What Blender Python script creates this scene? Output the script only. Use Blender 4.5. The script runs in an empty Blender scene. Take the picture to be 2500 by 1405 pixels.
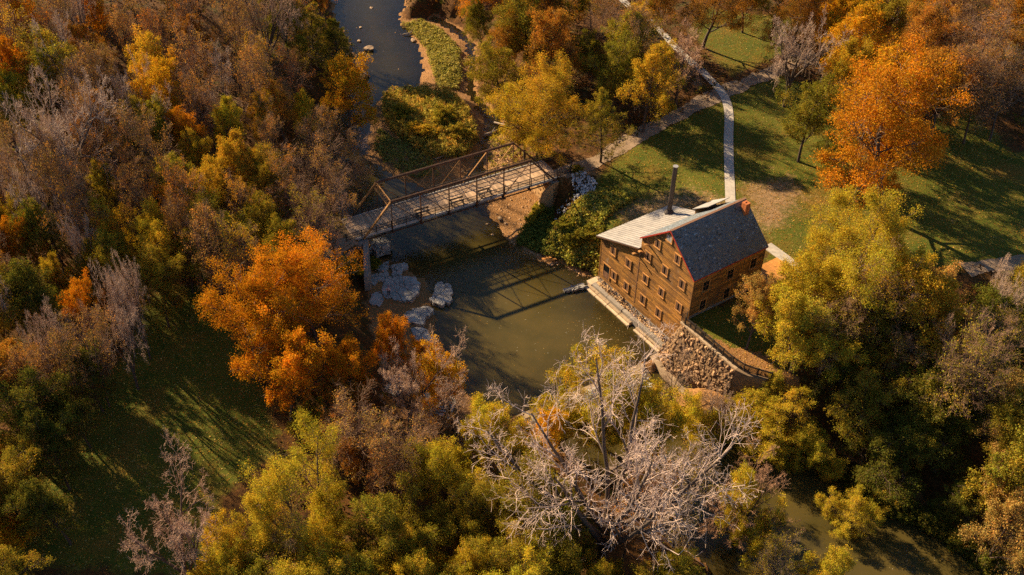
import bpy, bmesh, math, random
import numpy as np
from mathutils import Vector, Matrix

# ------------------------------------------------------------------ scene, camera, light
SC = bpy.context.scene
COL = SC.collection
RAD = math.radians

cam_d = bpy.data.cameras.new('camera'); cam = bpy.data.objects.new('camera', cam_d); COL.objects.link(cam)
cam_d.sensor_width = 36.0; cam_d.lens = 36.389; cam_d.clip_start = 0.5; cam_d.clip_end = 3000
cam.location = (0, 0, 87.5)
cam.matrix_world = Matrix.Translation((0, 0, 87.5)) @ Matrix.Rotation(RAD(90 - 40.6335), 4, 'X') @ Matrix.Rotation(RAD(1.32113), 4, 'Z')
SC.camera = cam

SUN_E = RAD(27.0); SUN_AZ = math.atan2(-0.765, 0.645)          # towards the sun, measured from +Y to +X
world = bpy.data.worlds.new('World'); SC.world = world; world.use_nodes = True
nt = world.node_tree; nt.nodes.clear()
sky = nt.nodes.new('ShaderNodeTexSky'); sky.sky_type = 'NISHITA'; sky.sun_disc = False
sky.sun_elevation = SUN_E; sky.sun_rotation = SUN_AZ; sky.altitude = 200; sky.air_density = 1.0; sky.dust_density = 0.1; sky.ozone_density = 3.0
bg = nt.nodes.new('ShaderNodeBackground'); bg.inputs['Strength'].default_value = 0.05
wo = nt.nodes.new('ShaderNodeOutputWorld'); nt.links.new(sky.outputs[0], bg.inputs[0]); nt.links.new(bg.outputs[0], wo.inputs[0])

sun_d = bpy.data.lights.new('sun', 'SUN'); sun = bpy.data.objects.new('sun', sun_d); COL.objects.link(sun)
sun_d.energy = 5.0; sun_d.angle = RAD(0.6); sun_d.color = (1.0, 0.77, 0.47)
to_sun = Vector((math.cos(SUN_E) * math.sin(SUN_AZ), math.cos(SUN_E) * math.cos(SUN_AZ), math.sin(SUN_E)))
sun.rotation_euler = to_sun.to_track_quat('Z', 'Y').to_euler()

SC.view_settings.view_transform = 'Standard'; SC.view_settings.look = 'None'
SC.view_settings.exposure = 1.4; SC.view_settings.gamma = 1.0
cy = SC.cycles
cy.max_bounces = 6; cy.diffuse_bounces = 2; cy.glossy_bounces = 2; cy.transmission_bounces = 4; cy.transparent_max_bounces = 6
cy.use_adaptive_sampling = True; cy.adaptive_threshold = 0.015
cy.use_denoising = False
cy.caustics_reflective = False; cy.caustics_refractive = False

# ------------------------------------------------------------------ helpers
def tag(o, label=None, cat=None, group=None, kind=None):
    if label: o['label'] = label
    if cat: o['category'] = cat
    if group: o['group'] = group
    if kind: o['kind'] = kind
    return o

def empty(name, loc=(0, 0, 0), rz=0.0):
    o = bpy.data.objects.new(name, None); COL.objects.link(o)
    o.location = loc; o.rotation_euler = (0, 0, rz); o.empty_display_size = 0.2
    return o

def link(name, me, parent=None, mat=None):
    o = bpy.data.objects.new(name, me); COL.objects.link(o)
    if parent is not None: o.parent = parent
    if mat is not None and len(me.materials) == 0: me.materials.append(mat)
    return o

def mesh_np(name, V, Q, mat=None, col=None, smooth=False):
    """quads or triangles given as numpy arrays; col: per-face colours"""
    V = np.asarray(V, np.float32); Q = np.asarray(Q, np.int32)
    me = bpy.data.meshes.new(name); k = Q.shape[1]
    me.vertices.add(len(V)); me.vertices.foreach_set('co', V.ravel())
    me.loops.add(Q.size); me.loops.foreach_set('vertex_index', Q.ravel())
    me.polygons.add(len(Q)); me.polygons.foreach_set('loop_start', np.arange(0, Q.size, k, dtype=np.int32))
    if smooth: me.polygons.foreach_set('use_smooth', np.ones(len(Q), bool))
    me.update(calc_edges=True)
    if col is not None:
        a = me.color_attributes.new('Col', 'FLOAT_COLOR', 'CORNER')
        c = np.ones((len(Q), k, 4), np.float32); c[..., :3] = np.asarray(col, np.float32)[:, None, :]
        a.data.foreach_set('color', c.ravel())
    if mat is not None: me.materials.append(mat)
    return me

class MB:
    """collects boxes, prisms and bars, then makes ONE mesh"""
    def __init__(s): s.v = []; s.f = []
    def poly(s, vs, fs):
        n = len(s.v); s.v += [tuple(map(float, p)) for p in vs]; s.f += [tuple(n + i for i in f) for f in fs]; return s
    def box(s, x0, x1, y0, y1, z0, z1):
        return s.poly([(x0,y0,z0),(x1,y0,z0),(x1,y1,z0),(x0,y1,z0),(x0,y0,z1),(x1,y0,z1),(x1,y1,z1),(x0,y1,z1)],
                      [(0,3,2,1),(4,5,6,7),(0,1,5,4),(1,2,6,5),(2,3,7,6),(3,0,4,7)])
    def bar(s, a, b, w, h=None, up=(0, 0, 1)):
        a = Vector(a); b = Vector(b); h = h or w; d = (b - a).normalized(); u = Vector(up)
        if abs(d.dot(u)) > 0.99: u = Vector((0, 1, 0))
        r = d.cross(u).normalized(); t = r.cross(d).normalized(); vs = []
        for p in (a, b):
            for sx, sz in ((-1,-1),(1,-1),(1,1),(-1,1)): vs.append(p + r * (sx * w / 2) + t * (sz * h / 2))
        return s.poly(vs, [(0,1,2,3),(7,6,5,4),(0,4,5,1),(1,5,6,2),(2,6,7,3),(3,7,4,0)])
    def tube(s, a, b, r0, r1=None, k=8, cap=True):
        a = Vector(a); b = Vector(b); r1 = r0 if r1 is None else r1; d = (b - a).normalized()
        u = Vector((0, 0, 1)) if abs(d.z) < 0.95 else Vector((1, 0, 0)); p = d.cross(u).normalized(); q = d.cross(p)
        vs = [];
        for c, r in ((a, r0), (b, r1)):
            for i in range(k): t = 2 * math.pi * i / k; vs.append(c + p * (r * math.cos(t)) + q * (r * math.sin(t)))
        fs = [(i, (i + 1) % k, k + (i + 1) % k, k + i) for i in range(k)]
        if cap: fs += [tuple(range(k - 1, -1, -1)), tuple(range(k, 2 * k))]
        return s.poly(vs, fs)
    def prism(s, pts, z0, z1):
        """vertical prism over a counter-clockwise outline; z1 may be a list"""
        n = len(pts); zt = z1 if isinstance(z1, (list, tuple)) else [z1] * n; zb = z0 if isinstance(z0, (list, tuple)) else [z0] * n
        vs = [(p[0], p[1], zb[i]) for i, p in enumerate(pts)] + [(p[0], p[1], zt[i]) for i, p in enumerate(pts)]
        return s.poly(vs, [tuple(range(n - 1, -1, -1)), tuple(range(n, 2 * n))] + [(i, (i + 1) % n, n + (i + 1) % n, n + i) for i in range(n)])
    def build(s, name, mat=None, parent=None, bevel=0.0):
        me = bpy.data.meshes.new(name); me.from_pydata(s.v, [], s.f); me.update()
        bm = bmesh.new(); bm.from_mesh(me); bmesh.ops.recalc_face_normals(bm, faces=bm.faces)
        if bevel: bmesh.ops.bevel(bm, geom=bm.edges[:], offset=bevel, segments=1, affect='EDGES')
        bm.to_mesh(me); bm.free()
        return link(name, me, parent, mat)

# ------------------------------------------------------------------ materials
def nodes(name):
    m = bpy.data.materials.new(name); m.use_nodes = True; t = m.node_tree; t.nodes.clear()
    out = t.nodes.new('ShaderNodeOutputMaterial')
    def N(kind, **kw):
        n = t.nodes.new(kind)
        for k, v in kw.items():
            if k.startswith('i_'):
                key = k[2:]; key = int(key) if key.isdigit() else key.replace('_', ' ')
                n.inputs[key].default_value = v
            else: setattr(n, k, v)
        return n
    return m, t, N, out, t.links.new

def rgba(c): return (c[0], c[1], c[2], 1.0)

def mixc(N, L, fac, a, b, mode='MIX'):
    n = N('ShaderNodeMix', data_type='RGBA', blend_type=mode)
    for s, v in ((0, fac), (6, a), (7, b)):
        if isinstance(v, (int, float)): n.inputs[s].default_value = v
        elif isinstance(v, tuple): n.inputs[s].default_value = rgba(v)
        else: L(v, n.inputs[s])
    return n.outputs[2]

def mth(N, L, op, a, b=None, c=None, clamp=False):
    n = N('ShaderNodeMath', operation=op, use_clamp=clamp)
    for i, v in enumerate((a, b, c)):
        if v is None: continue
        if isinstance(v, (int, float)): n.inputs[i].default_value = v
        else: L(v, n.inputs[i])
    return n.outputs[0]

def noise(N, L, vec, scale, detail=4, rough=0.6):
    n = N('ShaderNodeTexNoise', i_Scale=scale, i_Detail=detail, i_Roughness=rough)
    if vec is not None: L(vec, n.inputs['Vector'])
    return n.outputs['Fac']

def ramp(N, L, fac, a, b):
    n = N('ShaderNodeMapRange', i_1=a, i_2=b); L(fac, n.inputs[0]); return n.outputs[0]

def solid(name, ca, cb, scale=1.5, rough=0.85, bump=0.3, bscale=8.0, var=0.35, stretch=None, metal=0.0, spots=None, world_space=False):
    """weathered surface: two noise-mixed colours, per-object brightness, fine bump"""
    m, t, N, out, L = nodes(name)
    tc = N('ShaderNodeTexCoord'); oi = N('ShaderNodeObjectInfo')
    if world_space:
        v = N('ShaderNodeNewGeometry').outputs['Position']
    else:
        off = N('ShaderNodeVectorMath', operation='MULTIPLY_ADD'); L(oi.outputs['Random'], off.inputs[0]); off.inputs[1].default_value = (37, 53, 71); L(tc.outputs['Object'], off.inputs[2]); v = off.outputs[0]
    if stretch:
        mp = N('ShaderNodeMapping'); mp.inputs['Scale'].default_value = stretch; L(v, mp.inputs[0]); v = mp.outputs[0]
    n1 = ramp(N, L, noise(N, L, v, scale, 6, 0.65), 0.3, 0.7)
    c = mixc(N, L, n1, ca, cb)
    n2 = noise(N, L, v, bscale, 5, 0.7)
    c = mixc(N, L, 0.55, c, mixc(N, L, ramp(N, L, n2, 0.3, 0.75), (0.45, 0.45, 0.45), (1.45, 1.4, 1.35)), 'MULTIPLY')
    if spots:
        n3 = ramp(N, L, noise(N, L, v, spots[1], 3, 0.6), spots[2], spots[2] + 0.06)
        c = mixc(N, L, n3, c, spots[0])
    if var:
        k = N('ShaderNodeMapRange', i_3=1 - var, i_4=1 + var); L(oi.outputs['Random'], k.inputs[0])
        hs = N('ShaderNodeHueSaturation'); L(k.outputs[0], hs.inputs['Value']); L(c, hs.inputs['Color']); c = hs.outputs[0]
    b = N('ShaderNodeBsdfPrincipled', i_Roughness=rough, i_Metallic=metal); L(c, b.inputs['Base Color'])
    if bump:
        bp = N('ShaderNodeBump', i_Strength=bump, i_Distance=0.05); L(n2, bp.inputs['Height']); L(bp.outputs[0], b.inputs['Normal'])
    L(b.outputs[0], out.inputs[0]); return m

def leaf_material(name, trans=0.36):
    m, t, N, out, L = nodes(name)
    at = N('ShaderNodeAttribute', attribute_name='Col'); oi = N('ShaderNodeObjectInfo')
    c = mixc(N, L, 1.0, at.outputs['Color'], oi.outputs['Color'], 'MULTIPLY')
    d = N('ShaderNodeBsdfDiffuse'); L(c, d.inputs[0])
    tr = N('ShaderNodeBsdfTranslucent')
    c2 = mixc(N, L, 1.0, c, (1.15, 1.0, 0.6), 'MULTIPLY'); L(c2, tr.inputs[0])
    mx = N('ShaderNodeMixShader', i_0=trans); L(d.outputs[0], mx.inputs[1]); L(tr.outputs[0], mx.inputs[2])
    L(mx.outputs[0], out.inputs[0]); return m

def bark_material(name):
    m, t, N, out, L = nodes(name)
    at = N('ShaderNodeAttribute', attribute_name='Col'); oi = N('ShaderNodeObjectInfo'); tc = N('ShaderNodeTexCoord')
    mp = N('ShaderNodeMapping'); mp.inputs['Scale'].default_value = (6, 6, 1.2); L(tc.outputs['Object'], mp.inputs[0])
    n = noise(N, L, mp.outputs[0], 1.6, 5, 0.7)
    c = mixc(N, L, 1.0, at.outputs['Color'], oi.outputs['Color'], 'MULTIPLY')
    c = mixc(N, L, 0.6, c, mixc(N, L, ramp(N, L, n, 0.3, 0.7), (0.35, 0.35, 0.35), (1.5, 1.5, 1.5)), 'MULTIPLY')
    b = N('ShaderNodeBsdfPrincipled', i_Roughness=0.9); L(c, b.inputs['Base Color'])
    L(b.outputs[0], out.inputs[0]); return m

LEAF = leaf_material('leaf'); HERB = leaf_material('herb_leaf', 0.3); BARK = bark_material('bark')

# ------------------------------------------------------------------ terrain
WATER_MAIN = [(-47.24,221.73), (-38.72,204.12), (-36.11,186.95), (-33.71,175.77), (-31.33,170.87), (-28.65,163.89), (-28.56,156.71), (-27.17,152.81), (-28.59,147.36), (-28.87,138.75), (-27.87,129.63), (-26.13,121.23), (-23.25,115.31), (-19.67,110.59), (-18.32,107.89), (-14.38,106.45), (-13.90,104.74), (-11.24,103.39), (-10.41,99.32), (-9.78,96.57), (-8.95,92.43), (-7.05,87.41), (-5.04,83.33), (-3.13,80.07), (-0.81,78.45), (1.53,79.80), (8.32,83.89), (15.49,88.20), (17.09,89.27), (18.19,90.95), (14.80,95.35), (10.15,102.63), (10.53,103.45), (8.71,105.19), (6.88,106.45), (4.45,106.97), (2.03,108.72), (-0.53,111.50), (-2.37,114.51), (-3.71,118.39), (-5.61,121.43), (-8.93,123.80), (-11.60,123.29), (-15.26,124.67), (-19.44,128.00), (-22.40,131.60), (-22.69,137.31), (-23.00,143.34), (-22.37,148.11), (-20.97,150.66), (-16.26,151.25), (-16.11,153.39), (-15.81,158.93), (-17.14,167.09), (-19.55,172.66), (-21.94,177.65), (-21.29,184.42), (-20.54,203.11), (-24.13,222.65)]
WATER_SIDE = [(-17.09,177.74), (-13.15,174.43), (-9.64,169.49), (-8.56,161.47), (-8.67,152.38), (-6.86,147.04), (-4.88,141.93), (-5.15,137.74), (-6.00,130.93), (-7.39,126.66), (-8.71,122.36), (-3.82,117.90), (-4.60,126.55), (-4.84,131.99), (-4.38,136.53), (-1.56,139.37), (-2.33,144.30), (-5.01,148.25), (-7.10,152.30), (-6.97,159.95), (-7.64,168.93), (-11.32,175.47), (-15.65,179.33)]
WATER_DOWN = [(1.34,79.85), (8.35,84.00), (15.65,88.38), (19.02,88.55), (23.91,85.31), (28.41,83.63), (31.02,80.19), (37.46,75.39), (44.47,68.38), (49.15,63.54), (52.33,59.04), (55.41,55.05), (47.68,47.67), (29.29,48.12), (23.18,56.80), (18.01,62.15), (11.23,69.07), (5.02,75.19)]
SHELVES = [
 [(-21.92,176.71), (-16.88,177.12), (-13.10,173.67), (-9.60,168.76), (-8.53,160.91), (-8.64,151.85), (-6.84,146.53), (-4.86,141.45), (-5.20,137.27), (-5.98,130.48), (-7.47,125.70), (-8.90,123.37), (-11.56,122.86), (-15.21,124.24), (-19.37,127.56), (-22.45,131.16), (-22.62,136.84), (-22.92,142.84), (-22.29,147.60), (-20.90,150.15), (-16.20,150.73), (-15.82,158.39), (-17.15,166.52)],
 [(-5.59,121.01), (-3.69,117.98), (-0.53,111.11), (2.03,108.35), (2.91,110.27), (4.09,115.29), (5.62,119.08), (5.36,122.60), (3.34,124.74), (-0.24,125.41), (-3.85,125.03)],
 [(-4.82,131.31), (-4.36,136.06), (-1.56,138.89), (-0.12,135.65), (-0.70,128.08), (-3.85,125.03)],
 [(-19.33,106.28), (-14.32,106.10), (-11.07,102.80), (-9.72,96.02), (-6.92,86.91), (-3.11,79.61), (-6.28,76.65), (-11.39,78.63), (-15.28,87.18), (-17.76,95.92), (-19.12,102.27)],
 [(-0.53,110.99), (4.43,106.49), (10.47,102.81), (10.86,103.63), (8.21,106.00), (4.50,108.31), (2.36,110.34)],
]
PLATEAU = np.array([(21.3,128.3,6,6), (32.3,141.1,6.5,6), (51.0,128.7,7,8), (53.7,100.5,6.5,8), (33.5,101.3,6.5,4), (28.8,113.1,6.4,4), (34.4,82.1,4,9), (38.8,77.0,2.6,10), (43.2,72.2,2.6,10), (35.4,87.2,5.5,8), (49.2,73.5,6,8), (48.0,63.6,5,8), (12.2,124.5,5.2,5), (9.8,115.4,4.6,6), (7.3,109.7,3.4,8), (13.8,110.1,5.6,6), (10.7,104.1,3.6,9), (4.0,146.3,5,8), (-2.5,160.5,5,8), (0.6,135.8,4,6), (11.4,161.8,7,8), (71.9,156.8,8,8), (-37.1,160.3,6,9), (-62.7,155.7,9,10), (-64.3,119.9,9,10), (-42.6,122.0,7,8), (-30.9,118.7,5.5,8), (-25.6,103.7,5,6), (-22.1,105.2,5,4), (-19.9,98.2,4,6), (-24.2,87.9,3.5,8), (-34.9,81.6,3.5,12), (-40.0,66.9,4,12), (-16.3,78.8,2.5,9), (-11.2,70.0,2.5,8), (-6.5,59.3,3,8), (9.4,59.6,2,8), (-22.7,61.8,3.5,10), (16.7,54.8,2,6), (46.9,54.9,4,8)])   # x, y, level, bank width

BR_O = np.array((-19.982, 105.270)); BR_D = np.array((0.86881, 0.49514)); BR_N = np.array((-0.49514, 0.86881)); BR_Z = 5.0
MILL_A = RAD(54.97); MILL_X, MILL_Y = 20.601, 89.55
MX = np.array((math.cos(MILL_A), -math.sin(MILL_A))); MY = np.array((math.sin(MILL_A), math.cos(MILL_A)))

def poly_sd(P, poly):
    """signed distance, negative inside"""
    poly = np.asarray(poly, float); x, y = P[:, 0], P[:, 1]; ins = np.zeros(len(P), bool); dmin = np.full(len(P), 1e18)
    for i in range(len(poly)):
        a = poly[i]; b = poly[(i + 1) % len(poly)]; e = b - a
        t = np.clip(((x - a[0]) * e[0] + (y - a[1]) * e[1]) / (e @ e + 1e-12), 0, 1)
        dmin = np.minimum(dmin, (x - a[0] - t * e[0]) ** 2 + (y - a[1] - t * e[1]) ** 2)
        c = ((a[1] > y) != (b[1] > y)); xi = (b[0] - a[0]) * (y - a[1]) / (b[1] - a[1] + 1e-12) + a[0]
        ins ^= c & (x < xi)
    d = np.sqrt(dmin); return np.where(ins, -d, d)

def sstep(a, b, x):
    t = np.clip((x - a) / (b - a), 0, 1); return t * t * (3 - 2 * t)

_w = np.random.RandomState(3); _WV = [( _w.uniform(-1, 1, 2) * k, _w.uniform(0, 6.28), s) for k, s in ((.08, 1.), (.13, .8), (.21, .5), (.34, .3), (.55, .2), (.9, .12), (1.4, .08), (2.1, .05))]
def wob(P):
    z = np.zeros(len(P))
    for k, ph, s in _WV: z += s * np.sin(P @ k + ph)
    return z

def mill_uv(P): d = P - np.array((MILL_X, MILL_Y)); return d @ MX, d @ MY
def bridge_st(P): d = P - BR_O; return d @ BR_D, d @ BR_N

def fields(P):
    """height and the distances the ground material needs"""
    P = np.asarray(P, float)
    P2 = P + 0.25 * np.stack([np.sin(P[:, 1] * 1.3) + np.sin(P[:, 1] * 3.1 + P[:, 0]), np.cos(P[:, 0] * 1.5) + np.sin(P[:, 0] * 2.7 - P[:, 1])], 1)
    up = np.minimum(poly_sd(P2, WATER_MAIN), poly_sd(P2, WATER_SIDE)); dn = poly_sd(P2, WATER_DOWN)
    main = poly_sd(P2, WATER_MAIN)
    sh = np.min([poly_sd(P2, s) for s in SHELVES], 0)
    dw = np.minimum(up, dn); low = np.minimum(dw, sh)
    d2 = ((P[:, None, :] - PLATEAU[None, :, :2]) ** 2).sum(2) + 4.0; w = d2 ** -1.6; w /= w.sum(1, keepdims=True)
    lev = w @ PLATEAU[:, 2]; bw = w @ PLATEAU[:, 3]
    far = sstep(170, 420, np.hypot(P[:, 0], P[:, 1] - 110)); lev = lev + far * 16
    wz = wob(P)
    h = 0.35 + (lev - 0.35) * sstep(-0.2, 1, low / bw) + 0.04 * wz * sstep(1, 6, low)
    shelf = 0.05 + 0.16 * np.clip(dw, 0, 2.5) + 0.05 * wz
    h = np.where(low <= 0, shelf, np.where(low < 2, shelf + (h - shelf) * sstep(0, 2, low), h))
    depth_up = np.where(main < 0, (0.06 + 0.11 * np.clip(-main, 0, 9)) * (1 - 0.72 * sstep(122, 138, P[:, 1])), 0.05 + 0.05 * np.clip(-up, 0, 3))
    h = np.where(up < 0, -depth_up, h); h = np.where((dn < 0) & (up > 0), -0.75 - 0.15 * np.clip(-dn, 0, 5), h)
    # gently mounded island with tall growth
    for (cx, cy, r, a) in ((-13.51, 138.33) + (8.0, 0.7), (-12.85, 159.49) + (5.0, 0.3)):
        k = np.exp(-((P[:, 0] - cx) ** 2 + (P[:, 1] - cy) ** 2) / r ** 2); h = h + np.where(dw > 0, a * k * sstep(0, 2, dw), 0)
    # lawn terrace beside the mill, held by the retaining wall
    u, v = mill_uv(P)
    front = np.where(u < 9.2, -0.9, -0.9 + 0.55 * np.clip(u - 9.2, 0, 12))
    # bank rising along the foot of the wall
    foot = (v < front) & (v > front - 5) & (u > 1) & (u < 12); h = np.where(foot, np.maximum(h, -1.0 + 3.6 * sstep(1.0, 9.0, u) * sstep(12, 10, u) * sstep(front - 5, front - 1.5, v)), h)
    terr = sstep(0.0, 0.5, v - front - 0.25) * sstep(0.0, 0.4, u + 0.9) * sstep(19, 13, u) * sstep(40, 14, v)
    h = h * (1 - terr) + (6.45 + 0.02 * wz) * terr
    inm = (u > -16.3) & (u < -0.2) & (v > 0.3) & (v < 11)
    h = np.where(inm, np.where(u > -1.2, np.minimum(h, 6.4), np.minimum(h, 1.2)), h)
    h = np.where((u > -17.8) & (u < -2.2) & (v > -2.2) & (v <= 0.35), np.minimum(h, -0.35), h)
    bank = (u <= -16.3) & (u > -19) & (v > -1.5) & (v < 12)
    h = np.where(bank, np.minimum(h, 0.5 + 0.5 * np.clip(v + 1.5, 0, 12)), h)
    # bridge approaches
    s, t = bridge_st(P); side = sstep(5.5, 2.6, np.abs(t - 2.3))
    for e in (sstep(0.6, -0.2, s) * sstep(-14, -5, s), sstep(28.9, 29.7, s) * sstep(42, 34, s)):
        k = side * e; h = h * (1 - k) + 4.93 * k
    under = (s > 1.6) & (s < 28.2) & (np.abs(t - 2.3) < 4); h = np.where(under, np.minimum(h, 0.25 + 0.35 * np.clip(np.minimum(s - 1.6, 28.2 - s) * -1 + 2, 0, 2)), h)
    return h, dw, low, sh, up, dn

def gz(x, y): return float(fields(np.array([[x, y]]))[0][0])

#END_FIELDS
GRASS = [[(17.14,127.91), (24.53,134.40), (31.71,138.88), (33.06,141.31), (42.05,148.03), (49.21,142.47), (48.26,117.72), (68.68,141.57), (71.73,126.12), (78.86,129.15), (65.91,97.47), (58.11,101.00), (44.01,98.27), (35.63,96.99), (31.08,89.64), (29.37,81.53), (24.97,82.33), (20.48,89.29), (30.35,95.62), (32.80,105.33), (25.12,113.79), (11.80,106.13), (11.29,113.39), (9.96,118.28), (13.77,123.22)],
         [(-43.58,96.52), (-36.79,95.52), (-29.86,84.67), (-24.41,73.42), (-26.11,67.97), (-28.80,64.43), (-25.53,55.42), (-46.40,55.97), (-47.84,64.97), (-45.20,75.79), (-44.35,87.84)],
         [(17.97,88.58), (19.56,86.44), (22.55,83.18), (24.59,80.52), (26.19,79.45), (28.70,78.62), (31.78,80.41), (28.08,89.30), (21.87,92.43)],
         [(29.11,163.74), (34.03,147.08), (43.45,154.88), (47.62,168.29), (33.90,172.26)]]
DIRT = [[(13.45,112.84), (22.21,116.80), (28.49,114.13), (28.25,112.72), (21.58,112.05), (14.78,109.56)], [(31.31,117.82), (38.44,119.54), (39.03,114.58), (34.93,108.24), (31.94,106.58), (31.54,112.97)],
        [(7.46,124.48), (10.42,124.88), (11.95,121.69), (10.08,119.73), (7.83,120.33)], [(-24.63,108.82), (-21.10,106.07), (-20.66,101.85), (-23.26,101.94), (-26.39,102.06), (-28.48,102.13), (-27.92,105.46)]]

def axis(lo, hi, step, far):
    c = list(np.arange(lo, hi + 1e-6, step)); g = step; a = [c[0]]; b = [c[-1]]
    while a[-1] > -far: g *= 1.25; a.append(a[-1] - g)
    g = step
    while b[-1] < far: g *= 1.25; b.append(b[-1] + g)
    return np.array(a[:0:-1] + c + b[1:])
AX = axis(-92, 92, 0.6, 900); AY = axis(48, 215, 0.6, 900)
GX, GY = np.meshgrid(AX, AY); GP = np.stack([GX.ravel(), GY.ravel()], 1)
GH, GDW, GLOW, GSH, GUP, GDN = [np.concatenate(p) for p in zip(*[fields(c) for c in np.array_split(GP, 24)])]
nx, ny = len(AX), len(AY)
idx = np.arange(nx * ny).reshape(ny, nx)
GQ = np.stack([idx[:-1, :-1].ravel(), idx[:-1, 1:].ravel(), idx[1:, 1:].ravel(), idx[1:, :-1].ravel()], 1)
def soft(polys, r=1.5): return np.max([sstep(r, -r, poly_sd(GP, p)) for p in polys], 0)
g_grass = soft(GRASS, 2.0); g_dirt = soft(DIRT, 3.0) * 0.85
g_gravel = np.clip(sstep(0.9, -0.6, GSH) + sstep(0.8, -0.3, GDW), 0, 1)
me = mesh_np('ground', np.column_stack([GP, GH]), GQ, smooth=True)
at = me.color_attributes.new('Mask', 'FLOAT_COLOR', 'POINT')
at.data.foreach_set('color', np.column_stack([g_grass, g_dirt, g_gravel, np.clip(-GH, 0, 2) / 2]).astype(np.float32).ravel())

def ground_material():
    m, t, N, out, L = nodes('ground')
    p = N('ShaderNodeNewGeometry').outputs['Position']
    mk = N('ShaderNodeAttribute', attribute_name='Mask'); sep = N('ShaderNodeSeparateColor'); L(mk.outputs['Color'], sep.inputs[0])
    nb = noise(N, L, p, 0.35, 6, 0.7); nm = noise(N, L, p, 1.7, 5, 0.7); nf = noise(N, L, p, 7.0, 4, 0.75)
    def edge(s, w=0.35):
        a = mth(N, L, 'ADD', s, mth(N, L, 'MULTIPLY', mth(N, L, 'ADD', mth(N, L, 'SUBTRACT', nm, 0.5), mth(N, L, 'SUBTRACT', nb, 0.5)), 1.3)); return ramp(N, L, a, 0.5 - w / 2, 0.5 + w / 2)
    litter = mixc(N, L, ramp(N, L, nm, 0.35, 0.68), (0.055, 0.026, 0.009), (0.15, 0.062, 0.014))
    litter = mixc(N, L, ramp(N, L, nb, 0.52, 0.7), litter, (0.05, 0.055, 0.012))
    grass = mixc(N, L, ramp(N, L, nb, 0.35, 0.65), (0.058, 0.080, 0.007), (0.115, 0.108, 0.010))
    grass = mixc(N, L, ramp(N, L, nm, 0.5, 0.72), grass, (0.145, 0.105, 0.016))
    n0 = noise(N, L, p, 0.135, 5, 0.65); grass = mixc(N, L, ramp(N, L, n0, 0.52, 0.70), grass, mixc(N, L, ramp(N, L, nf, 0.4, 0.6), (0.10, 0.085, 0.012), (0.26, 0.125, 0.02)))
    dirt = mixc(N, L, ramp(N, L, nm, 0.3, 0.7), (0.17, 0.11, 0.045), (0.36, 0.22, 0.11))
    gravel = mixc(N, L, ramp(N, L, nf, 0.35, 0.65), (0.17, 0.08, 0.026), (0.40, 0.21, 0.085))
    gravel = mixc(N, L, ramp(N, L, nb, 0.45, 0.65), gravel, (0.26, 0.13, 0.045))
    c = mixc(N, L, edge(sep.outputs[0]), litter, grass)
    c = mixc(N, L, edge(sep.outputs[1], 0.6), c, dirt)
    c = mixc(N, L, edge(sep.outputs[2], 0.3), c, gravel)
    fine = mixc(N, L, ramp(N, L, nf, 0.25, 0.75), (0.5, 0.5, 0.5), (1.5, 1.5, 1.5)); c = mixc(N, L, 0.8, c, fine, 'MULTIPLY')
    b = N('ShaderNodeBsdfPrincipled', i_Roughness=0.95); b.inputs['Specular IOR Level'].default_value = 0.15; L(c, b.inputs['Base Color'])
    bp = N('ShaderNodeBump', i_Strength=0.9, i_Distance=0.12); L(mth(N, L, 'ADD', nf, nm), bp.inputs['Height']); L(bp.outputs[0], b.inputs['Normal'])
    L(b.outputs[0], out.inputs[0]); return m
ground = link('ground', me, None, ground_material()); tag(ground, kind='structure')

# interpolated ground height as meshed (what things stand on)
def hgt(P):
    P = np.atleast_2d(np.asarray(P, float)); i = np.clip(np.searchsorted(AX, P[:, 0]) - 1, 0, nx - 2); j = np.clip(np.searchsorted(AY, P[:, 1]) - 1, 0, ny - 2)
    fx = np.clip((P[:, 0] - AX[i]) / (AX[i + 1] - AX[i]), 0, 1); fy = np.clip((P[:, 1] - AY[j]) / (AY[j + 1] - AY[j]), 0, 1); H = GH.reshape(ny, nx)
    return (H[j, i] * (1 - fx) + H[j, i + 1] * fx) * (1 - fy) + (H[j + 1, i] * (1 - fx) + H[j + 1, i + 1] * fx) * fy

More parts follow.
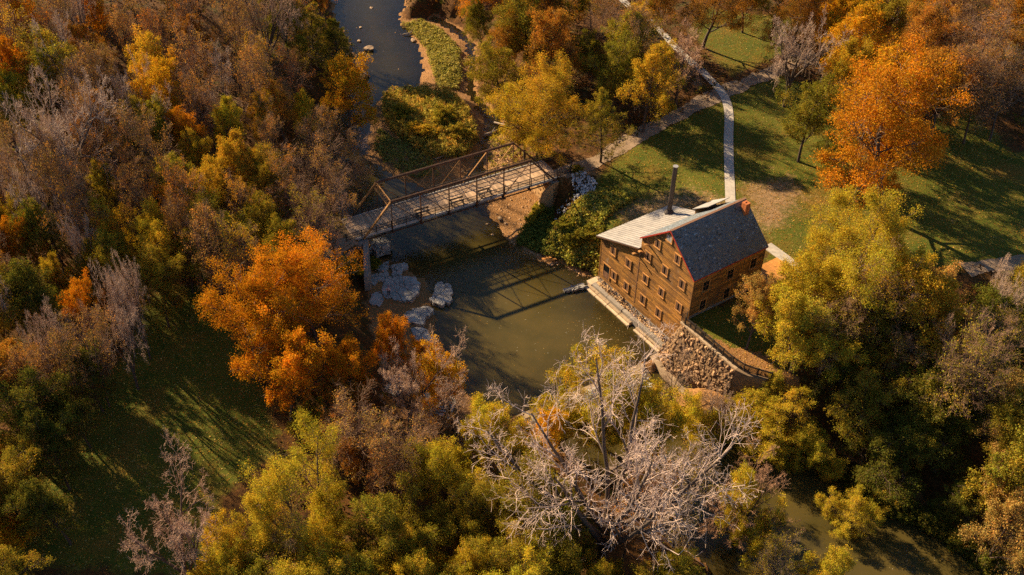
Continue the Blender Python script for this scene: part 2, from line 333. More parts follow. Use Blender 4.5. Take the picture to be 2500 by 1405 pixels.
# ------------------------------------------------------------------ water
def water_material():
    m, t, N, out, L = nodes('river_water')
    p = N('ShaderNodeNewGeometry').outputs['Position']
    dp = N('ShaderNodeAttribute', attribute_name='Depth')
    n1 = noise(N, L, p, 0.25, 4, 0.6)
    murk = mixc(N, L, ramp(N, L, n1, 0.3, 0.7), (0.076, 0.060, 0.017), (0.112, 0.080, 0.022))
    d = N('ShaderNodeBsdfDiffuse'); L(murk, d.inputs[0])
    tr = N('ShaderNodeBsdfTransparent'); tr.inputs[0].default_value = (1.0, 0.93, 0.78, 1)
    f = mth(N, L, 'SUBTRACT', 1.0, mth(N, L, 'POWER', 2.718, mth(N, L, 'MULTIPLY', dp.outputs['Fac'], -1.7)), clamp=True)
    body = N('ShaderNodeMixShader'); L(f, body.inputs[0]); L(tr.outputs[0], body.inputs[1]); L(d.outputs[0], body.inputs[2])
    gl = N('ShaderNodeBsdfGlossy', i_Roughness=0.06)
    w1 = noise(N, L, p, 2.2, 3, 0.6); w2 = noise(N, L, p, 9.0, 2, 0.5)
    bp = N('ShaderNodeBump', i_Strength=0.4, i_Distance=0.06); L(mth(N, L, 'ADD', w1, mth(N, L, 'MULTIPLY', w2, 0.4)), bp.inputs['Height']); L(bp.outputs[0], gl.inputs['Normal'])
    fr = N('ShaderNodeFresnel', i_IOR=1.333); L(bp.outputs[0], fr.inputs['Normal'])
    mx = N('ShaderNodeMixShader'); L(fr.outputs[0], mx.inputs[0]); L(body.outputs[0], mx.inputs[1]); L(gl.outputs[0], mx.inputs[2])
    L(mx.outputs[0], out.inputs[0]); return m
WATER = water_material()
def water_sheet(name, mask_d, level, reach=1.6):
    keep = (mask_d < reach).reshape(ny, nx)
    fq = keep[:-1, :-1] & keep[:-1, 1:] & keep[1:, 1:] & keep[1:, :-1]
    Q = GQ[fq.ravel()]; used, inv = np.unique(Q, return_inverse=True)
    me = mesh_np(name, np.column_stack([GP[used], np.full(len(used), level)]), inv.reshape(-1, 4), WATER, smooth=True)
    a = me.attributes.new('Depth', 'FLOAT', 'POINT'); a.data.foreach_set('value', np.clip(level - GH[used], 0, 3).astype(np.float32))
    o = link(name, me); tag(o, kind='structure'); return o
WEIR_A = np.array((1.34, 79.56)[:2]); WEIR_B = np.array((15.57, 88.06)[:2])
_n = np.array((-(WEIR_B - WEIR_A)[1], (WEIR_B - WEIR_A)[0])); _n /= np.linalg.norm(_n)
_side = (GP - WEIR_A) @ _n
water_sheet('river_water', np.where((_side < -0.1) & (GUP > 0), 9, GUP), 0.0)
water_sheet('river_water', np.where(_side > 0.0, 9, GDN), -0.6)

# ------------------------------------------------------------------ paths
CONCRETE = solid('concrete', (0.40, 0.355, 0.30), (0.48, 0.43, 0.37), 0.8, 0.9, 0.1, 2.0, 0.03, world_space=True)
OLD_CONCRETE = solid('old_concrete', (0.30, 0.21, 0.13), (0.46, 0.34, 0.22), 0.9, 0.92, 0.5, 4.0, 0.15, spots=((0.16, 0.10, 0.05), 1.3, 0.60))
GREY_CONCRETE = solid('grey_concrete', (0.20, 0.17, 0.14), (0.32, 0.28, 0.24), 0.7, 0.92, 0.4, 4.0, 0.15)
GRAVEL_ROAD = solid('gravel_road', (0.18, 0.12, 0.07), (0.33, 0.23, 0.15), 0.6, 0.95, 0.8, 9.0, 0, world_space=True)

def smooth_line(pts, step):
    pts = [np.array(p, float) for p in pts]; out = []
    ext = [2 * pts[0] - pts[1]] + pts + [2 * pts[-1] - pts[-2]]
    for i in range(1, len(ext) - 2):
        p0, p1, p2, p3 = ext[i - 1:i + 3]; n = max(2, int(np.linalg.norm(p2 - p1) / step))
        for k in range(n):
            t = k / n; out.append(0.5 * ((2 * p1) + (-p0 + p2) * t + (2 * p0 - 5 * p1 + 4 * p2 - p3) * t * t + (-p0 + 3 * p1 - 3 * p2 + p3) * t ** 3))
    out.append(pts[-1]); return np.array(out)

def ribbon(name, pts, width, lift, mat, slab=0.0, rag=0.0, seed=0):
    L = smooth_line(pts, 0.35); d = np.gradient(L, axis=0); d /= np.linalg.norm(d, axis=1, keepdims=True); n = np.stack([-d[:, 1], d[:, 0]], 1)
    K = 8; rng = np.random.RandomState(seed); w = np.broadcast_to(width, len(L)).astype(float)
    if rag: w = w * (1 + rag * np.convolve(rng.normal(size=len(L) + 8), np.ones(9) / 9, 'valid'))
    rows = np.stack([L + n * (w / 2)[:, None] * s for s in np.linspace(-1, 1, K)], 1)
    z = np.max([hgt((rows + np.array(o)).reshape(-1, 2)).reshape(rows.shape[:2]) for o in ((0, 0), (.3, 0), (-.3, 0), (0, .3), (0, -.3))], 0).mean(1, keepdims=True) * np.ones((1, K)) if slab else hgt(rows.reshape(-1, 2)).reshape(rows.shape[:2])
    V = np.concatenate([rows, (z + lift)[..., None]], 2)
    if slab:   # a slab with edges
        lo = V.copy(); lo[..., 2] -= slab; V = np.concatenate([lo[:, :1], V, lo[:, -1:]], 1)
    k = V.shape[1]; ii = np.arange(len(L) * k).reshape(len(L), k)
    Q = np.stack([ii[:-1, :-1].ravel(), ii[:-1, 1:].ravel(), ii[1:, 1:].ravel(), ii[1:, :-1].ravel()], 1)
    return link(name, mesh_np(name, V.reshape(-1, 3), Q, mat))

tag(ribbon('road', [(5.84,120.97), (8.60,122.19), (11.52,124.16), (15.33,127.66), (19.27,131.17), (24.73,135.93), (31.86,141.74), (37.07,145.88), (42.51,150.31), (48.95,155.33), (57.33,161.55), (67.82,168.85)], 3.0, 0.05, GRAVEL_ROAD, rag=0.5, seed=2), kind='structure')
tag(ribbon('road', [(-20.38,105.18), (-21.90,103.72), (-24.31,101.98), (-28.36,101.31), (-33.71,102.33), (-38.59,105.86), (-43.68,109.54)], 2.8, 0.06, GRAVEL_ROAD, rag=0.6, seed=3), kind='structure')
tag(ribbon('road', [(56.17,99.84), (60.14,100.92), (65.85,102.38), (71.66,103.86)], 2.6, 0.05, GRAVEL_ROAD, rag=0.5, seed=5), kind='structure')
# concrete footpath
tag(ribbon('footpath', [(28.95,112.89), (29.47,116.91), (30.28,122.97), (31.14,129.44), (31.94,134.94), (32.13,139.04), (31.72,141.93), (30.76,145.19), (29.65,148.55), (28.16,152.04), (26.38,156.38), (24.57,161.18), (22.61,165.58), (19.89,170.50), (17.49,176.46)], 1.35, 0.085, CONCRETE, rag=0.02, seed=7), kind='structure')

# ------------------------------------------------------------------ the mill
WOOD = solid('weathered_clapboard', (0.19, 0.073, 0.010), (0.45, 0.21, 0.030), 1.3, 0.8, 0.5, 10.0, 0.42, stretch=(0.35, 0.35, 5.0), spots=((0.12, 0.055, 0.018), 2.0, 0.60))
def add_stain(m, scale, dark, lo, hi):
    """broad weathering in the timber: greyed and damp-darkened patches"""
    t = m.node_tree; L = t.links.new; b = next(n for n in t.nodes if n.type == 'BSDF_PRINCIPLED'); src = b.inputs['Base Color'].links[0].from_socket
    def N(kind, **kw):
        n = t.nodes.new(kind)
        for k, v in kw.items():
            if k.startswith('i_'): key = k[2:]; n.inputs[int(key) if key.isdigit() else key.replace('_', ' ')].default_value = v
            else: setattr(n, k, v)
        return n
    p = N('ShaderNodeNewGeometry').outputs['Position']; mp = N('ShaderNodeMapping'); mp.inputs['Scale'].default_value = (1, 1, .45); L(p, mp.inputs[0])
    f = ramp(N, L, noise(N, L, mp.outputs[0], scale, 6, .7), lo, hi); c = mixc(N, L, mth(N, L, 'MULTIPLY', f, .75), src, dark); g = ramp(N, L, noise(N, L, p, .9, 5, .7), .58, .72)
    c = mixc(N, L, mth(N, L, 'MULTIPLY', g, .45), c, (.30, .235, .17)); L(c, b.inputs['Base Color'])
add_stain(WOOD, .45, (.13, .058, .018), .46, .68)
TRIM = solid('window_trim_wood', (0.42, 0.19, 0.045), (0.58, 0.28, 0.08), 2.0, 0.75, 0.3, 8.0, 0.15)
SHUTTER = solid('shutter_wood', (0.14, 0.062, 0.030), (0.24, 0.12, 0.065), 2.0, 0.8, 0.4, 9.0, 0.3, stretch=(5, 5, 0.5))
GREYWOOD = solid('grey_shutter_wood', (0.38, 0.34, 0.30), (0.50, 0.46, 0.42), 2.0, 0.8, 0.4, 9.0, 0.15, stretch=(5, 5, 0.5))
REDTRIM = solid('red_rake_board', (0.40, 0.035, 0.02), (0.52, 0.06, 0.03), 2.0, 0.6, 0.15, 8.0, 0.05)
SHINGLE = None
STONE = solid('foundation_stone', (0.32, 0.18, 0.075), (0.55, 0.37, 0.20), 2.0, 0.9, 0.6, 6.0, 0.45)
RUBBLE = solid('rubble_stone', (0.22, 0.115, 0.05), (0.46, 0.29, 0.16), 2.0, 0.92, 0.7, 6.0, 0.5)
SEAM = solid('standing_seam_metal', (0.33, 0.31, 0.295), (0.37, 0.345, 0.33), 0.5, 0.45, 0.0, 0.6, 0.07)
IRON = solid('black_iron', (0.022, 0.016, 0.013), (0.045, 0.03, 0.022), 2.0, 0.6, 0.2, 10.0, 0.1)
STEEL = solid('galvanised_stack', (0.035, 0.025, 0.022), (0.07, 0.052, 0.045), 2.0, 0.55, 0.1, 6.0, 0.0, metal=0.3)
BRICK = solid('chimney_brick', (0.45, 0.12, 0.03), (0.60, 0.19, 0.05), 3.0, 0.9, 0.4, 9.0, 0.2)
GLASS = None
def glass_material():
    m, t, N, out, L = nodes('dark_glass'); b = N('ShaderNodeBsdfPrincipled', i_Roughness=0.08); b.inputs['Base Color'].default_value = (0.012, 0.012, 0.013, 1); L(b.outputs[0], out.inputs[0]); return m
GLASS = glass_material()
def shingle_material():
    m, t, N, out, L = nodes('slate_shingle')
    at = N('ShaderNodeAttribute', attribute_name='Col'); p = N('ShaderNodeTexCoord').outputs['Object']
    n = noise(N, L, p, 9.0, 4, 0.7); n2 = noise(N, L, p, 0.5, 3, 0.6)
    c = mixc(N, L, 0.7, at.outputs['Color'], mixc(N, L, ramp(N, L, n, 0.3, 0.7), (0.5, 0.5, 0.5), (1.5, 1.5, 1.5)), 'MULTIPLY')
    c = mixc(N, L, ramp(N, L, n2, 0.45, 0.75), c, (0.15, 0.145, 0.13))
    b = N('ShaderNodeBsdfPrincipled', i_Roughness=0.75); L(c, b.inputs['Base Color']); L(b.outputs[0], out.inputs[0]); return m
SHINGLE = shingle_material()

W, WL, ML = 9.22, 7.24, 11.19
Z_LAWN, Z_EAVE, Z_RIDGE, Z_BASE = 6.45, 12.55, 16.5, 1.5
LEAN_LO, LEAN_HI = 8.05, 11.0
PITCH = (Z_RIDGE - Z_EAVE) / (W / 2)
mill = empty('grist_mill', (MILL_X, MILL_Y, 0), -MILL_A)
tag(mill, 'tall brown clapboard mill with dark gable roof standing at the pool', 'mill')
rng = random.Random(11)

def gable_top(x): return Z_EAVE + PITCH * (W / 2 - abs(x + W / 2))
def lean_top(x): return LEAN_LO + (x + W + WL) * (LEAN_HI - LEAN_LO) / WL - 0.12

CLAP = {}
def clap_mesh(n):                       # unit clapboard along +X, face towards -Y, thicker at its lower edge
    key = round(n, 1)
    if key not in CLAP:
        h = 0.25
        vs = [(0, 0, 0), (0, -0.035, 0), (0, -0.008, h), (0, 0, h), (key, 0, 0), (key, -0.035, 0), (key, -0.008, h), (key, 0, h)]
        me = bpy.data.meshes.new('clapboard'); me.from_pydata(vs, [], [(0, 1, 2, 3), (7, 6, 5, 4), (0, 4, 5, 1), (1, 5, 6, 2), (2, 6, 7, 3), (3, 7, 4, 0)]); me.materials.append(WOOD); CLAP[key] = me
    return CLAP[key]

def clapboards(parent, span, z0, z1, frame):
    """rows of boards; span(z) gives the wall's extent at a height, frame maps (along, z) to location and turn"""
    z = z0
    while z < z1 - 0.05:
        a, b = span(z + 0.25)
        if b - a > 0.3:
            cuts = [a]; x = a + rng.uniform(2.2, 5.4)
            while x < b - 1.2: cuts.append(x); x += rng.uniform(3.4, 5.6)
            cuts.append(b)
            for p, q in zip(cuts[:-1], cuts[1:]):
                me = clap_mesh(max(0.2, q - p - 0.008)); key = round(max(0.2, q - p - 0.008), 1)
                o = link('clapboard', me, parent); loc, rz = frame(p, z); o.location = loc; o.rotation_euler = (rng.gauss(0, 0.004), 0, rz)
                o.scale = ((q - p - 0.008) / key, 1, rng.uniform(0.98, 1.03))
        z += 0.25

# --- walls: solid cores, then boards
core = MB(); core.poly([(0, 0, Z_BASE), (-W, 0, Z_BASE), (-W, 0, Z_EAVE), (-W / 2, 0, Z_RIDGE - 0.1), (0, 0, Z_EAVE), (0, ML, Z_BASE), (-W, ML, Z_BASE), (-W, ML, Z_EAVE), (-W / 2, ML, Z_RIDGE - 0.1), (0, ML, Z_EAVE)],
    [(0, 1, 2, 3, 4), (9, 8, 7, 6, 5), (0, 4, 9, 5), (1, 6, 7, 2), (2, 7, 8, 3), (3, 8, 9, 4), (0, 5, 6, 1)])
wall_main = core.build('wall', WOOD, mill)
core = MB(); x0, x1 = -W - WL, -W - 0.01
core.poly([(x1, 0.02, Z_BASE), (x0, 0.02, Z_BASE), (x0, 0.02, lean_top(x0)), (x1, 0.02, lean_top(x1)), (x1, ML, Z_BASE), (x0, ML, Z_BASE), (x0, ML, lean_top(x0)), (x1, ML, lean_top(x1))],
    [(0, 1, 2, 3), (7, 6, 5, 4), (1, 5, 6, 2), (2, 6, 7, 3), (0, 4, 5, 1), (0, 3, 7, 4)])
wall_lean = core.build('wall', WOOD, mill)

def span_gable(z):
    if z <= Z_EAVE: return (-W, 0)
    k = (Z_RIDGE - z) / PITCH; return (-W / 2 - k, -W / 2 + k)
clapboards(wall_main, span_gable, Z_BASE + 0.45, Z_RIDGE - 0.4, lambda a, z: ((a, 0, z), 0))
def span_lean(z):
    lo = x0
    if z > lean_top(x0): lo = x0 + (z - lean_top(x0)) / ((LEAN_HI - LEAN_LO) / WL)
    return (lo, x1)
clapboards(wall_lean, span_lean, Z_BASE, LEAN_HI - 0.3, lambda a, z: ((a, 0.02, z), 0))
clapboards(wall_main, lambda z: (0, ML), Z_LAWN + 0.35, Z_EAVE - 0.2, lambda a, z: ((0, a, z), math.pi / 2))
# corner boards
mb = MB(); mb.box(-0.02, 0.045, -0.045, 0.10, 2.0, Z_EAVE - 0.1); mb.build('corner_board', WOOD, mill)
mb = MB(); mb.box(-W - 0.06, -W + 0.05, -0.05, 0.02, 2.2, lean_top(-W)); mb.build('corner_board', SHUTTER, mill)
mb = MB(); mb.box(x0 - 0.04, x0 + 0.09, -0.03, 0.10, Z_BASE, lean_top(x0)); mb.build('corner_board', WOOD, mill)
mb = MB(); mb.box(-0.09, 0.045, ML - 0.08, ML + 0.04, Z_LAWN + 0.3, Z_EAVE - 0.1); mb.build('corner_board', WOOD, mill)
# horizontal bands between storeys (slightly paler boards)
for z in (5.55, 8.85):
    mb = MB(); mb.box(-W + 0.05, -0.03, -0.048, -0.02, z, z + 0.10); mb.build('belt_board', TRIM, wall_main)

# --- windows: frame, sill, two board shutters ajar showing the dark opening
def window(wall, along, zb, w, h, face, kind='shut'):
    """face: 'front' (towards -Y, along = x) or 'long' (towards +X, along = y)"""
    o = empty('window', (0, 0, 0)); o.parent = wall
    if face == 'front': o.location = (along, -0.035, zb)
    else: o.location = (0.035, along, zb); o.rotation_euler = (0, 0, math.pi / 2)
    f = MB(); f.box(-w / 2 - 0.11, -w / 2, -0.07, 0.02, -0.02, h + 0.02); f.box(w / 2, w / 2 + 0.11, -0.07, 0.02, -0.02, h + 0.02); f.box(-w / 2 - 0.15, w / 2 + 0.15, -0.09, 0.02, h + 0.02, h + 0.15)
    f.build('frame', TRIM, o)
    s = MB(); s.box(-w / 2 - 0.16, w / 2 + 0.16, -0.15, 0.03, -0.12, -0.02); s.build('sill', TRIM, o)
    g = MB(); g.box(-w / 2, w / 2, -0.02, -0.012, 0, h); g.build('pane', GLASS, o)
    if kind == 'shut':
        for sx in (-1, 1):
            m_ = MB(); bw = w * 0.36 / 2
            for k in range(2):
                c0 = sx * w / 2 - sx * (bw * k + bw); m_.box(min(c0, c0 + sx * bw) + 0.008, max(c0, c0 + sx * bw) - 0.008, -0.06, -0.03, 0.02, h - 0.02)
            m_.box(min(sx * w / 2, sx * w * 0.14) + 0.02, max(sx * w / 2, sx * w * 0.14) - 0.02, -0.075, -0.06, h * 0.72, h * 0.78); m_.box(min(sx * w / 2, sx * w * 0.14) + 0.02, max(sx * w / 2, sx * w * 0.14) - 0.02, -0.075, -0.06, h * 0.2, h * 0.26)
            m_.build('shutter', SHUTTER, o)
    elif kind == 'grey':
        for sx in (-1, 1):
            m_ = MB(); m_.box(min(sx * 0.03, sx * w / 2), max(sx * 0.03, sx * w / 2), -0.07, -0.03, 0.02, h - 0.02); m_.build('shutter', GREYWOOD, o)
    else:
        m_ = MB(); m_.box(-0.02, 0.02, -0.04, -0.022, 0, h); m_.box(-w / 2, w / 2, -0.04, -0.022, h * 0.48, h * 0.53); m_.build('muntin', SHUTTER, o)
    return o
for x, z in ((-6.5, 12.8), (-3.05, 12.8)): window(wall_main, x, z, 0.82, 1.12, 'front')
for x in (-7.82, -4.75, -1.75): window(wall_main, x, 9.95, 0.86, 1.14, 'front')
for x in (-7.78, -4.85, -1.72): window(wall_main, x, 6.52, 0.86, 1.10, 'front')
for x in (-7.78, -4.82): window(wall_main, x, 3.15, 0.86, 1.22, 'front')
window(wall_main, -4.75, 14.85, 0.80, 0.85, 'front', 'grey')
for x in (-14.05, -11.05): window(wall_lean, x, 6.7, 0.86, 1.10, 'front')
for x in (-13.45, -11.0): window(wall_lean, x, 3.0, 0.86, 1.15, 'front')
for y in (1.98, 5.76, 9.44):
    window(wall_main, y, 10.0, 0.92, 1.38, 'long', 'glass'); window(wall_main, y, 7.0, 0.86, 1.5, 'long', 'glass')
# sluice doorway in the lean-to
d_ = empty('door', (-14.93, -0.02, 2.15)); d_.parent = wall_lean
m_ = MB(); m_.box(-0.72, -0.6, -0.07, 0.02, 0, 2.1); m_.box(0.6, 0.72, -0.07, 0.02, 0, 2.1); m_.box(-0.76, 0.76, -0.08, 0.02, 2.1, 2.24); m_.build('frame', TRIM, d_)
m_ = MB(); m_.box(-0.6, 0.6, -0.03, -0.01, 0.95, 2.1); m_.build('pane', GLASS, d_)
for k in range(5): m_ = MB(); m_.box(-0.6 + 0.24 * k, -0.6 + 0.24 * k + 0.225, -0.05, -0.02, 0.02, 0.98); m_.build('plank', SHUTTER, d_)
# curved timber brackets (hoist beams) with shadows down the wall
for bx, bz in ((-7.95, 12.15), (-8.75, 10.6), (-9.75, 9.6)):
    m_ = MB(); prev = None
    for k in range(5):
        t = k / 4; p = Vector((bx, -0.05 - 0.75 * t, bz + 0.35 * math.sin(t * 1.9)))
        if prev is not None: m_.bar(prev, p, 0.30, 0.12)
        prev = p
    m_.build('hoist_bracket', TRIM, mill)
# downpipe-like rail by the sluice
m_ = MB(); m_.tube((-12.55, -0.9, 1.55), (-12.2, -0.25, 2.2), 0.05); m_.tube((-12.2, -0.25, 2.2), (-11.2, -0.05, 1.6), 0.03); m_.build('hand_rail', SHUTTER, mill)

# --- main roof: decks plus laid shingles, red rake boards, brick chimney
roof = MB()
ov = 0.16
def roof_slab(sx):
    xe = -W / 2 + sx * (W / 2 + ov); ze = Z_EAVE - ov * PITCH
    return [(xe, -0.22, ze), (-W / 2, -0.22, Z_RIDGE), (-W / 2, ML + 0.25, Z_RIDGE), (xe, ML + 0.25, ze)]
for sx in (-1, 1):
    q = roof_slab(sx); lo = [(a, b, c - 0.14) for a, b, c in q]; roof.poly(q + lo, [(0, 1, 2, 3), (7, 6, 5, 4), (0, 4, 5, 1), (1, 5, 6, 2), (2, 6, 7, 3), (3, 7, 4, 0)])
roof_o = roof.build('roof', SHUTTER, mill)
def shingles(sx, seed):
    r = np.random.RandomState(seed); q = [np.array(p) for p in roof_slab(sx)]; e0, r0, r1, e1 = q
    run = np.linalg.norm(r0 - e0); along = np.linalg.norm(e1 - e0); nrm = np.cross(e1 - e0, r0 - e0); nrm = nrm / np.linalg.norm(nrm)
    if nrm[2] < 0: nrm = -nrm
    up = (r0 - e0) / run; al = (e1 - e0) / along; V = []; Q = []; C = []; exp = 0.17; n = 0; k = 0
    while k * exp < run - 0.02:
        s = -r.uniform(0, 0.2)
        while s < along:
            w = r.uniform(0.18, 0.32); a, b = max(0, s) + .004, min(along, s + w) - .004
            if b - a > 0.03:
                t0 = k * exp - r.uniform(0, 0.03); t1 = min(k * exp + exp * 1.25, run); h = 0.022 + r.uniform(0, 0.014)
                P = [e0 + al * a + up * t0 + nrm * h, e0 + al * b + up * t0 + nrm * (h + r.uniform(-.004, .004)), e0 + al * b + up * t1 + nrm * .006, e0 + al * a + up * t1 + nrm * .006, e0 + al * a + up * t0 + nrm * .001, e0 + al * b + up * t0 + nrm * .001]
                V += P; Q += [(n, n + 1, n + 2, n + 3), (n + 4, n + 5, n + 1, n)]; n += 6
                g = r.uniform(0.75, 1.25); c = np.array((0.105, 0.125, 0.15)) * g
                if r.rand() < 0.035: c = np.array((0.24, 0.29, 0.34)) * r.uniform(.8, 1.2)
                if r.rand() < 0.05: c = np.array((0.05, 0.05, 0.045))
                C += [c, c]
            s += w
        k += 1
    o = link('shingles', mesh_np('shingles', np.array(V), np.array(Q), SHINGLE, np.array(C)), roof_o); o['kind'] = 'stuff'
for sx in (-1, 1): shingles(sx, 5 + sx)
m_ = MB()
for sx in (-1, 1):
    xe = -W / 2 + sx * (W / 2 + ov + 0.02); ze = Z_EAVE - (ov + .02) * PITCH
    m_.bar((xe, -0.24, ze - 0.05), (-W / 2, -0.24, Z_RIDGE - 0.05), 0.05, 0.17)
m_.build('rake_board', REDTRIM, roof_o)
m_ = MB(); m_.box(ov - 0.02, ov + 0.03, -0.2, ML + 0.2, Z_EAVE - ov * PITCH - 0.16, Z_EAVE - ov * PITCH - 0.02); m_.build('eave_board', REDTRIM, roof_o)
m_ = MB(); m_.bar((-W / 2, -0.2, Z_RIDGE + 0.03), (-W / 2, ML + 0.25, Z_RIDGE + 0.03), 0.3, 0.05); m_.build('ridge_cap', SHUTTER, roof_o)
ch = empty('chimney', (-3.55, ML - 0.75, 0)); ch.parent = mill
zc = gable_top(-3.55) - 0.5
for k in range(14):
    z = zc + k * 0.13; e = 0.36 if k % 2 else 0.30
    for i, (a0, a1, b0, b1) in enumerate(((-.36, -.01, -.36, -.10), (.01, .36, -.36, -.10), (-.36, -.10, -.08, .36), (.10, .36, -.08, .36), (-.08, .08, .12, .36))):
        m_ = MB(); j = 0.006 * (k % 2); m_.box(a0 + j, a1 - j, b0 + j, b1 - j, z, z + 0.118); m_.build('brick', BRICK, ch)
m_ = MB(); m_.box(-.33, .33, -.33, .33, zc, zc + 14 * .13 - .1); m_.build('chimney_core', GREY_CONCRETE, ch)
# --- lean-to roof: standing seam panels
lean = empty('lean_to_roof'); lean.parent = mill
ang = math.atan2(LEAN_HI - LEAN_LO, WL); lx0 = -W - WL - 0.62; lx1 = -W + 0.02; slope = math.tan(ang)
n_pan = 26; y0r, y1r = -0.42, ML + 0.5; pw = (y1r - y0r) / n_pan
def lean_panel_mesh():
    z = lambda x: LEAN_LO + (x + W + WL) * slope; m_ = MB()
    a, b, za, zb = lx0, lx1 - 0.02, z(lx0), z(lx1)
    m_.poly([(a, 0.012, za), (b, 0.012, zb), (b, pw - .012, zb), (a, pw - .012, za), (a, 0.012, za - .06), (b, .012, zb - .06), (b, pw - .012, zb - .06), (a, pw - .012, za - .06)], [(0, 1, 2, 3), (7, 6, 5, 4), (0, 4, 5, 1), (1, 5, 6, 2), (2, 6, 7, 3), (3, 7, 4, 0)])
    m_.poly([(a, -.014, za), (b, -.014, zb), (b, .014, zb), (a, .014, za), (a, -.014, za + .085), (b, -.014, zb + .085), (b, .014, zb + .085), (a, .014, za + .085)], [(3, 2, 1, 0), (4, 5, 6, 7), (0, 1, 5, 4), (2, 3, 7, 6), (1, 2, 6, 5), (3, 0, 4, 7)])
    return m_
first = lean_panel_mesh().build('roof_panel', SEAM, lean); first.location.y = y0r
for i in range(1, n_pan):
    o = first.copy(); COL.objects.link(o); o.parent = lean; o.location.y = y0r + i * pw
m_ = MB(); zl = LEAN_LO - 0.62 * slope; m_.bar((lx0 + .03, y0r + .02, zl - 0.12), (lx1 - .1, y0r + .02, LEAN_HI - 0.12), 0.05, 0.12); m_.bar((lx0 + 0.03, y0r + .05, zl - .12), (lx0 + .03, y1r, zl - .12), 0.05, 0.12); m_.build('fascia', SHUTTER, lean)
# stack on the lean-to
stk = empty('smoke_stack', (-15.0 + 0.25, 9.45, 8.75)); stk.parent = mill
m_ = MB(); m_.tube((0, 0, -0.1), (0, 0, 7.2), 0.30, 0.30, 16); m_.build('pipe', STEEL, stk)
m_ = MB(); m_.tube((0, 0, 7.2), (0, 0, 7.26), 0.34, 0.34, 16); m_.build('cap', SEAM, stk)
m_ = MB(); m_.tube((0, 0, 0.25), (0, 0, 0.62), 0.62, 0.36, 16); m_.tube((0, 0, -0.25), (0, 0, 0.25), 0.56, 0.62, 16); m_.build('flashing_collar', STEEL, stk)
for z in (1.8, 3.6, 5.4): m_ = MB(); m_.tube((0, 0, z), (0, 0, z + .05), 0.315, .315, 16); m_.build('seam_ring', STEEL, stk)
# rear dormer on the far side of the ridge
m_ = MB(); m_.poly([(-7.2, 8.2, 15.0), (-9.7, 8.2, 13.1), (-9.7, 11.6, 13.1), (-7.2, 11.6, 15.0), (-7.2, 8.2, 14.9), (-9.7, 8.2, 12.98), (-9.7, 11.6, 12.98), (-7.2, 11.6, 14.9)], [(0, 1, 2, 3), (7, 6, 5, 4), (0, 4, 5, 1), (1, 5, 6, 2), (2, 6, 7, 3), (3, 7, 4, 0)]); m_.build('dormer_roof', SEAM, roof_o)
m_ = MB(); m_.box(-9.4, -7.2, 8.4, 11.4, 12.2, 13.0); m_.build('dormer_wall', WOOD, roof_o)

# --- foundation: concrete band, fieldstones, stepped river ledges
m_ = MB(); m_.box(-W - WL + 0.02, -0.3, 0.02, 0.6, -0.8, Z_BASE + 0.44); m_.build('foundation', GREY_CONCRETE, mill)
m_ = MB(); m_.box(-W, 0.02, 0.06, ML + 0.03, 5.6, Z_LAWN + 0.34); m_.box(0.0, 0.06, 0.06, ML + .03, 5.6, Z_LAWN + .32); m_.build('foundation', GREY_CONCRETE, mill)

def rock_mesh(name, seed, mat, rough=0.25, sub=1):
    bm = bmesh.new(); bmesh.ops.create_icosphere(bm, subdivisions=sub, radius=0.5); r = random.Random(seed)
    ax = [Vector((r.gauss(0, 1), r.gauss(0, 1), r.gauss(0, 1))).normalized() for _ in range(5)]
    for v in bm.verts:
        n = v.co.normalized(); k = 1.0
        for a in ax:
            d_ = n.dot(a)
            if d_ > 0.55: k = min(k, 0.55 / d_ * r.uniform(.98, 1.04))
        v.co = n * 0.5 * k * (1 + r.uniform(-rough, rough) * .5)
    me = bpy.data.meshes.new(name); bm.to_mesh(me); bm.free(); me.materials.append(mat); return me
def rock_set(name, mat, n=8, seed=0, **kw): return [rock_mesh(name, seed * 100 + i, mat, **kw) for i in range(n)]
FIELD = rock_set('stone', STONE, 8, 1)
for k in range(230):
    t = k / 230; x = -16.2 + 14.4 * rng.random() ** 1.0; s_ = rng.uniform(0.20, 0.42); f = rng.random()
    y = -0.62 + 0.66 * f; z = 0.72 + 0.75 * f * (1 if x < -9 else 0.8) - s_ * 0.12
    o = link('stone', rng.choice(FIELD), mill); o.location = (x, y - 0.04, z); o.scale = (s_, s_ * rng.uniform(.7, 1), s_ * rng.uniform(.6, .9)); o.rotation_euler = (rng.uniform(0, 6), rng.uniform(0, 6), rng.uniform(0, 6))
led = empty('river_ledge', (MILL_X, MILL_Y, 0), -MILL_A); tag(led, 'long stepped concrete ledge along the foot of the mill by the pool', 'ledge')
def ledge_blocks(x_from, x_to, n, ya, yb, z0, z1, mat, name, jit=0.03):
    xs = np.linspace(x_from, x_to, n + 1)
    for i in range(n):
        m_ = MB(); m_.box(xs[i] + 0.015, xs[i + 1] - 0.015, ya + rng.uniform(-jit, jit), yb, z0, z1 + rng.uniform(-jit, jit)); m_.build(name, mat, led, bevel=0.03)
ledge_blocks(-16.3, -0.9, 5, -1.12, -0.50, -0.8, 0.80, GREY_CONCRETE, 'upper_step')
m_ = MB(); m_.box(-16.2, -1.0, -0.52, 0.03, -0.8, 0.62); m_.build('gravel_bed', STONE, led)
ledge_blocks(-16.75, -8.0, 4, -1.52, -1.10, -0.8, 0.38, OLD_CONCRETE, 'lower_step'); ledge_blocks(-7.0, -2.4, 2, -1.40, -1.09, -0.8, 0.38, OLD_CONCRETE, 'lower_step')
PALE = solid('pale_worn_concrete', (0.55, 0.40, 0.26), (0.68, 0.52, 0.36), 1.0, 0.9, 0.3, 5.0, 0.06)
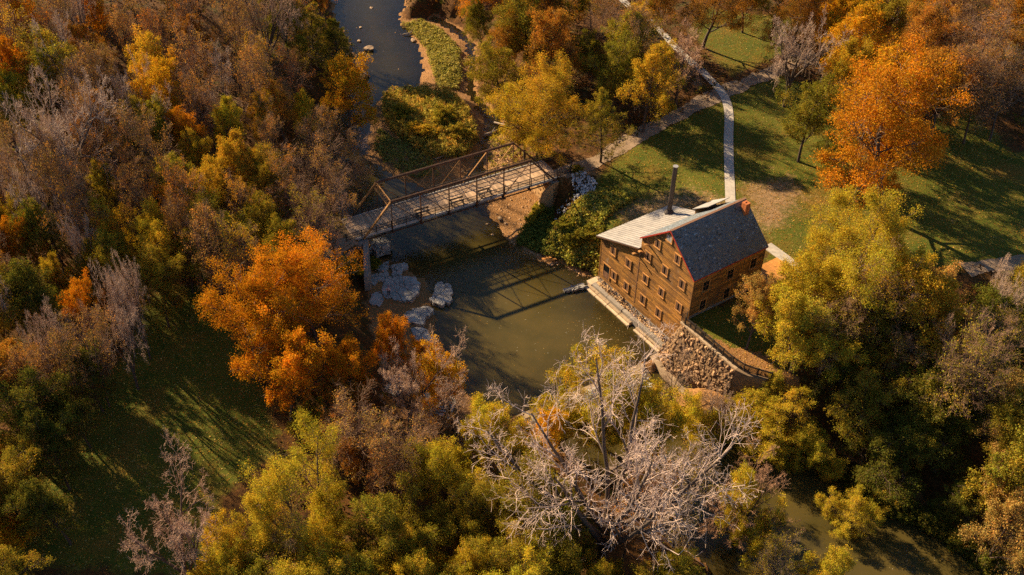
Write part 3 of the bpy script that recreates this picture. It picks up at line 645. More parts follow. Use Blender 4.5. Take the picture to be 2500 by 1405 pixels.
ledge_blocks(-16.85, -7.95, 4, -1.88, -1.525, -0.8, 0.20, PALE, 'edge_kerb', 0.02); ledge_blocks(-7.05, -2.3, 2, -1.75, -1.41, -0.8, 0.20, PALE, 'edge_kerb', 0.02)
m_ = MB(); m_.box(-17.3, -16.3, -1.2, 0.9, -0.8, 0.6); m_.build('end_block', PALE, led, bevel=0.03)
m_ = MB(); m_.prism([(-2.25, -3.0), (1.0, -3.6), (6.5, -3.9), (6.5, -2.4), (-2.25, -1.2)], -1.5, 0.12); m_.build('apron_slab', OLD_CONCRETE, led, bevel=0.03)
# --- boardwalk at the rear corner
PLANK = solid('boardwalk_plank', (0.46, 0.18, 0.03), (0.62, 0.28, 0.06), 1.0, 0.8, 0.3, 8.0, 0.2, stretch=(4, 0.6, 1))
deck = empty('boardwalk', (MILL_X, MILL_Y, 0), -MILL_A); tag(deck, 'low orange plank boardwalk at the rear corner of the mill', 'boardwalk')
for k in range(17):
    y = ML + 0.6 + k * 0.30; m_ = MB(); m_.box(-2.4 + 0.02 * (k % 3), 1.1 + 0.03 * (k % 2), y, y + 0.285, Z_LAWN + 0.16, Z_LAWN + 0.21); m_.build('plank', PLANK, deck)
m_ = MB(); m_.box(-2.2, -2.05, ML + .62, ML + 5.6, Z_LAWN - .2, Z_LAWN + .155); m_.box(0.8, 0.95, ML + .62, ML + 5.6, Z_LAWN - .2, Z_LAWN + .155); m_.build('joist', SHUTTER, deck)
m_ = MB(); m_.box(-5.0, 1.4, ML + 5.75, ML + 7.3, Z_LAWN - .3, Z_LAWN + 0.12)
pad = m_.build('entrance_pad', CONCRETE, None, bevel=0.02); pad.location = (MILL_X, MILL_Y, 0); pad.rotation_euler = (0, 0, -MILL_A); tag(pad, 'pale concrete pad behind the boardwalk at the mill', 'paving')

# ------------------------------------------------------------------ rubble retaining wall and iron fence beside the mill
rw = empty('retaining_wall', (MILL_X, MILL_Y, 0), -MILL_A); tag(rw, 'rough rubble stone retaining wall below the iron fence beside the mill', 'wall')
def wall_front(x): return -0.95 if x < 9.2 else -0.95 + 0.55 * (x - 9.2)
m_ = MB()
m_.poly([(-2.7, -0.9, -0.5), (-2.7, -1.4, -0.5), (0.3, -3.1, -0.8), (9.2, -2.0, 2.2), (9.2, -1.0, 6.3), (0.2, -1.1, 6.3), (-1.4, -0.3, 3.4), (0.2, -0.05, 6.3), (9.2, -0.2, 6.3)],
       [(1, 2, 5, 6), (2, 3, 4, 5), (4, 8, 7, 5), (6, 5, 7), (0, 1, 6)])
m_.build('wall_core', solid('wall_mortar', (0.16, 0.09, 0.035), (0.28, 0.17, 0.085), 1.5, 0.95, 0.6, 6, 0), rw)
RB = rock_set('stone', RUBBLE, 10, 3, rough=0.3)
n_st = 0
for k in range(292):
    x = -2.4 + 11.5 * rng.random(); f = rng.random() ** 0.9
    xl = 0.2 - 2.5 * (1 - f)
    if x < xl: x = xl + rng.random() * 1.5
    if 2.6 < x < 3.9 and f < 0.20: continue                    # culvert opening
    zb = -0.1 + 2.7 * max(0, x) / 9.2; yb = -2.95 + 1.0 * max(0, x) / 9.2; z = zb + (6.25 - zb) * f; y = yb + (-1.0 - yb) * f
    if x < 0.3: y = y + (0.3 - x) * 0.45
    s_ = rng.choice((.3, .4, .5, .5, .8)) * rng.uniform(0.8, 1.15)
    o = link('stone', rng.choice(RB), rw); o.location = (x, y - 0.02, z); o.scale = (s_ * 1.15, s_ * .7, s_ * .85); o.rotation_euler = (rng.uniform(-.5, .5), rng.uniform(-.5, .5), rng.uniform(0, 6)); n_st += 1
bmr = bmesh.new()
for k in range(900):
    f = rng.random(); x = rng.uniform(0.2 - 2.6 * (1 - f), 9.15)
    if 2.5 < x < 4.0 and f < 0.18: continue
    zb = -0.3 + 2.7 * max(0, x) / 9.2; yb = -2.98 + 1.0 * max(0, x) / 9.2; z = zb + (6.2 - zb) * f; y = yb + (-1.0 - yb) * f + (max(0, 0.3 - x) * 0.45); s_ = rng.uniform(.22, .5)
    res = bmesh.ops.create_icosphere(bmr, subdivisions=1, radius=.5); mt = Matrix.Translation((x, y + .04, z)) @ Matrix.Rotation(rng.uniform(0, 6), 4, 'X') @ Matrix.Rotation(rng.uniform(0, 6), 4, 'Z') @ Matrix.Diagonal((s_ * 1.3, s_ * .9, s_, 1))
    for v in res['verts']: v.co = mt @ (v.co * rng.uniform(.75, 1.1))
me_ = bpy.data.meshes.new('rubble_fill'); bmr.to_mesh(me_); bmr.free(); o = link('rubble_fill', me_, rw, RUBBLE); o['kind'] = 'stuff'
m_ = MB(); m_.box(-0.1, 9.2, -1.12, -0.74, 6.25, 6.52); cop = m_.build('coping', OLD_CONCRETE, rw, bevel=0.03)
# the wall turns and runs on towards the trees, plain concrete face
m_ = MB(); pts = [(9.22, -1.25), (10.6, -0.75), (12.2, 0.45)]
for (a, b), (c, d_) in zip(pts[:-1], pts[1:]):
    m_.poly([(a, b - .5, -1.5), (c, d_ - .5, -1.5), (c, d_, 6.52), (a, b, 6.52), (a, b + 1.2, -1.5), (c, d_ + 1.2, -1.5), (c, d_ + .55, 6.52), (a, b + .55, 6.52)], [(0, 1, 2, 3), (7, 6, 5, 4), (3, 2, 6, 7), (0, 3, 7, 4), (1, 5, 6, 2)])
m_.build('wing_wall', solid('wing_wall_stone', (0.10, 0.06, 0.03), (0.24, 0.16, 0.09), 1.2, 0.95, 0.8, 3.0, 0), rw)
# culvert mouth: arch of voussoirs in front of a dark hole
m_ = MB(); m_.box(2.6, 3.9, -3.0, -2.0, 0.0, 1.6); m_.build('culvert_mouth', GLASS, rw)
for k in range(7):
    t = math.pi * (k + 0.5) / 7; o = link('stone', RB[k % len(RB)], rw); o.location = (3.25 - 0.85 * math.cos(t), -2.85, 1.25 + 0.75 * math.sin(t)); o.scale = (0.5, 0.6, 0.42); o.rotation_euler = (0, t - math.pi / 2, k)
fe = empty('iron_fence', (MILL_X, MILL_Y, 0), -MILL_A); tag(fe, 'black iron picket fence curving along the top of the rubble wall', 'fence')
FL = smooth_line([(-0.05, -0.15), (-0.05, -1.0), (1.6, -0.88), (5.9, -0.86), (9.0, -0.80), (10.4, -0.35), (11.5, 0.35), (12.9, 1.3)], 0.11)
zf = 6.52
seg = np.concatenate([[0], np.cumsum(np.linalg.norm(np.diff(FL, axis=0), axis=1))]); nF = int(seg[-1] / 1.55)
fpt = lambda s: (float(np.interp(s, seg, FL[:, 0])), float(np.interp(s, seg, FL[:, 1])))
for i in range(nF + 1):
    x, y = fpt(i * 1.55); m_ = MB(); m_.box(x - .05, x + .05, y - .05, y + .05, zf - .3, zf + 1.16); m_.build('post', IRON, fe)
    if i < nF:
        m_ = MB(); a, b = fpt(i * 1.55), fpt((i + 1) * 1.55)
        for hz in (0.14, 0.92, 1.04): r_ = MB(); r_.bar((*a, zf + hz), (*b, zf + hz), 0.07, 0.07); r_.build('rail', IRON, fe)
        m_ = MB()
        for k in range(1, 13): x, y = fpt((i + k / 13) * 1.55); m_.box(x - .02, x + .02, y - .02, y + .02, zf + .14, zf + 1.04)
        p_ = m_.build('pickets', IRON, fe); p_['kind'] = 'stuff'
# stay braces on the water side
for x in (5.3, 6.1):
    m_ = MB(); m_.bar((x, -0.88, zf + .9), (x - 0.15, -1.75, zf - 1.3), 0.07); m_.build('stay', IRON, fe)

# ------------------------------------------------------------------ truss bridge
RUST = solid('rusted_iron', (0.06, 0.026, 0.013), (0.14, 0.06, 0.028), 1.5, 0.8, 0.4, 9.0, 0.15, spots=((0.26, 0.11, 0.035), 1.2, 0.62))
RUSTO = solid('orange_rust_iron', (0.30, 0.135, 0.03), (0.42, 0.20, 0.05), 1.2, 0.8, 0.4, 9.0, 0.2, spots=((0.14, 0.06, 0.02), 2.0, 0.6))
DECKM = solid('bridge_plank', (0.34, 0.215, 0.125), (0.56, 0.38, 0.24), 1.2, 0.85, 0.4, 8.0, 0.28, stretch=(1, 1, 1))
ABUT = solid('abutment_stone', (0.34, 0.20, 0.08), (0.52, 0.33, 0.16), 1.2, 0.92, 0.6, 5.0, 0.3)
br = empty('truss_bridge', (BR_O[0], BR_O[1], BR_Z), math.atan2(BR_D[1], BR_D[0]))
tag(br, 'rusty iron truss footbridge with plank deck spanning the creek', 'bridge')
TW = 4.6; NJ = [0.67 + 4.12 * i for i in range(8)]; TH = 4.22; ZB = -0.30
# deck: planks laid across on joists
pm = []
for v in range(4):
    m_ = MB(); m_.box(0, 0.235, 0.12 - 0.02 * v, TW - 0.12 + 0.02 * (v % 2), -0.09, 0.0 - 0.006 * (v % 2)); o = m_.build('deck_plank', DECKM, br); pm.append(o)
k = 0; s = -0.6; used = set()
while s < 30.2:
    v = rng.randrange(4)
    if v in used: o = pm[v].copy(); COL.objects.link(o); o.parent = br
    else: o = pm[v]; used.add(v)
    o.location = (s, 0, rng.uniform(-.012, .012)); s += 0.245
for v in range(4):
    if v not in used: bpy.data.objects.remove(pm[v])
for t in (0.25, 1.3, 2.3, 3.3, 4.35):
    m_ = MB(); m_.box(0.2, 29.9, t - .07, t + .07, -0.38, -0.10); m_.build('stringer', RUST, br)
for s in NJ[1:-1]:
    m_ = MB(); m_.box(s - .1, s + .1, -0.35, TW + .35, -0.72, -0.39); m_.build('floor_beam', RUST, br)
m_ = MB(); m_.box(-0.4, 30, -0.02, 0.10, -0.30, 0.06); m_.build('kerb_beam', GREYWOOD, br)
m_ = MB(); m_.box(-0.4, 30, TW - .10, TW + 0.02, -0.30, 0.06); m_.build('kerb_beam', GREYWOOD, br)
for t in (-0.12, TW + 0.12):
    tr = empty('truss', (0, t, 0)); tr.parent = br
    m_ = MB(); m_.bar((NJ[1] - .1, 0, TH), (NJ[6] + .1, 0, TH), 0.30, 0.22); m_.build('top_chord', RUST, tr)
    m_ = MB(); m_.bar((NJ[1] - .1, 0.07, TH + .135), (NJ[6] + .1, .07, TH + .135), 0.05, 0.03); m_.bar((NJ[1] - .1, -0.07, TH + .135), (NJ[6] + .1, -.07, TH + .135), 0.05, 0.03); m_.build('chord_flange', RUST, tr)
    for a, b in ((0, 1), (7, 6)):
        m_ = MB(); m_.bar((NJ[a], 0, ZB), (NJ[b], 0, TH), 0.24, 0.2); m_.build('end_post', RUSTO if a == 0 else RUST, tr)
    for i in range(1, 7):
        m_ = MB(); w_ = 0.14 if i in (2, 3, 4, 5) else 0.07; m_.bar((NJ[i], -.05, ZB - 0.45), (NJ[i], -.05, TH), w_, 0.05); m_.bar((NJ[i], .05, ZB - 0.45), (NJ[i], .05, TH), w_, 0.05)
        if w_ > 0.1:
            z = 0.4
            while z < TH - .3: m_.bar((NJ[i] - .05, 0, z), (NJ[i] + .05, 0, z + .3), 0.1, 0.02); z += 0.45
        m_.build('vertical_post', RUST, tr)
    for i, j in ((1, 2), (2, 3), (6, 5), (5, 4)):
        m_ = MB(); m_.bar((NJ[i], -.045, TH - .1), (NJ[j], -.045, ZB), 0.06, 0.07); m_.bar((NJ[i], .045, TH - .1), (NJ[j], .045, ZB), .06, .07); m_.build('diagonal', RUSTO if t > 1 else RUST, tr)
    for i, j in ((3, 4), (4, 3)):
        m_ = MB(); m_.tube((NJ[i], 0, TH - .1), (NJ[j], 0, ZB), 0.036, k=5); m_.build('tie_rod', RUSTO, tr)
    for i, j in ((3, 2), (4, 5)):
        m_ = MB(); m_.tube((NJ[i], 0.03, TH - .1), (NJ[j], .03, ZB), 0.024, k=5); m_.build('tie_rod', RUST, tr)
    m_ = MB(); m_.bar((NJ[0], -.06, ZB - .3), (NJ[7], -.06, ZB - .3), 0.03, 0.12); m_.bar((NJ[0], .06, ZB - .3), (NJ[7], .06, ZB - .3), .03, .12); m_.build('bottom_chord', RUST, tr)
# portal strut: lattice across the left end only
for e in (1,):
    m_ = MB(); s = NJ[e]
    m_.bar((s, 0, TH + .02), (s, TW, TH + .02), 0.10, 0.08); m_.bar((s - .42, 0, TH - .55), (s - .42, TW, TH - .55), 0.10, 0.08)
    n = 9
    for i in range(n):
        a, b = TW * i / n, TW * (i + 1) / n; m_.bar((s, a, TH), (s - .42, b, TH - .55), 0.06, 0.02); m_.bar((s, b, TH), (s - .42, a, TH - .55), .06, .02)
    m_.build('portal_strut', RUSTO, br)
# railings inside the trusses
for t, a0, a1 in ((0.02, -1.6, 32.0), (TW - 0.02, -3.0, 31.0)):
    rl = empty('railing', (0, t, 0)); rl.parent = br
    n = int((a1 - a0) / 2.05); st = (a1 - a0) / n
    for i in range(n + 1):
        x = a0 + i * st; m_ = MB(); m_.box(x - .06, x + .06, -.05, .05, -0.15, 1.14); m_.build('rail_post', IRON, rl)
        if i == n: break
        for z in (0.16, 0.60, 1.06): m_ = MB(); m_.box(x + .06, x + st - .06, -.03, .03, z - .03, z + .03); m_.build('rail', IRON, rl)
        m_ = MB()
        for k in range(1, 15): xx = x + .06 + (st - .12) * k / 15; m_.box(xx - .016, xx + .016, -.016, .016, 0.16, 1.06)
        p_ = m_.build('balusters', IRON, rl); p_['kind'] = 'stuff'
m_ = MB(); m_.box(32.0, 32.12, -.06, .06, -.3, 1.95); m_.build('marker_post', IRON, br)

# benches on the deck
bw_ = BR_D; rzb = math.atan2(BR_D[1], BR_D[0])
def bench(s, t, label):
    p = BR_O + BR_D * s + BR_N * t; o = empty('bench', (p[0], p[1], BR_Z + 0.005), rzb); tag(o, label, 'bench', 'benches on the bridge deck')
    for y in (-.13, .05): m_ = MB(); m_.box(-1.05, 1.05, y, y + .15, 0.40, 0.45); m_.build('seat_plank', IRON, o)
    for z in (0.62, 0.78): m_ = MB(); m_.box(-1.05, 1.05, 0.26, 0.30, z, z + .12); m_.build('back_slat', IRON, o)
    for x in (-.8, .8): m_ = MB(); m_.box(x - .04, x + .04, -.16, .24, 0, 0.40); m_.box(x - .04, x + .04, .22, .26, 0, .95); m_.build('leg', IRON, o)
bench(9.5, 0.75, 'dark slatted bench on the bridge deck at the wooded end'); bench(14.6, 0.75, 'dark slatted bench at the middle of the bridge deck'); bench(18.9, 0.85, 'dark slatted bench on the bridge deck at the lawn end')

# abutments
def masonry(name, parent, x0, x1, y, z0, z1, mat, face=-1, batter=0.0, bh=0.38, bl=0.75, axis='x', seed=1):
    """coursed blocks on a face; axis x: face looks along y; axis y: face looks along x"""
    r = random.Random(seed); z = z0; row = 0
    while z < z1 - .1:
        h = min(bh * r.uniform(.85, 1.15), z1 - z); x = x0 - (0.3 if row % 2 else 0)
        while x < x1 - .05:
            l = bl * r.uniform(.7, 1.35); a, b = max(x, x0), min(x + l, x1)
            if b - a > .12:
                m_ = MB(); off = batter * (z1 - z) ; pr = r.uniform(.02, .09)
                ya, yb = sorted((y + face * (off + pr), y - face * .3))
                if axis == 'x': m_.box(a + .012, b - .012, ya, yb, z + .01, z + h - .01)
                else: m_.box(ya, yb, a + .012, b - .012, z + .01, z + h - .01)
                m_.build('stone_block', mat, parent)
            x += l
        z += h; row += 1
ab = empty('abutment', (BR_O[0], BR_O[1], 0), rzb); tag(ab, 'stone abutment under the lawn end of the bridge above the gravel', 'abutment')
m_ = MB(); m_.poly([(28.5, -0.5, -1), (31.8, -0.6, -1), (31.8, TW + .6, -1), (28.5, TW + .5, -1), (28.8, -0.35, 4.55), (31.8, -0.4, 4.55), (31.8, TW + .4, 4.55), (28.8, TW + .35, 4.55)], [(3, 2, 1, 0), (4, 5, 6, 7), (0, 1, 5, 4), (1, 2, 6, 5), (2, 3, 7, 6), (3, 0, 4, 7)]); m_.build('abutment_core', GREY_CONCRETE, ab)
masonry('stone', ab, -0.5, TW + .5, 28.75, -0.2, 4.5, ABUT, -1, 0.06, axis='y', seed=4)
masonry('stone', ab, 28.75, 31.8, -0.42, -0.2, 4.5, ABUT, -1, 0.03, axis='x', seed=5)
m_ = MB(); m_.poly([(26.2, -0.4, -.6), (28.9, -0.75, -.6), (28.9, -0.2, -.6), (26.2, 0.1, -.6), (27.6, -0.4, 3.2), (28.9, -0.6, 4.5), (28.9, -.2, 4.5), (27.6, 0.0, 3.2)], [(3, 2, 1, 0), (4, 5, 6, 7), (0, 1, 5, 4), (1, 2, 6, 5), (2, 3, 7, 6), (3, 0, 4, 7)]); m_.build('wing_wall', ABUT, ab)
ab = empty('abutment', (BR_O[0], BR_O[1], 0), rzb); tag(ab, 'smooth grey concrete abutment under the wooded end of the bridge', 'abutment')
m_ = MB(); m_.box(-1.2, 1.1, -0.7, TW + .6, -1, 4.55); m_.build('abutment_core', GREY_CONCRETE, ab, bevel=.04)
m_ = MB(); m_.poly([(-0.6, -5.2, -.6), (1.2, -0.72, -.6), (0.2, -0.72, -.6), (-1.6, -5.2, -.6), (-0.9, -5.0, 2.6), (1.0, -0.72, 4.4), (0.3, -0.72, 4.4), (-1.5, -5.0, 2.6)], [(3, 2, 1, 0), (4, 5, 6, 7), (0, 1, 5, 4), (1, 2, 6, 5), (2, 3, 7, 6), (3, 0, 4, 7)]); m_.build('wing_wall', GREY_CONCRETE, ab)

# ------------------------------------------------------------------ weir
wr = empty('weir'); tag(wr, 'low concrete weir with white water across the creek behind the bare tree', 'weir')
def wline(t, off=0): p = WEIR_A + (WEIR_B - WEIR_A) * t + _n * off; return p
m_ = MB(); a, b, c, d_ = wline(-.03, .35), wline(1.03, .35), wline(1.03, -.5), wline(-.03, -.5); m_.prism([a, d_, c, b], -1.6, [0.03, -0.02, -0.02, 0.03]); m_.build('weir_crest', OLD_CONCRETE, wr)
m_ = MB(); a, b, c, d_ = wline(-.03, -.5), wline(1.03, -.5), wline(1.03, -2.0), wline(-.03, -2.0); m_.prism([a, d_, c, b], -1.8, [-.04, -0.7, -0.7, -.04]); m_.build('weir_apron', OLD_CONCRETE, wr)
def foam_material():
    m, t, N, out, L = nodes('foam'); p = N('ShaderNodeNewGeometry').outputs['Position']
    f = ramp(N, L, noise(N, L, p, 3.0, 5, .7), 0.47, 0.6); d = N('ShaderNodeBsdfDiffuse'); d.inputs[0].default_value = (.85, .85, .86, 1); tr = N('ShaderNodeBsdfTransparent')
    mx = N('ShaderNodeMixShader'); L(f, mx.inputs[0]); L(tr.outputs[0], mx.inputs[1]); L(d.outputs[0], mx.inputs[2]); L(mx.outputs[0], out.inputs[0]); return m
FOAM = foam_material()
V = []; Q = []; n = 60
for i in range(n + 1):
    t = i / n * .94 + .06
    for k, (off, z) in enumerate(((-.25, .02), (-.6, -.02), (-1.2, -.33), (-2.0, -.52), (-3.4, -.56))): p = wline(t, off + .12 * math.sin(i * 1.7 + k)); V.append((p[0], p[1], z + .02 * math.sin(i * 2.3 + k * 1.1)))
for i in range(n):
    for k in range(4): j = i * 5 + k; Q.append((j, j + 1, j + 6, j + 5))
link('foam', mesh_np('foam', np.array(V), np.array(Q), FOAM), wr)

# ------------------------------------------------------------------ tree generator
def unit(v): return v / (np.linalg.norm(v, axis=-1, keepdims=True) + 1e-9)

def sweep(rng, start, d, length, r0, n, wobble, trop, taper=0.35):
    """many curved branches at once -> points (M,n+1,3), radii (M,n+1)"""
    M = len(start); P = np.zeros((M, n + 1, 3)); P[:, 0] = start; d = unit(d)
    for i in range(n):
        d = unit(d + rng.normal(0, wobble, (M, 3)) + np.array((0, 0, trop)))
        P[:, i + 1] = P[:, i] + d * (length / n)[:, None]
    return P, r0[:, None] * np.linspace(1, taper, n + 1)[None, :]

def offshoots(rng, P, Rd, k, t0, t1, ang, asd, lens, n, wobble, trop, rr, taper=0.35, flat=0.0):
    M, m = P.shape[0], P.shape[1] - 1
    t = (t0 + (t1 - t0) * ((np.arange(k)[None, :] + rng.uniform(0, 1, (M, k))) / k)); f = t * m; i = np.minimum(f.astype(int), m - 1); w = (f - i)[..., None]
    rows = np.arange(M)[:, None]; pos = P[rows, i] * (1 - w) + P[rows, i + 1] * w; tan = unit(P[rows, i + 1] - P[rows, i]); rad = Rd[rows, i]
    az = rng.uniform(0, 6.283, (M, 1)) + np.arange(k)[None, :] * 2.399 + rng.normal(0, .4, (M, k))
    ref = np.where(np.abs(tan[..., 2:3]) > 0.9, np.array((1., 0, 0)), np.array((0, 0, 1.))); a = unit(np.cross(tan, ref)); b = np.cross(tan, a)
    th = (ang(t) if callable(ang) else ang) + rng.normal(0, asd, (M, k))
    d = tan * np.cos(th)[..., None] + (a * np.cos(az)[..., None] + b * np.sin(az)[..., None]) * np.sin(th)[..., None]
    d[..., 2] *= (1 - flat)
    plen = np.linalg.norm(np.diff(P, axis=1), axis=2).sum(1)[:, None]
    ln = lens(t, plen) * rng.uniform(0.7, 1.25, (M, k))
    return sweep(rng, pos.reshape(-1, 3), d.reshape(-1, 3), ln.ravel(), np.maximum((rad * rr).ravel(), 0.004), n, wobble, trop, taper)

def tubes(levels, sides):
    Vs, Qs, T, n0 = [], [], [], 0
    for (P, Rd), k in zip(levels, sides):
        M, m1 = Rd.shape; tan = unit(P[:, -1] - P[:, 0]); ref = np.where(np.abs(tan[:, 2:3]) > 0.9, np.array((1., 0, 0)), np.array((0, 0, 1.)))
        a = unit(np.cross(tan, ref)); b = np.cross(tan, a); th = np.arange(k) * 2 * np.pi / k
        ring = a[:, None, None, :] * np.cos(th)[None, None, :, None] + b[:, None, None, :] * np.sin(th)[None, None, :, None]
        V = P[:, :, None, :] + ring * Rd[:, :, None, None]; Vs.append(V.reshape(-1, 3))
        base = n0 + (np.arange(M)[:, None, None] * m1 + np.arange(m1 - 1)[None, :, None]) * k; j = np.arange(k)[None, None, :]; j2 = (j + 1) % k
        Qs.append(np.stack([base + j, base + j2, base + k + j2, base + k + j], -1).reshape(-1, 4)); T.append(np.repeat(Rd[:, :-1].ravel(), k)); n0 += V.size // 3
    return np.concatenate(Vs), np.concatenate(Qs), np.concatenate(T)

def quads(rng, C, size, aspect, tint, up=0.3, along=None, jit=0.35):
    """diamond leaves at points C"""
    n = len(C); nr = unit(rng.normal(0, 1, (n, 3)) + np.array((0, 0, up))); a = rng.normal(0, 1, (n, 3)) if along is None else along + rng.normal(0, jit, (n, 3))
    a = unit(a - nr * (a * nr).sum(1, keepdims=True)); b = np.cross(nr, a); s = size * rng.uniform(.65, 1.35, (n, 1))
    V = np.stack([C - a * s, C + b * s * aspect, C + a * s, C - b * s * aspect], 1).reshape(-1, 3)
    return V, np.arange(4 * n).reshape(n, 4), tint

TREE0 = {}
def build_tree(kind, seed, dense=False):
    rng = np.random.RandomState(seed * 17 + 3); H, R = 14.0, 5.2
    one = np.ones(1)
    if kind in ('maple', 'oak', 'cone', 'sparse'):
        th = {'maple': .82, 'oak': .8, 'cone': .97, 'sparse': .85}[kind]
        P0, R0 = sweep(rng, np.zeros((1, 3)), np.array([[rng.normal(0, .05), rng.normal(0, .05), 1.]]), one * H * th, one * (.24 if kind != 'sparse' else .17), 9, .05, .03, .25)
        if kind == 'cone': L1 = offshoots(rng, P0, R0, 34, .16, .99, lambda t: 1.35 - .5 * t, .1, lambda t, p: R * (1.12 - 1.0 * t), 4, .06, .02, .35, .3)
        else:
            prof = lambda t: np.sqrt(np.clip(1 - ((t - .52) / .62) ** 2, .12, 1))
            L1 = offshoots(rng, P0, R0, 15, .26, 1.0, lambda t: 1.25 - .75 * t, .14, lambda t, p: R * 1.02 * prof(t), 6, .13, .06, .5, .3)
        k2, k3, k4 = {'maple': (7, 6, 4), 'oak': (7, 6, 4), 'cone': (6, 5, 3), 'sparse': (7, 7, 4)}[kind]
    elif kind in ('locust', 'bare', 'grand'):
        P0, R0 = sweep(rng, np.zeros((1, 3)), np.array([[rng.normal(0, .06), rng.normal(0, .06), 1.]]), one * H * {'locust': .30, 'bare': .30, 'grand': .24}[kind], one * {'locust': .26, 'bare': .27, 'grand': .30}[kind], 5, .05, 0, .75)
        L0 = offshoots(rng, P0, R0, {'locust': 8, 'bare': 6, 'grand': 10}[kind], .45, 1.0, (lambda t: np.resize(np.array((.78, .2, .6, .45, .85, .3, .66, .5, .74, .36)), t.shape)) if kind == 'grand' else (.72 if kind == 'locust' else .62), .08 if kind == 'grand' else .26, lambda t, p: H * .66 + 0 * t, 8, .075 if kind == 'grand' else .11, .01, .62, .22)
        L1 = offshoots(rng, *L0, 8 if kind == 'locust' else (6 if kind == 'grand' else 6), .25, 1.0, .62 if kind == 'grand' else .75, .2, lambda t, p: p * .46 * (1.15 - .6 * t), 6, .15, .02, .55, .25)
        k2, k3, k4 = {'locust': (6, 5, 4), 'bare': (6, 5, 4), 'grand': (6, 5, 3)}[kind]
    else:   # shrub: many stems
        n = 12; az = np.arange(n) * 2.399; lean = rng.uniform(.15, .95, n)
        P0, R0 = sweep(rng, rng.normal(0, .35, (n, 3)) * np.array((1, 1, 0)), np.stack([np.cos(az) * lean, np.sin(az) * lean, np.ones(n)], 1), np.full(n, 8.5) * rng.uniform(.7, 1.1, n), np.full(n, .09), 6, .1, 0, .3)
        L1 = offshoots(rng, P0, R0, 6, .2, 1.0, .7, .2, lambda t, p: p * .42 * (1.2 - .6 * t), 4, .15, .03, .5, .3); k2, k3, k4 = 4, 4, 3
    wob2 = .2 if kind == 'bare' else .13
    L2 = offshoots(rng, *L1, k2, .18, 1.0, .8, .25, lambda t, p: p * .44 * (1.2 - .6 * t), 4, wob2, .03, .5, .35)
    L3 = offshoots(rng, *L2, k3, .15, 1.0, .7, .25, lambda t, p: p * .55 * (1.15 - .5 * t), 3, .13, .02, .55, .4)
    L4 = offshoots(rng, *L3, k4, .2, 1.0, .8, .3, lambda t, p: p * .60 + .05, 2, .14, .0, .6, .4)
    big = [(P0, R0)] + ([L0] if kind in ('locust', 'bare', 'grand') else []) + [L1]
    fine = [L2, L3] + ([L4] if kind in ('bare', 'grand', 'sparse') else [])
    tips = np.concatenate([L3[0].reshape(-1, 3), L4[0][:, 1:].reshape(-1, 3)])
    rxy = np.percentile(np.hypot(tips[:, 0], tips[:, 1]), 90 if kind in ('grand', 'locust') else 95); top = np.percentile(tips[:, 2], 99.5)
    S = np.array((R / rxy, R / rxy, H / top))
    ctr = np.array((np.median(tips[:, 0]), np.median(tips[:, 1]), 0)) * 0.0
    for lv in big + fine + ([] if L4 is fine[-1] else [L4]) + ([] if any(L3 is f for f in fine) else [L3]): lv[0][...] = (lv[0] - ctr) * S
    minr = {'bare': .011, 'grand': .0065, 'sparse': .009}.get(kind, .01)
    for lv in fine: lv[1][...] = np.maximum(lv[1], minr)
    V, Q, T = tubes(big, [9 if i == 0 else 6 for i in range(len(big))])
    thin = np.array({'grand': (.66, .49, .38), 'bare': (.42, .29, .20)}.get(kind, (.21, .14, .095))); thick = np.array((.085, .058, .042)); mixk = lambda T: np.clip((.055 - T) / .04, 0, 1)[:, None]
    trunk = mesh_np('trunk', V, Q, BARK, thick + (thin - thick) * mixk(T), smooth=True)
    V, Q, T = tubes(fine, [4, 3, 3][:len(fine)])
    twig = mesh_np('branches', V, Q, BARK, thick + (thin - thick) * mixk(T))
    # leaves
    leaf = None
    cfg = {'maple': (10, .088, .75, .20), 'oak': (10, .088, .7, .20), 'cone': (9, .085, .5, .16), 'sparse': (3, .075, .7, .18), 'locust': (7, .092, .45, .22), 'shrub': (4, .26, .62, .35), 'bare': None, 'grand': None}[kind]
    if cfg:
        nl, sz, asp, spread = cfg
        if dense: nl, sz = int(nl * 2.3), sz * .62                  # large crowns keep small leaves
        A = L4[0]; M = len(A); t = rng.uniform(0.1, 1, (M, nl)) * 2; i = np.minimum(t.astype(int), 1); w = (t - i)[..., None]; rows = np.arange(M)[:, None]
        C = (A[rows, i] * (1 - w) + A[rows, i + 1] * w).reshape(-1, 3); al = np.repeat(unit(A[:, -1] - A[:, 0]), nl, 0)
        patch = np.repeat(rng.normal(0, 1, len(L1[0])), max(1, len(A) // len(L1[0])))[:M]; patch = np.resize(patch, M)
        sub = np.repeat(rng.normal(0, 1, max(1, M // (k3 * k4))), k3 * k4)[:M]; sub = np.resize(sub, M); pt = np.repeat(.6 * patch + .6 * sub, nl)
        if kind == 'sparse':
            keep = (np.repeat(sub, nl) > -.1) & (rng.rand(len(C)) < .8); C, al, pt = C[keep], al[keep], pt[keep]
        else:
            keep = ~((np.repeat(sub, nl) < -1.25)); C, al, pt = C[keep], al[keep], pt[keep]
        C = C + rng.normal(0, spread, C.shape)
        br_ = np.exp(rng.normal(0, .22, len(C)) + .10 * pt); hue = .045 * pt + rng.normal(0, .10, len(C))
        tint = np.stack([br_ * (1 + hue), br_ * (1 - hue * .6), br_ * (1 - .3 * hue)], 1).clip(.25, 2.2)
        leaf = mesh_np('crown', *quads(rng, C, sz, asp, None, .35, al if kind == 'locust' else None)[:2], LEAF, tint)
    return trunk, twig, leaf

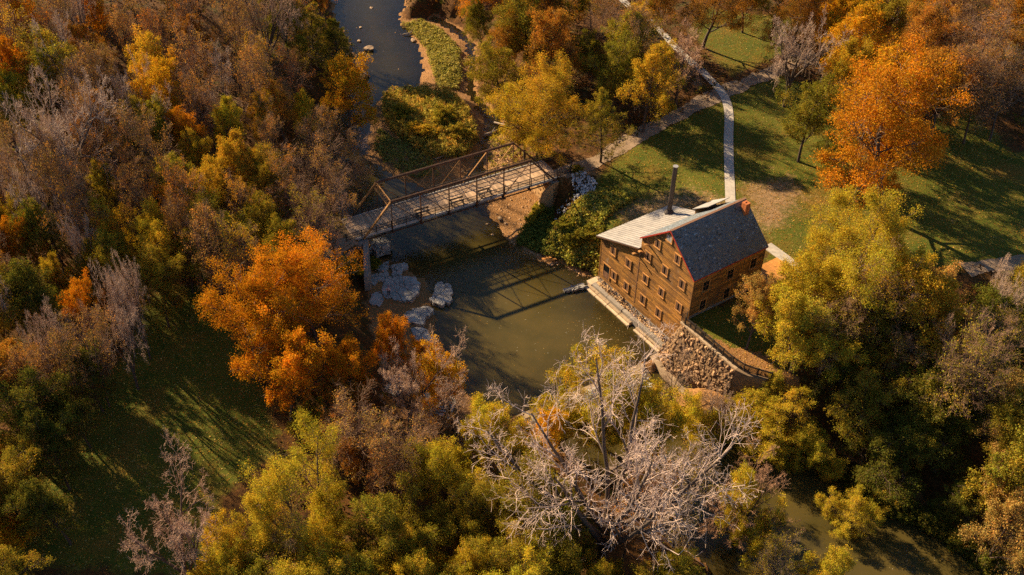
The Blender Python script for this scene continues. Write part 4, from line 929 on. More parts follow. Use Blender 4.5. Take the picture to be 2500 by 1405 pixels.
def place_tree(name, kind, variant, x, y, R, Hh, rz, lc, bc, label, group, tilt=(0, 0)):
    key = (kind, variant)
    if key not in TREE0: TREE0[key] = build_tree(kind, variant % 10 + hash_kind[kind], variant >= 10)
    tr, tw, lf = TREE0[key]
    z = float(hgt([(x, y)])[0]) - 0.15
    root = empty(name, (x, y, z), rz); root.rotation_euler = (tilt[0], tilt[1], rz); root.scale = (R / 5.2, R / 5.2, Hh / 14.0)
    tag(root, label, 'shrub' if kind == 'shrub' else 'tree', group)
    for nm, me, c in (('trunk', tr, bc), ('branches', tw, bc), ('crown', lf, lc)):
        if me is None: continue
        o = bpy.data.objects.new(nm, me); COL.objects.link(o); o.parent = root; o.color = (*c, 1)
    return root
hash_kind = {'maple': 10, 'oak': 30, 'cone': 50, 'sparse': 70, 'locust': 90, 'bare': 120, 'grand': 150, 'shrub': 170}

TREES = [
('maple_tree','maple',14,-21.96,85.06,6.29,16.58,1.16,(0.537, 0.222, 0.014),(1, 1, 1),'big orange maple crown beside the wooded end of the bridge',None),
('maple_tree','maple',12,-28.71,81.28,5.96,15.92,2.36,(0.513, 0.217, 0.013),(1, 1, 1),'spreading orange maple overhanging the dark lawn',None),
('maple_tree','maple',2,-24.80,80.02,5.02,14.03,4.29,(0.54, 0.23, 0.014),(1, 1, 1),'orange maple crown joining the two big orange maples',None),
('maple_tree','maple',1,-23.55,75.27,4.58,13.15,5.29,(0.569, 0.242, 0.015),(1, 1, 1),'lower orange maple above the small green bush',None),
('maple_tree','maple',0,-14.46,82.99,3.05,10.11,0.06,(0.52, 0.213, 0.013),(1, 1, 1),'orange maple top next to the limestone slabs',None),
('maple_tree','maple',0,-6.16,76.81,3.88,11.75,2.01,(0.565, 0.306, 0.019),(1, 1, 1),'bright orange tree leaning over the pool edge',None),
('maple_tree','maple',1,-17.35,78.77,3.93,11.85,3.98,(0.543, 0.225, 0.014),(1, 1, 1),'glowing orange tree tucked between the maples and the bare twigs',None),
('maple_tree','maple',3,-8.79,81.55,2.30,8.59,5.72,(0.488, 0.203, 0.013),(1, 1, 1),'small orange tree between the bare trees by the pool',None),
('bare_tree','bare',2,-10.76,74.96,5.11,14.70,3.57,(0.328, 0.196, 0.052),(1.15, 1.05, 1.0),'pale bare tree in front of the orange maples',None),
('bare_tree','bare',3,-7.08,71.18,3.95,12.51,0.83,(0.36, 0.207, 0.055),(1.0, 0.9, 0.85),'bare forked tree over the grey slabs',None),
('thin_tree','sparse',3,-14.20,66.71,4.45,14.78,1.67,(0.398, 0.261, 0.07),(1.2, 1.0, 0.86),'leafless brown twiggy tree below the orange maples',None),
('thin_tree','sparse',1,-9.75,64.75,4.18,14.19,4.17,(0.405, 0.247, 0.068),(1.2, 1.0, 0.86),'brown twiggy tree beside the bare forked tree',None),
('shrub','shrub',1,-21.35,74.96,1.99,2.98,6.16,(0.36, 0.29, 0.035),(1, 1, 1),'small rounded green bush under the orange maple',None),
('locust_tree','locust',14,-18.00,56.18,6.15,16.19,2.78,(0.432, 0.333, 0.029),(0.8, 0.7, 0.65),'wide yellow-green locust in front of the dark lawn',None),
('bare_tree','bare',2,-28.86,53.38,5.67,15.76,4.92,(0.295, 0.178, 0.047),(1.1, 0.98, 0.95),'bare pinkish-grey tree at the bottom edge by the dark lawn',None),
('locust_tree','locust',0,-9.56,55.56,4.49,13.03,0.10,(0.249, 0.207, 0.024),(0.8, 0.7, 0.65),'olive tree between the wide locust and the silver tree',None),
('locust_tree','locust',1,-5.84,63.67,3.76,11.64,2.32,(0.415, 0.335, 0.029),(0.8, 0.7, 0.65),'yellow-green tree just under the brown twiggy trees',None),
('locust_tree','locust',1,-0.93,68.76,3.60,11.35,1.84,(0.487, 0.383, 0.033),(0.8, 0.7, 0.65),'yellow-green tree at the foot of the pool',None),
('locust_tree','locust',2,10.09,76.00,5.11,14.21,1.52,(0.429, 0.332, 0.029),(0.8, 0.7, 0.65),'yellow-green tree rising into the pool behind the silver branches',None),
('locust_tree','locust',2,5.59,75.71,3.49,11.14,0.68,(0.423, 0.324, 0.028),(0.8, 0.7, 0.65),'yellow-green crown beside the weir',None),
('maple_tree','maple',3,2.99,70.28,2.61,9.23,2.91,(0.6, 0.328, 0.021),(1, 1, 1),'small bright orange tree glowing behind the silver branches',None),
('locust_tree','locust',3,15.92,73.90,4.25,12.57,4.51,(0.428, 0.321, 0.028),(0.8, 0.7, 0.65),'yellow-green tree below the rubble wall',None),
('bare_tree','grand',2,9.05,58.48,10.53,27.21,0.00,(0.32, 0.198, 0.051),(1.0, 0.98, 1.0),'huge silver-grey bare tree filling the bottom centre',None),
('locust_tree','locust',2,2.57,59.78,4.24,12.56,3.13,(0.26, 0.212, 0.025),(0.8, 0.7, 0.65),'olive tree under the silver branches towards the pool',None),
('oak_tree','oak',1,5.78,55.94,3.65,10.80,1.62,(0.204, 0.178, 0.022),(0.8, 0.7, 0.65),'dark green tree beneath the silver tree',None),
('locust_tree','locust',3,-2.72,58.15,3.45,11.05,2.94,(0.283, 0.222, 0.026),(0.8, 0.7, 0.65),'olive green tree beside the silver tree trunk',None),
('locust_tree','locust',2,-0.19,53.75,3.54,11.23,0.13,(0.29, 0.229, 0.027),(0.8, 0.7, 0.65),'olive feathery tree at the bottom edge beside the silver tree',None),
('thin_tree','sparse',2,11.12,58.44,4.23,14.32,5.21,(0.386, 0.185, 0.029),(1.2, 1.0, 0.86),'rust-leaved twiggy tree inside the silver tree',None),
('thin_tree','sparse',1,16.74,62.24,4.03,13.88,1.43,(0.298, 0.225, 0.027),(1, 1, 1),'thin olive tree under the far silver limbs',None),
('oak_tree','oak',0,14.63,54.55,2.72,8.94,3.60,(0.251, 0.218, 0.025),(1, 1, 1),'olive tree at the bottom edge under the silver limbs',None),
('locust_tree','locust',2,29.22,77.31,3.92,8.36,5.94,(0.472, 0.357, 0.031),(0.8, 0.7, 0.65),'full yellow-green crown next to the end of the iron fence',None),
('locust_tree','locust',3,32.79,74.55,3.69,6.33,5.49,(0.437, 0.346, 0.03),(0.8, 0.7, 0.65),'yellow-green crown below the one at the fence end',None),
('oak_tree','oak',2,31.23,82.62,3.57,10.64,0.31,(0.37, 0.315, 0.037),(0.8, 0.7, 0.65),'fresh green crown at the end of the iron fence',None),
('locust_tree','locust',0,23.28,62.93,3.52,11.18,4.83,(0.465, 0.363, 0.031),(1.3, 1, 0.8),'thin yellow-green tree over the brown creek',None),
('bare_tree','bare',3,23.20,63.65,4.52,13.58,0.98,(0.314, 0.186, 0.049),(0.9, 0.7, 0.55),'reddish bare tree arching beside the silver tree',None),
('locust_tree','locust',1,35.10,65.91,2.75,5.84,5.37,(0.44, 0.342, 0.03),(0.8, 0.7, 0.65),'yellow-green tree above the open brown water',None),
('locust_tree','locust',3,29.18,56.35,3.32,10.81,0.81,(0.459, 0.355, 0.031),(0.8, 0.7, 0.65),'yellow-green tree at the bottom edge beside the brown water',None),
('thin_tree','sparse',0,24.91,55.44,2.80,11.16,5.27,(0.418, 0.319, 0.028),(1, 1, 1),'sparse yellow-green tree at the bottom edge over the creek',None),
('locust_tree','locust',14,37.69,89.44,7.08,17.94,5.85,(0.447, 0.342, 0.03),(0.8, 0.7, 0.65),'tall spreading yellow-green locust behind the mill lawn',None),
('maple_tree','maple',0,26.66,84.71,2.86,9.72,0.52,(0.422, 0.264, 0.072),(1, 1, 1),'rusty small tree at the shaded lawn beside the mill',None),
('locust_tree','locust',0,31.00,81.23,5.19,10.78,5.63,(0.472, 0.356, 0.031),(0.8, 0.7, 0.65),'yellow-green tree crowding the mill lawn',None),
('oak_tree','oak',2,39.17,83.14,4.54,12.58,2.88,(0.271, 0.208, 0.025),(0.8, 0.7, 0.65),'olive tree in the thicket behind the mill lawn',None),
('thin_tree','sparse',0,41.77,84.04,5.17,16.37,0.64,(0.447, 0.291, 0.027),(1.2, 1.0, 0.86),'golden half-bare tree behind the tall locust',None),
('maple_tree','maple',3,47.12,84.09,5.31,14.61,6.21,(0.482, 0.298, 0.028),(1, 1, 1),'golden-brown tree beside the upper lawn',None),
('bare_tree','bare',0,53.95,87.61,4.26,13.09,5.80,(0.325, 0.178, 0.048),(1.1, 1.1, 1.15),'pale bare tree at the edge of the upper lawn',None),
('bare_tree','bare',0,45.83,77.91,4.63,13.80,0.14,(0.323, 0.19, 0.05),(0.95, 0.85, 0.75),'crooked bare tree over the dark thicket',None),
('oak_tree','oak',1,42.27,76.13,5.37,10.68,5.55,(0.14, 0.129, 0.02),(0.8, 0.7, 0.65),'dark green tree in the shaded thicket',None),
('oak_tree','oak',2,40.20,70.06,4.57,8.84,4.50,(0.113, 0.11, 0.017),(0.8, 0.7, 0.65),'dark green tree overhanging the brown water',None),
('oak_tree','oak',2,37.88,75.02,3.92,11.34,3.56,(0.278, 0.213, 0.025),(0.8, 0.7, 0.65),'olive tree between the fence end and the shaded thicket',None),
('thin_tree','sparse',0,47.98,73.46,5.08,16.18,0.61,(0.282, 0.228, 0.027),(1.2, 1.0, 0.86),'olive twiggy tree in the shaded thicket',None),
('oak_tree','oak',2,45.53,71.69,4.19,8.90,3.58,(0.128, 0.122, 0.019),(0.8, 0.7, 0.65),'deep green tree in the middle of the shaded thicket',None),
('maple_tree','maple',1,47.67,66.52,4.96,13.91,4.90,(0.285, 0.231, 0.027),(0.8, 0.7, 0.65),'speckled olive tree above the brown water bank',None),
('maple_tree','maple',3,47.60,60.82,3.76,11.52,3.60,(0.407, 0.265, 0.071),(0.8, 0.7, 0.65),'tan-flecked tree leaning over the brown water',None),
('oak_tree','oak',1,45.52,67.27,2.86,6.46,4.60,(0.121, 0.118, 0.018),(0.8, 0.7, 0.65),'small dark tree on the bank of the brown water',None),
('maple_tree','maple',14,48.68,110.99,9.99,23.98,1.72,(0.475, 0.202, 0.015),(1, 1, 1),'big round orange oak casting shade on the upper lawn',None),
('maple_tree','maple',3,49.45,138.13,5.50,14.99,4.09,(0.537, 0.289, 0.018),(1, 1, 1),'bright yellow-orange tree above the path fork',None),
('maple_tree','maple',1,48.01,150.00,4.47,12.94,5.69,(0.574, 0.324, 0.02),(1, 1, 1),'bright yellow tree at the top behind the path',None),
('maple_tree','maple',14,57.97,139.17,6.27,16.53,4.42,(0.403, 0.188, 0.029),(1, 1, 1),'rust tree behind the big round orange oak',None),
('thin_tree','sparse',3,64.60,133.73,6.48,19.26,3.58,(0.352, 0.171, 0.026),(1.2, 1.0, 0.86),'rust twiggy tree at the top of the upper lawn',None),
('thin_tree','sparse',0,69.16,129.58,5.80,17.76,0.93,(0.336, 0.195, 0.052),(1.1, 1.1, 1.15),'brown twiggy tree in the darkest upper corner',None),
('oak_tree','oak',0,40.10,123.45,4.73,12.95,5.17,(0.204, 0.177, 0.022),(0.8, 0.7, 0.65),'round green tree beside the path fork',None),
('oak_tree','oak',2,42.96,118.60,2.80,9.09,2.47,(0.195, 0.175, 0.022),(0.8, 0.7, 0.65),'small green tree under the big round orange oak',None),
('bare_tree','bare',2,40.76,138.15,6.02,16.44,2.38,(0.312, 0.19, 0.05),(1.1, 1.1, 1.15),'grey bare tree with tall trunk beyond the path fork',None),
('maple_tree','maple',14,5.09,124.50,6.17,16.35,2.77,(0.474, 0.302, 0.028),(0.8, 0.7, 0.65),'golden olive tree behind the lawn end of the bridge',None),
('cedar_tree','cone',1,12.21,124.04,4.17,11.79,5.30,(0.276, 0.221, 0.026),(0.8, 0.7, 0.65),'dark conical tree standing on the lawn by the bridge',None),
('oak_tree','oak',0,1.45,129.06,4.66,12.82,1.60,(0.47, 0.346, 0.031),(0.8, 0.7, 0.65),'yellow-green tree leaning to the side channel',None),
('oak_tree','oak',0,14.58,136.21,4.63,12.76,5.61,(0.215, 0.193, 0.024),(0.8, 0.7, 0.65),'bright green tree behind the dark conical tree',None),
('oak_tree','oak',0,-2.74,144.61,5.10,13.69,2.17,(0.288, 0.224, 0.027),(0.8, 0.7, 0.65),'olive tree on the bank of the side channel',None),
('oak_tree','oak',1,-5.96,163.62,3.25,10.01,3.14,(0.223, 0.194, 0.024),(0.8, 0.7, 0.65),'pale green tree at the head of the side channel',None),
('bare_tree','bare',1,24.12,137.32,4.97,14.44,5.88,(0.326, 0.196, 0.051),(1.2, 1.0, 0.86),'dark bare tree standing beside the concrete path',None),
('thin_tree','sparse',1,18.84,140.80,4.73,15.42,2.38,(0.327, 0.196, 0.051),(1.2, 1.0, 0.86),'brown twiggy tree beside the upper end of the path',None),
('maple_tree','maple',0,6.50,144.46,5.46,14.92,3.51,(0.363, 0.17, 0.027),(1, 1, 1),'rust tree beyond the golden olive tree',None),
('oak_tree','oak',1,-35.68,144.42,4.73,12.97,1.09,(0.192, 0.171, 0.021),(0.8, 0.7, 0.65),'round green tree on the bank above the river bend',None),
('cedar_tree','cone',1,-32.11,150.58,4.24,11.94,3.91,(0.27, 0.215, 0.025),(0.8, 0.7, 0.65),'dark cedar beside the blue river bend',None),
('cedar_tree','cone',1,-29.76,151.26,3.80,10.94,1.03,(0.125, 0.12, 0.019),(0.8, 0.7, 0.65),'darkest cedar leaning over the blue river bend',None),
('maple_tree','maple',0,-25.47,134.01,5.12,14.24,0.65,(0.554, 0.301, 0.019),(1, 1, 1),'golden-yellow tree beside the river bend',None),
('bare_tree','bare',0,-38.27,141.38,7.05,18.39,0.94,(0.309, 0.188, 0.049),(0.8, 0.7, 0.65),'dark bare tree rising behind the round green tree',None),
('maple_tree','maple',2,-71.25,138.04,5.07,14.14,5.51,(0.554, 0.228, 0.014),(1, 1, 1),'orange maple at the outer edge of the wood',None),
('oak_tree','oak',2,-64.81,124.19,5.27,14.05,3.18,(0.37, 0.301, 0.036),(0.8, 0.7, 0.65),'green crown above the pale leaning bare tree',None),
('bare_tree','bare',0,-56.42,106.51,8.18,20.54,6.25,(0.322, 0.197, 0.051),(1.1, 1.1, 1.15),'pale leaning bare tree in the deep wood',None),
('maple_tree','maple',2,-42.70,116.42,3.15,10.30,5.13,(0.53, 0.222, 0.014),(1, 1, 1),'narrow orange tree in the middle of the wood',None),
('maple_tree','maple',1,-39.35,120.12,3.20,10.39,4.46,(0.437, 0.349, 0.03),(1, 1, 1),'yellow-tipped tree in the middle of the wood',None),
('maple_tree','maple',2,-48.32,125.65,4.55,13.09,0.68,(0.564, 0.32, 0.02),(1, 1, 1),'gold-crowned tree towards the middle of the wood',None),
('oak_tree','oak',0,-43.89,108.02,3.41,10.32,3.91,(0.345, 0.292, 0.034),(0.8, 0.7, 0.65),'light green tree in a gap of the wood',None),
('oak_tree','oak',2,-35.32,98.93,4.36,12.22,5.90,(0.209, 0.185, 0.023),(0.8, 0.7, 0.65),'green tree at the wood edge above the dark lawn',None),
('oak_tree','oak',0,-30.65,99.31,3.33,10.15,6.16,(0.287, 0.226, 0.027),(0.8, 0.7, 0.65),'olive tree near the road to the bridge',None),
('maple_tree','maple',1,-53.83,118.13,3.83,11.66,3.41,(0.381, 0.18, 0.028),(1, 1, 1),'rust tree behind the pale leaning bare tree',None),
('thin_tree','sparse',3,-21.33,117.27,3.97,13.72,0.72,(0.306, 0.186, 0.049),(1.2, 1.0, 0.86),'grey-brown twiggy tree over the dark channel by the bridge',None),
('thin_tree','sparse',1,-27.04,117.25,4.23,14.31,1.41,(0.295, 0.173, 0.046),(1.2, 1.0, 0.86),'brown twiggy tree below the golden-yellow tree',None),
('thin_tree','sparse',3,-27.63,105.03,3.91,13.60,0.08,(0.358, 0.177, 0.027),(1.2, 1.0, 0.86),'rust-flecked twiggy tree above the bridge road',None),
('thin_tree','sparse',3,-22.65,105.16,3.71,15.78,0.97,(0.317, 0.192, 0.05),(1.2, 1.0, 0.86),'tall brown twiggy tree behind the bridge railing',None),
('thin_tree','sparse',3,-24.33,97.88,3.47,15.15,2.32,(0.296, 0.236, 0.028),(1.2, 1.0, 0.86),'tall olive twiggy tree beside the bridge road',None),
('bare_tree','bare',1,-22.32,101.40,2.80,12.38,1.61,(0.301, 0.181, 0.047),(1.2, 1.0, 0.86),'bare brown tree at the wooded end of the bridge',None),
('shrub','shrub',0,-20.79,101.40,1.69,2.53,1.28,(0.302, 0.239, 0.028),(1, 1, 1),'olive shrub hiding the wing wall of the bridge',None),
('shrub','shrub',0,-18.44,104.60,1.19,1.79,3.93,(0.185, 0.171, 0.021),(1, 1, 1),'small green shrub by the wing wall',None),
('shrub','shrub',1,3.42,117.39,1.27,1.90,3.82,(0.363, 0.312, 0.036),(1, 1, 1),'small green bush at the edge of the gravel',None),
('shrub','shrub',0,2.49,115.26,0.97,1.45,6.23,(0.336, 0.274, 0.033),(1, 1, 1),'low green bush below the gravel bush',None),
('shrub','shrub',0,8.06,108.85,1.42,2.13,1.78,(0.208, 0.184, 0.023),(1, 1, 1),'leafy green clump on the bank beside the mill',None),
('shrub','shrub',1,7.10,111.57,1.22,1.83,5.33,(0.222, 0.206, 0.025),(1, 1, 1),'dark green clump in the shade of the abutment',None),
('shrub','shrub',1,10.56,108.85,1.54,2.32,5.28,(0.205, 0.182, 0.023),(1, 1, 1),'green clump close to the lean-to wall',None),
('shrub','shrub',0,8.74,121.47,0.87,1.31,4.86,(0.271, 0.214, 0.025),(1, 1, 1),'tiny olive shrub at the corner of the lawn abutment',None),
('shrub','shrub',0,-11.50,139.51,2.20,3.30,3.07,(0.302, 0.242, 0.028),(1, 1, 1),'willow clump on the crest of the island',None),
('shrub','shrub',1,-14.45,135.15,2.16,3.23,2.45,(0.452, 0.291, 0.027),(1, 1, 1),'tawny shrub in the middle of the island',None),
('shrub','shrub',0,-8.85,135.42,1.90,2.85,1.78,(0.275, 0.213, 0.025),(1, 1, 1),'olive shrub at the channel side of the island',None),
('shrub','shrub',0,-17.97,140.41,1.96,2.94,3.66,(0.276, 0.224, 0.026),(1, 1, 1),'olive shrub on the river side of the island',None),
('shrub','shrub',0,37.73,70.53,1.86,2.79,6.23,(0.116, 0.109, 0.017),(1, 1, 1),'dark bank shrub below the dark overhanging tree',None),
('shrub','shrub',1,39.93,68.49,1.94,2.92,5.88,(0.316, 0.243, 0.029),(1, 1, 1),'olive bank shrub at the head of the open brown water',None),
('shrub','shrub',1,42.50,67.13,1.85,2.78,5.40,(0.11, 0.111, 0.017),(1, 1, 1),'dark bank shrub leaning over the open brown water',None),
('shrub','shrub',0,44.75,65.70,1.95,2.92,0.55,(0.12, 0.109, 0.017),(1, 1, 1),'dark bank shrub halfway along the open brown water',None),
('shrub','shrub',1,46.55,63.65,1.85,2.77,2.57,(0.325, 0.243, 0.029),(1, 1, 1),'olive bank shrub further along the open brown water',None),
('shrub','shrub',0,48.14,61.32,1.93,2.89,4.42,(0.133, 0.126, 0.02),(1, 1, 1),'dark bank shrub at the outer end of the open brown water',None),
('oak_tree','oak',1,28.72,78.90,2.70,8.90,0.98,(0.352, 0.285, 0.034),(0.8, 0.7, 0.65),'light green tree covering the end of the stone wall',None),
('locust_tree','locust',2,24.52,77.43,2.85,6.45,0.35,(0.439, 0.34, 0.029),(0.8, 0.7, 0.65),'yellow-green crown in front of the wall bend',None),
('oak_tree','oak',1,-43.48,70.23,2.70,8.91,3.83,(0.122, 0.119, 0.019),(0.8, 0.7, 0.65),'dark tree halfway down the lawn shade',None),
('shrub','shrub',1,-47.64,58.44,2.64,3.96,2.24,(0.618, 0.342, 0.021),(1, 1, 1),'yellow shrub in the bottom corner by the dark lawn',None),
('maple_tree','maple',0,48.68,126.49,5.46,14.93,5.90,(0.559, 0.311, 0.019),(1, 1, 1),'golden tree in front of the bright yellow-orange tree',None),
('maple_tree','maple',2,60.49,129.30,5.07,14.14,5.05,(0.41, 0.194, 0.03),(1, 1, 1),'rust tree against the back of the big round orange oak',None),
('maple_tree','maple',0,47.55,115.08,3.56,11.13,5.48,(0.557, 0.233, 0.014),(1, 1, 1),'low orange tree skirting the big round orange oak',None),
('maple_tree','maple',1,45.61,133.77,4.41,12.82,5.61,(0.455, 0.3, 0.028),(1, 1, 1),'golden tree beside the round green tree at the fork',None),
('locust_tree','locust',3,21.24,78.10,3.30,7.00,4.69,(0.462, 0.358, 0.031),(0.8, 0.7, 0.65),'small yellow-green tree below the bend of the fence',None),
('bare_tree','bare',3,18.66,83.08,2.24,9.25,1.49,(0.321, 0.195, 0.051),(1.0, 0.98, 1.0),'little white bare tree against the rubble wall',None),
('bare_tree','bare',0,22.88,78.08,2.05,8.90,4.73,(0.309, 0.187, 0.049),(1.0, 0.98, 1.0),'little pale bare tree under the wall bend',None),
('locust_tree','locust',1,42.17,88.60,4.58,13.21,3.34,(0.429, 0.327, 0.029),(0.8, 0.7, 0.65),'yellow-green tree behind the tall spreading locust',None),
('oak_tree','oak',0,33.86,88.40,4.05,11.60,1.83,(0.429, 0.318, 0.028),(0.8, 0.7, 0.65),'leafy lower part of the locust stand by the mill lawn',None),
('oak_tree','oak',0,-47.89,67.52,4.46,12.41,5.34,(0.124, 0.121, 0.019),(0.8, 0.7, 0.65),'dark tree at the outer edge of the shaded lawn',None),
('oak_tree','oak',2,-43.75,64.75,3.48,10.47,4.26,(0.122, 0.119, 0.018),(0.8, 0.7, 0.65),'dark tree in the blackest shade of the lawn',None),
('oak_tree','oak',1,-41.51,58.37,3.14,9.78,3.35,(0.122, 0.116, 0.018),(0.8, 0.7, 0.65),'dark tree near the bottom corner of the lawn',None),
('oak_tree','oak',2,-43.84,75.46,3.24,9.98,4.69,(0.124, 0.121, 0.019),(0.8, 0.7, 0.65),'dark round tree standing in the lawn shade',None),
('maple_tree','maple',3,-50.40,74.81,4.21,12.42,1.39,(0.352, 0.177, 0.027),(1, 1, 1),'shaded rust tree at the edge of the dark lawn',None),
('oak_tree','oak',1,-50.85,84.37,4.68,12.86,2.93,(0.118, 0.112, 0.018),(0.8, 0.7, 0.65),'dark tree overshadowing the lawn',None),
('bare_tree','bare',2,-62.24,101.78,3.40,15.47,1.89,(0.319, 0.185, 0.049),(1.1, 1.1, 1.15),'brown bare tree, first of its kind out from the pale leaning bare tree','trees of the autumn woods'),
('bare_tree','bare',2,-55.79,98.33,3.37,15.40,1.51,(0.34, 0.203, 0.053),(1.1, 1.1, 1.15),'brown bare tree, second of its kind out from the pale leaning bare tree','trees of the autumn woods'),
('bare_tree','bare',2,-52.20,121.24,3.00,14.43,3.80,(0.322, 0.206, 0.053),(1.1, 1.1, 1.15),'brown bare tree, third of its kind out from the pale leaning bare tree','trees of the autumn woods'),
('bare_tree','bare',2,-56.13,82.76,3.56,15.89,1.19,(0.319, 0.182, 0.049),(1.1, 1.1, 1.15),'brown bare tree, fourth of its kind out from the pale leaning bare tree','trees of the autumn woods'),
('thin_tree','sparse',2,-43.77,106.31,3.76,17.91,1.25,(0.306, 0.18, 0.048),(1.2, 1.0, 0.86),'brown half-bare tree, first of its kind out from the light green gap tree','trees of the autumn woods'),
('thin_tree','sparse',0,-45.15,99.38,2.69,14.75,5.64,(0.361, 0.201, 0.054),(1.2, 1.0, 0.86),'brown half-bare tree, second of its kind out from the light green gap tree','trees of the autumn woods'),
('thin_tree','sparse',2,-38.13,96.44,2.46,14.06,2.36,(0.305, 0.179, 0.047),(1.2, 1.0, 0.86),'brown half-bare tree, third of its kind out from the light green gap tree','trees of the autumn woods'),
('thin_tree','sparse',1,-34.07,90.89,3.27,16.47,2.22,(0.435, 0.251, 0.067),(1.2, 1.0, 0.86),'brown half-bare tree, fourth of its kind out from the light green gap tree','trees of the autumn woods'),
('thin_tree','sparse',3,-31.69,112.59,2.36,13.75,4.43,(0.358, 0.201, 0.054),(1.2, 1.0, 0.86),'brown half-bare tree, fifth of its kind out from the light green gap tree','trees of the autumn woods'),
('thin_tree','sparse',2,-39.78,134.49,3.55,17.30,4.87,(0.318, 0.189, 0.05),(1.2, 1.0, 0.86),'brown half-bare tree, first of its kind out from the round green bank tree','trees of the autumn woods'),
('thin_tree','sparse',2,-42.14,138.55,4.37,19.74,4.27,(0.329, 0.198, 0.052),(1.2, 1.0, 0.86),'brown half-bare tree, second of its kind out from the round green bank tree','trees of the autumn woods'),
('thin_tree','sparse',1,-35.21,122.63,3.48,17.09,2.14,(0.406, 0.227, 0.061),(1.2, 1.0, 0.86),'brown half-bare tree, third of its kind out from the round green bank tree','trees of the autumn woods'),
('thin_tree','sparse',1,-45.23,154.14,3.73,17.81,5.85,(0.355, 0.213, 0.056),(1.2, 1.0, 0.86),'brown half-bare tree, fourth of its kind out from the round green bank tree','trees of the autumn woods'),
('thin_tree','sparse',3,-43.40,124.91,4.11,18.94,2.08,(0.378, 0.21, 0.057),(1.2, 1.0, 0.86),'brown half-bare tree, fifth of its kind out from the round green bank tree','trees of the autumn woods'),
('thin_tree','sparse',2,-52.51,144.95,3.14,16.09,0.35,(0.241, 0.144, 0.038),(1.2, 1.0, 0.86),'brown half-bare tree, sixth of its kind out from the round green bank tree','trees of the autumn woods'),
('bare_tree','bare',3,-70.51,148.17,4.10,17.27,2.30,(0.375, 0.215, 0.057),(1.1, 1.1, 1.15),'brown bare tree, first of its kind out from the upper corner of the wood','trees of the autumn woods'),
('bare_tree','bare',0,-64.12,138.77,4.14,17.36,2.63,(0.315, 0.172, 0.047),(1.1, 1.1, 1.15),'brown bare tree, second of its kind out from the upper corner of the wood','trees of the autumn woods'),
('bare_tree','bare',1,-70.55,155.13,4.12,17.33,3.66,(0.305, 0.165, 0.045),(1.1, 1.1, 1.15),'brown bare tree, third of its kind out from the upper corner of the wood','trees of the autumn woods'),
('bare_tree','bare',3,-59.82,123.64,4.17,17.44,3.21,(0.328, 0.205, 0.053),(1.1, 1.1, 1.15),'brown bare tree, fourth of its kind out from the upper corner of the wood','trees of the autumn woods'),
('thin_tree','sparse',1,-64.47,132.33,3.71,17.77,1.85,(0.304, 0.187, 0.049),(1.2, 1.0, 0.86),'brown half-bare tree, first of its kind out from the upper corner of the wood','trees of the autumn woods'),
('thin_tree','sparse',0,-78.39,146.38,5.05,21.76,1.30,(0.339, 0.185, 0.05),(1.2, 1.0, 0.86),'brown half-bare tree, second of its kind out from the upper corner of the wood','trees of the autumn woods'),
('thin_tree','sparse',1,-56.56,136.76,2.86,15.24,5.00,(0.403, 0.225, 0.061),(1.2, 1.0, 0.86),'brown half-bare tree, third of its kind out from the upper corner of the wood','trees of the autumn woods'),
('oak_tree','oak',1,-46.13,116.15,3.43,11.41,2.09,(0.262, 0.229, 0.026),(0.8, 0.7, 0.65),'olive bushy tree, first of its kind out from the light green gap tree','trees of the autumn woods'),
('oak_tree','oak',2,-49.32,114.69,3.65,11.87,3.42,(0.3, 0.231, 0.028),(0.8, 0.7, 0.65),'olive bushy tree, second of its kind out from the light green gap tree','trees of the autumn woods'),
('oak_tree','oak',1,-51.93,107.10,2.44,9.22,4.66,(0.358, 0.281, 0.033),(0.8, 0.7, 0.65),'olive bushy tree, third of its kind out from the light green gap tree','trees of the autumn woods'),
('oak_tree','oak',2,-32.29,109.77,3.50,11.54,0.81,(0.312, 0.23, 0.028),(0.8, 0.7, 0.65),'olive bushy tree, fourth of its kind out from the light green gap tree','trees of the autumn woods'),
('oak_tree','oak',1,-46.62,92.94,3.45,11.44,4.82,(0.269, 0.214, 0.025),(0.8, 0.7, 0.65),'olive bushy tree, fifth of its kind out from the light green gap tree','trees of the autumn woods'),
('oak_tree','oak',2,-40.34,89.02,3.28,11.08,3.53,(0.288, 0.226, 0.027),(0.8, 0.7, 0.65),'olive bushy tree, first of its kind out from the dark lawn','trees of the autumn woods'),
('oak_tree','oak',1,-49.26,91.95,2.42,9.18,1.19,(0.318, 0.237, 0.029),(0.8, 0.7, 0.65),'olive bushy tree, second of its kind out from the dark lawn','trees of the autumn woods'),
('oak_tree','oak',1,-55.53,89.87,2.23,8.76,4.22,(0.29, 0.251, 0.029),(0.8, 0.7, 0.65),'olive bushy tree, third of its kind out from the dark lawn','trees of the autumn woods'),
('oak_tree','oak',0,-54.75,84.98,3.44,11.41,1.58,(0.364, 0.276, 0.033),(0.8, 0.7, 0.65),'olive bushy tree, fourth of its kind out from the dark lawn','trees of the autumn woods'),
('oak_tree','oak',0,-46.64,63.94,2.68,8.85,5.56,(0.283, 0.215, 0.026),(0.8, 0.7, 0.65),'olive bushy tree, fifth of its kind out from the dark lawn','trees shading the dark lawn'),
('oak_tree','oak',0,-46.36,59.63,3.39,10.27,5.63,(0.29, 0.221, 0.026),(0.8, 0.7, 0.65),'olive bushy tree, sixth of its kind out from the dark lawn','trees shading the dark lawn'),
('oak_tree','oak',2,-21.93,53.17,3.25,9.99,2.45,(0.285, 0.251, 0.028),(0.8, 0.7, 0.65),'olive bushy tree, seventh of its kind out from the dark lawn','trees along the bottom edge'),
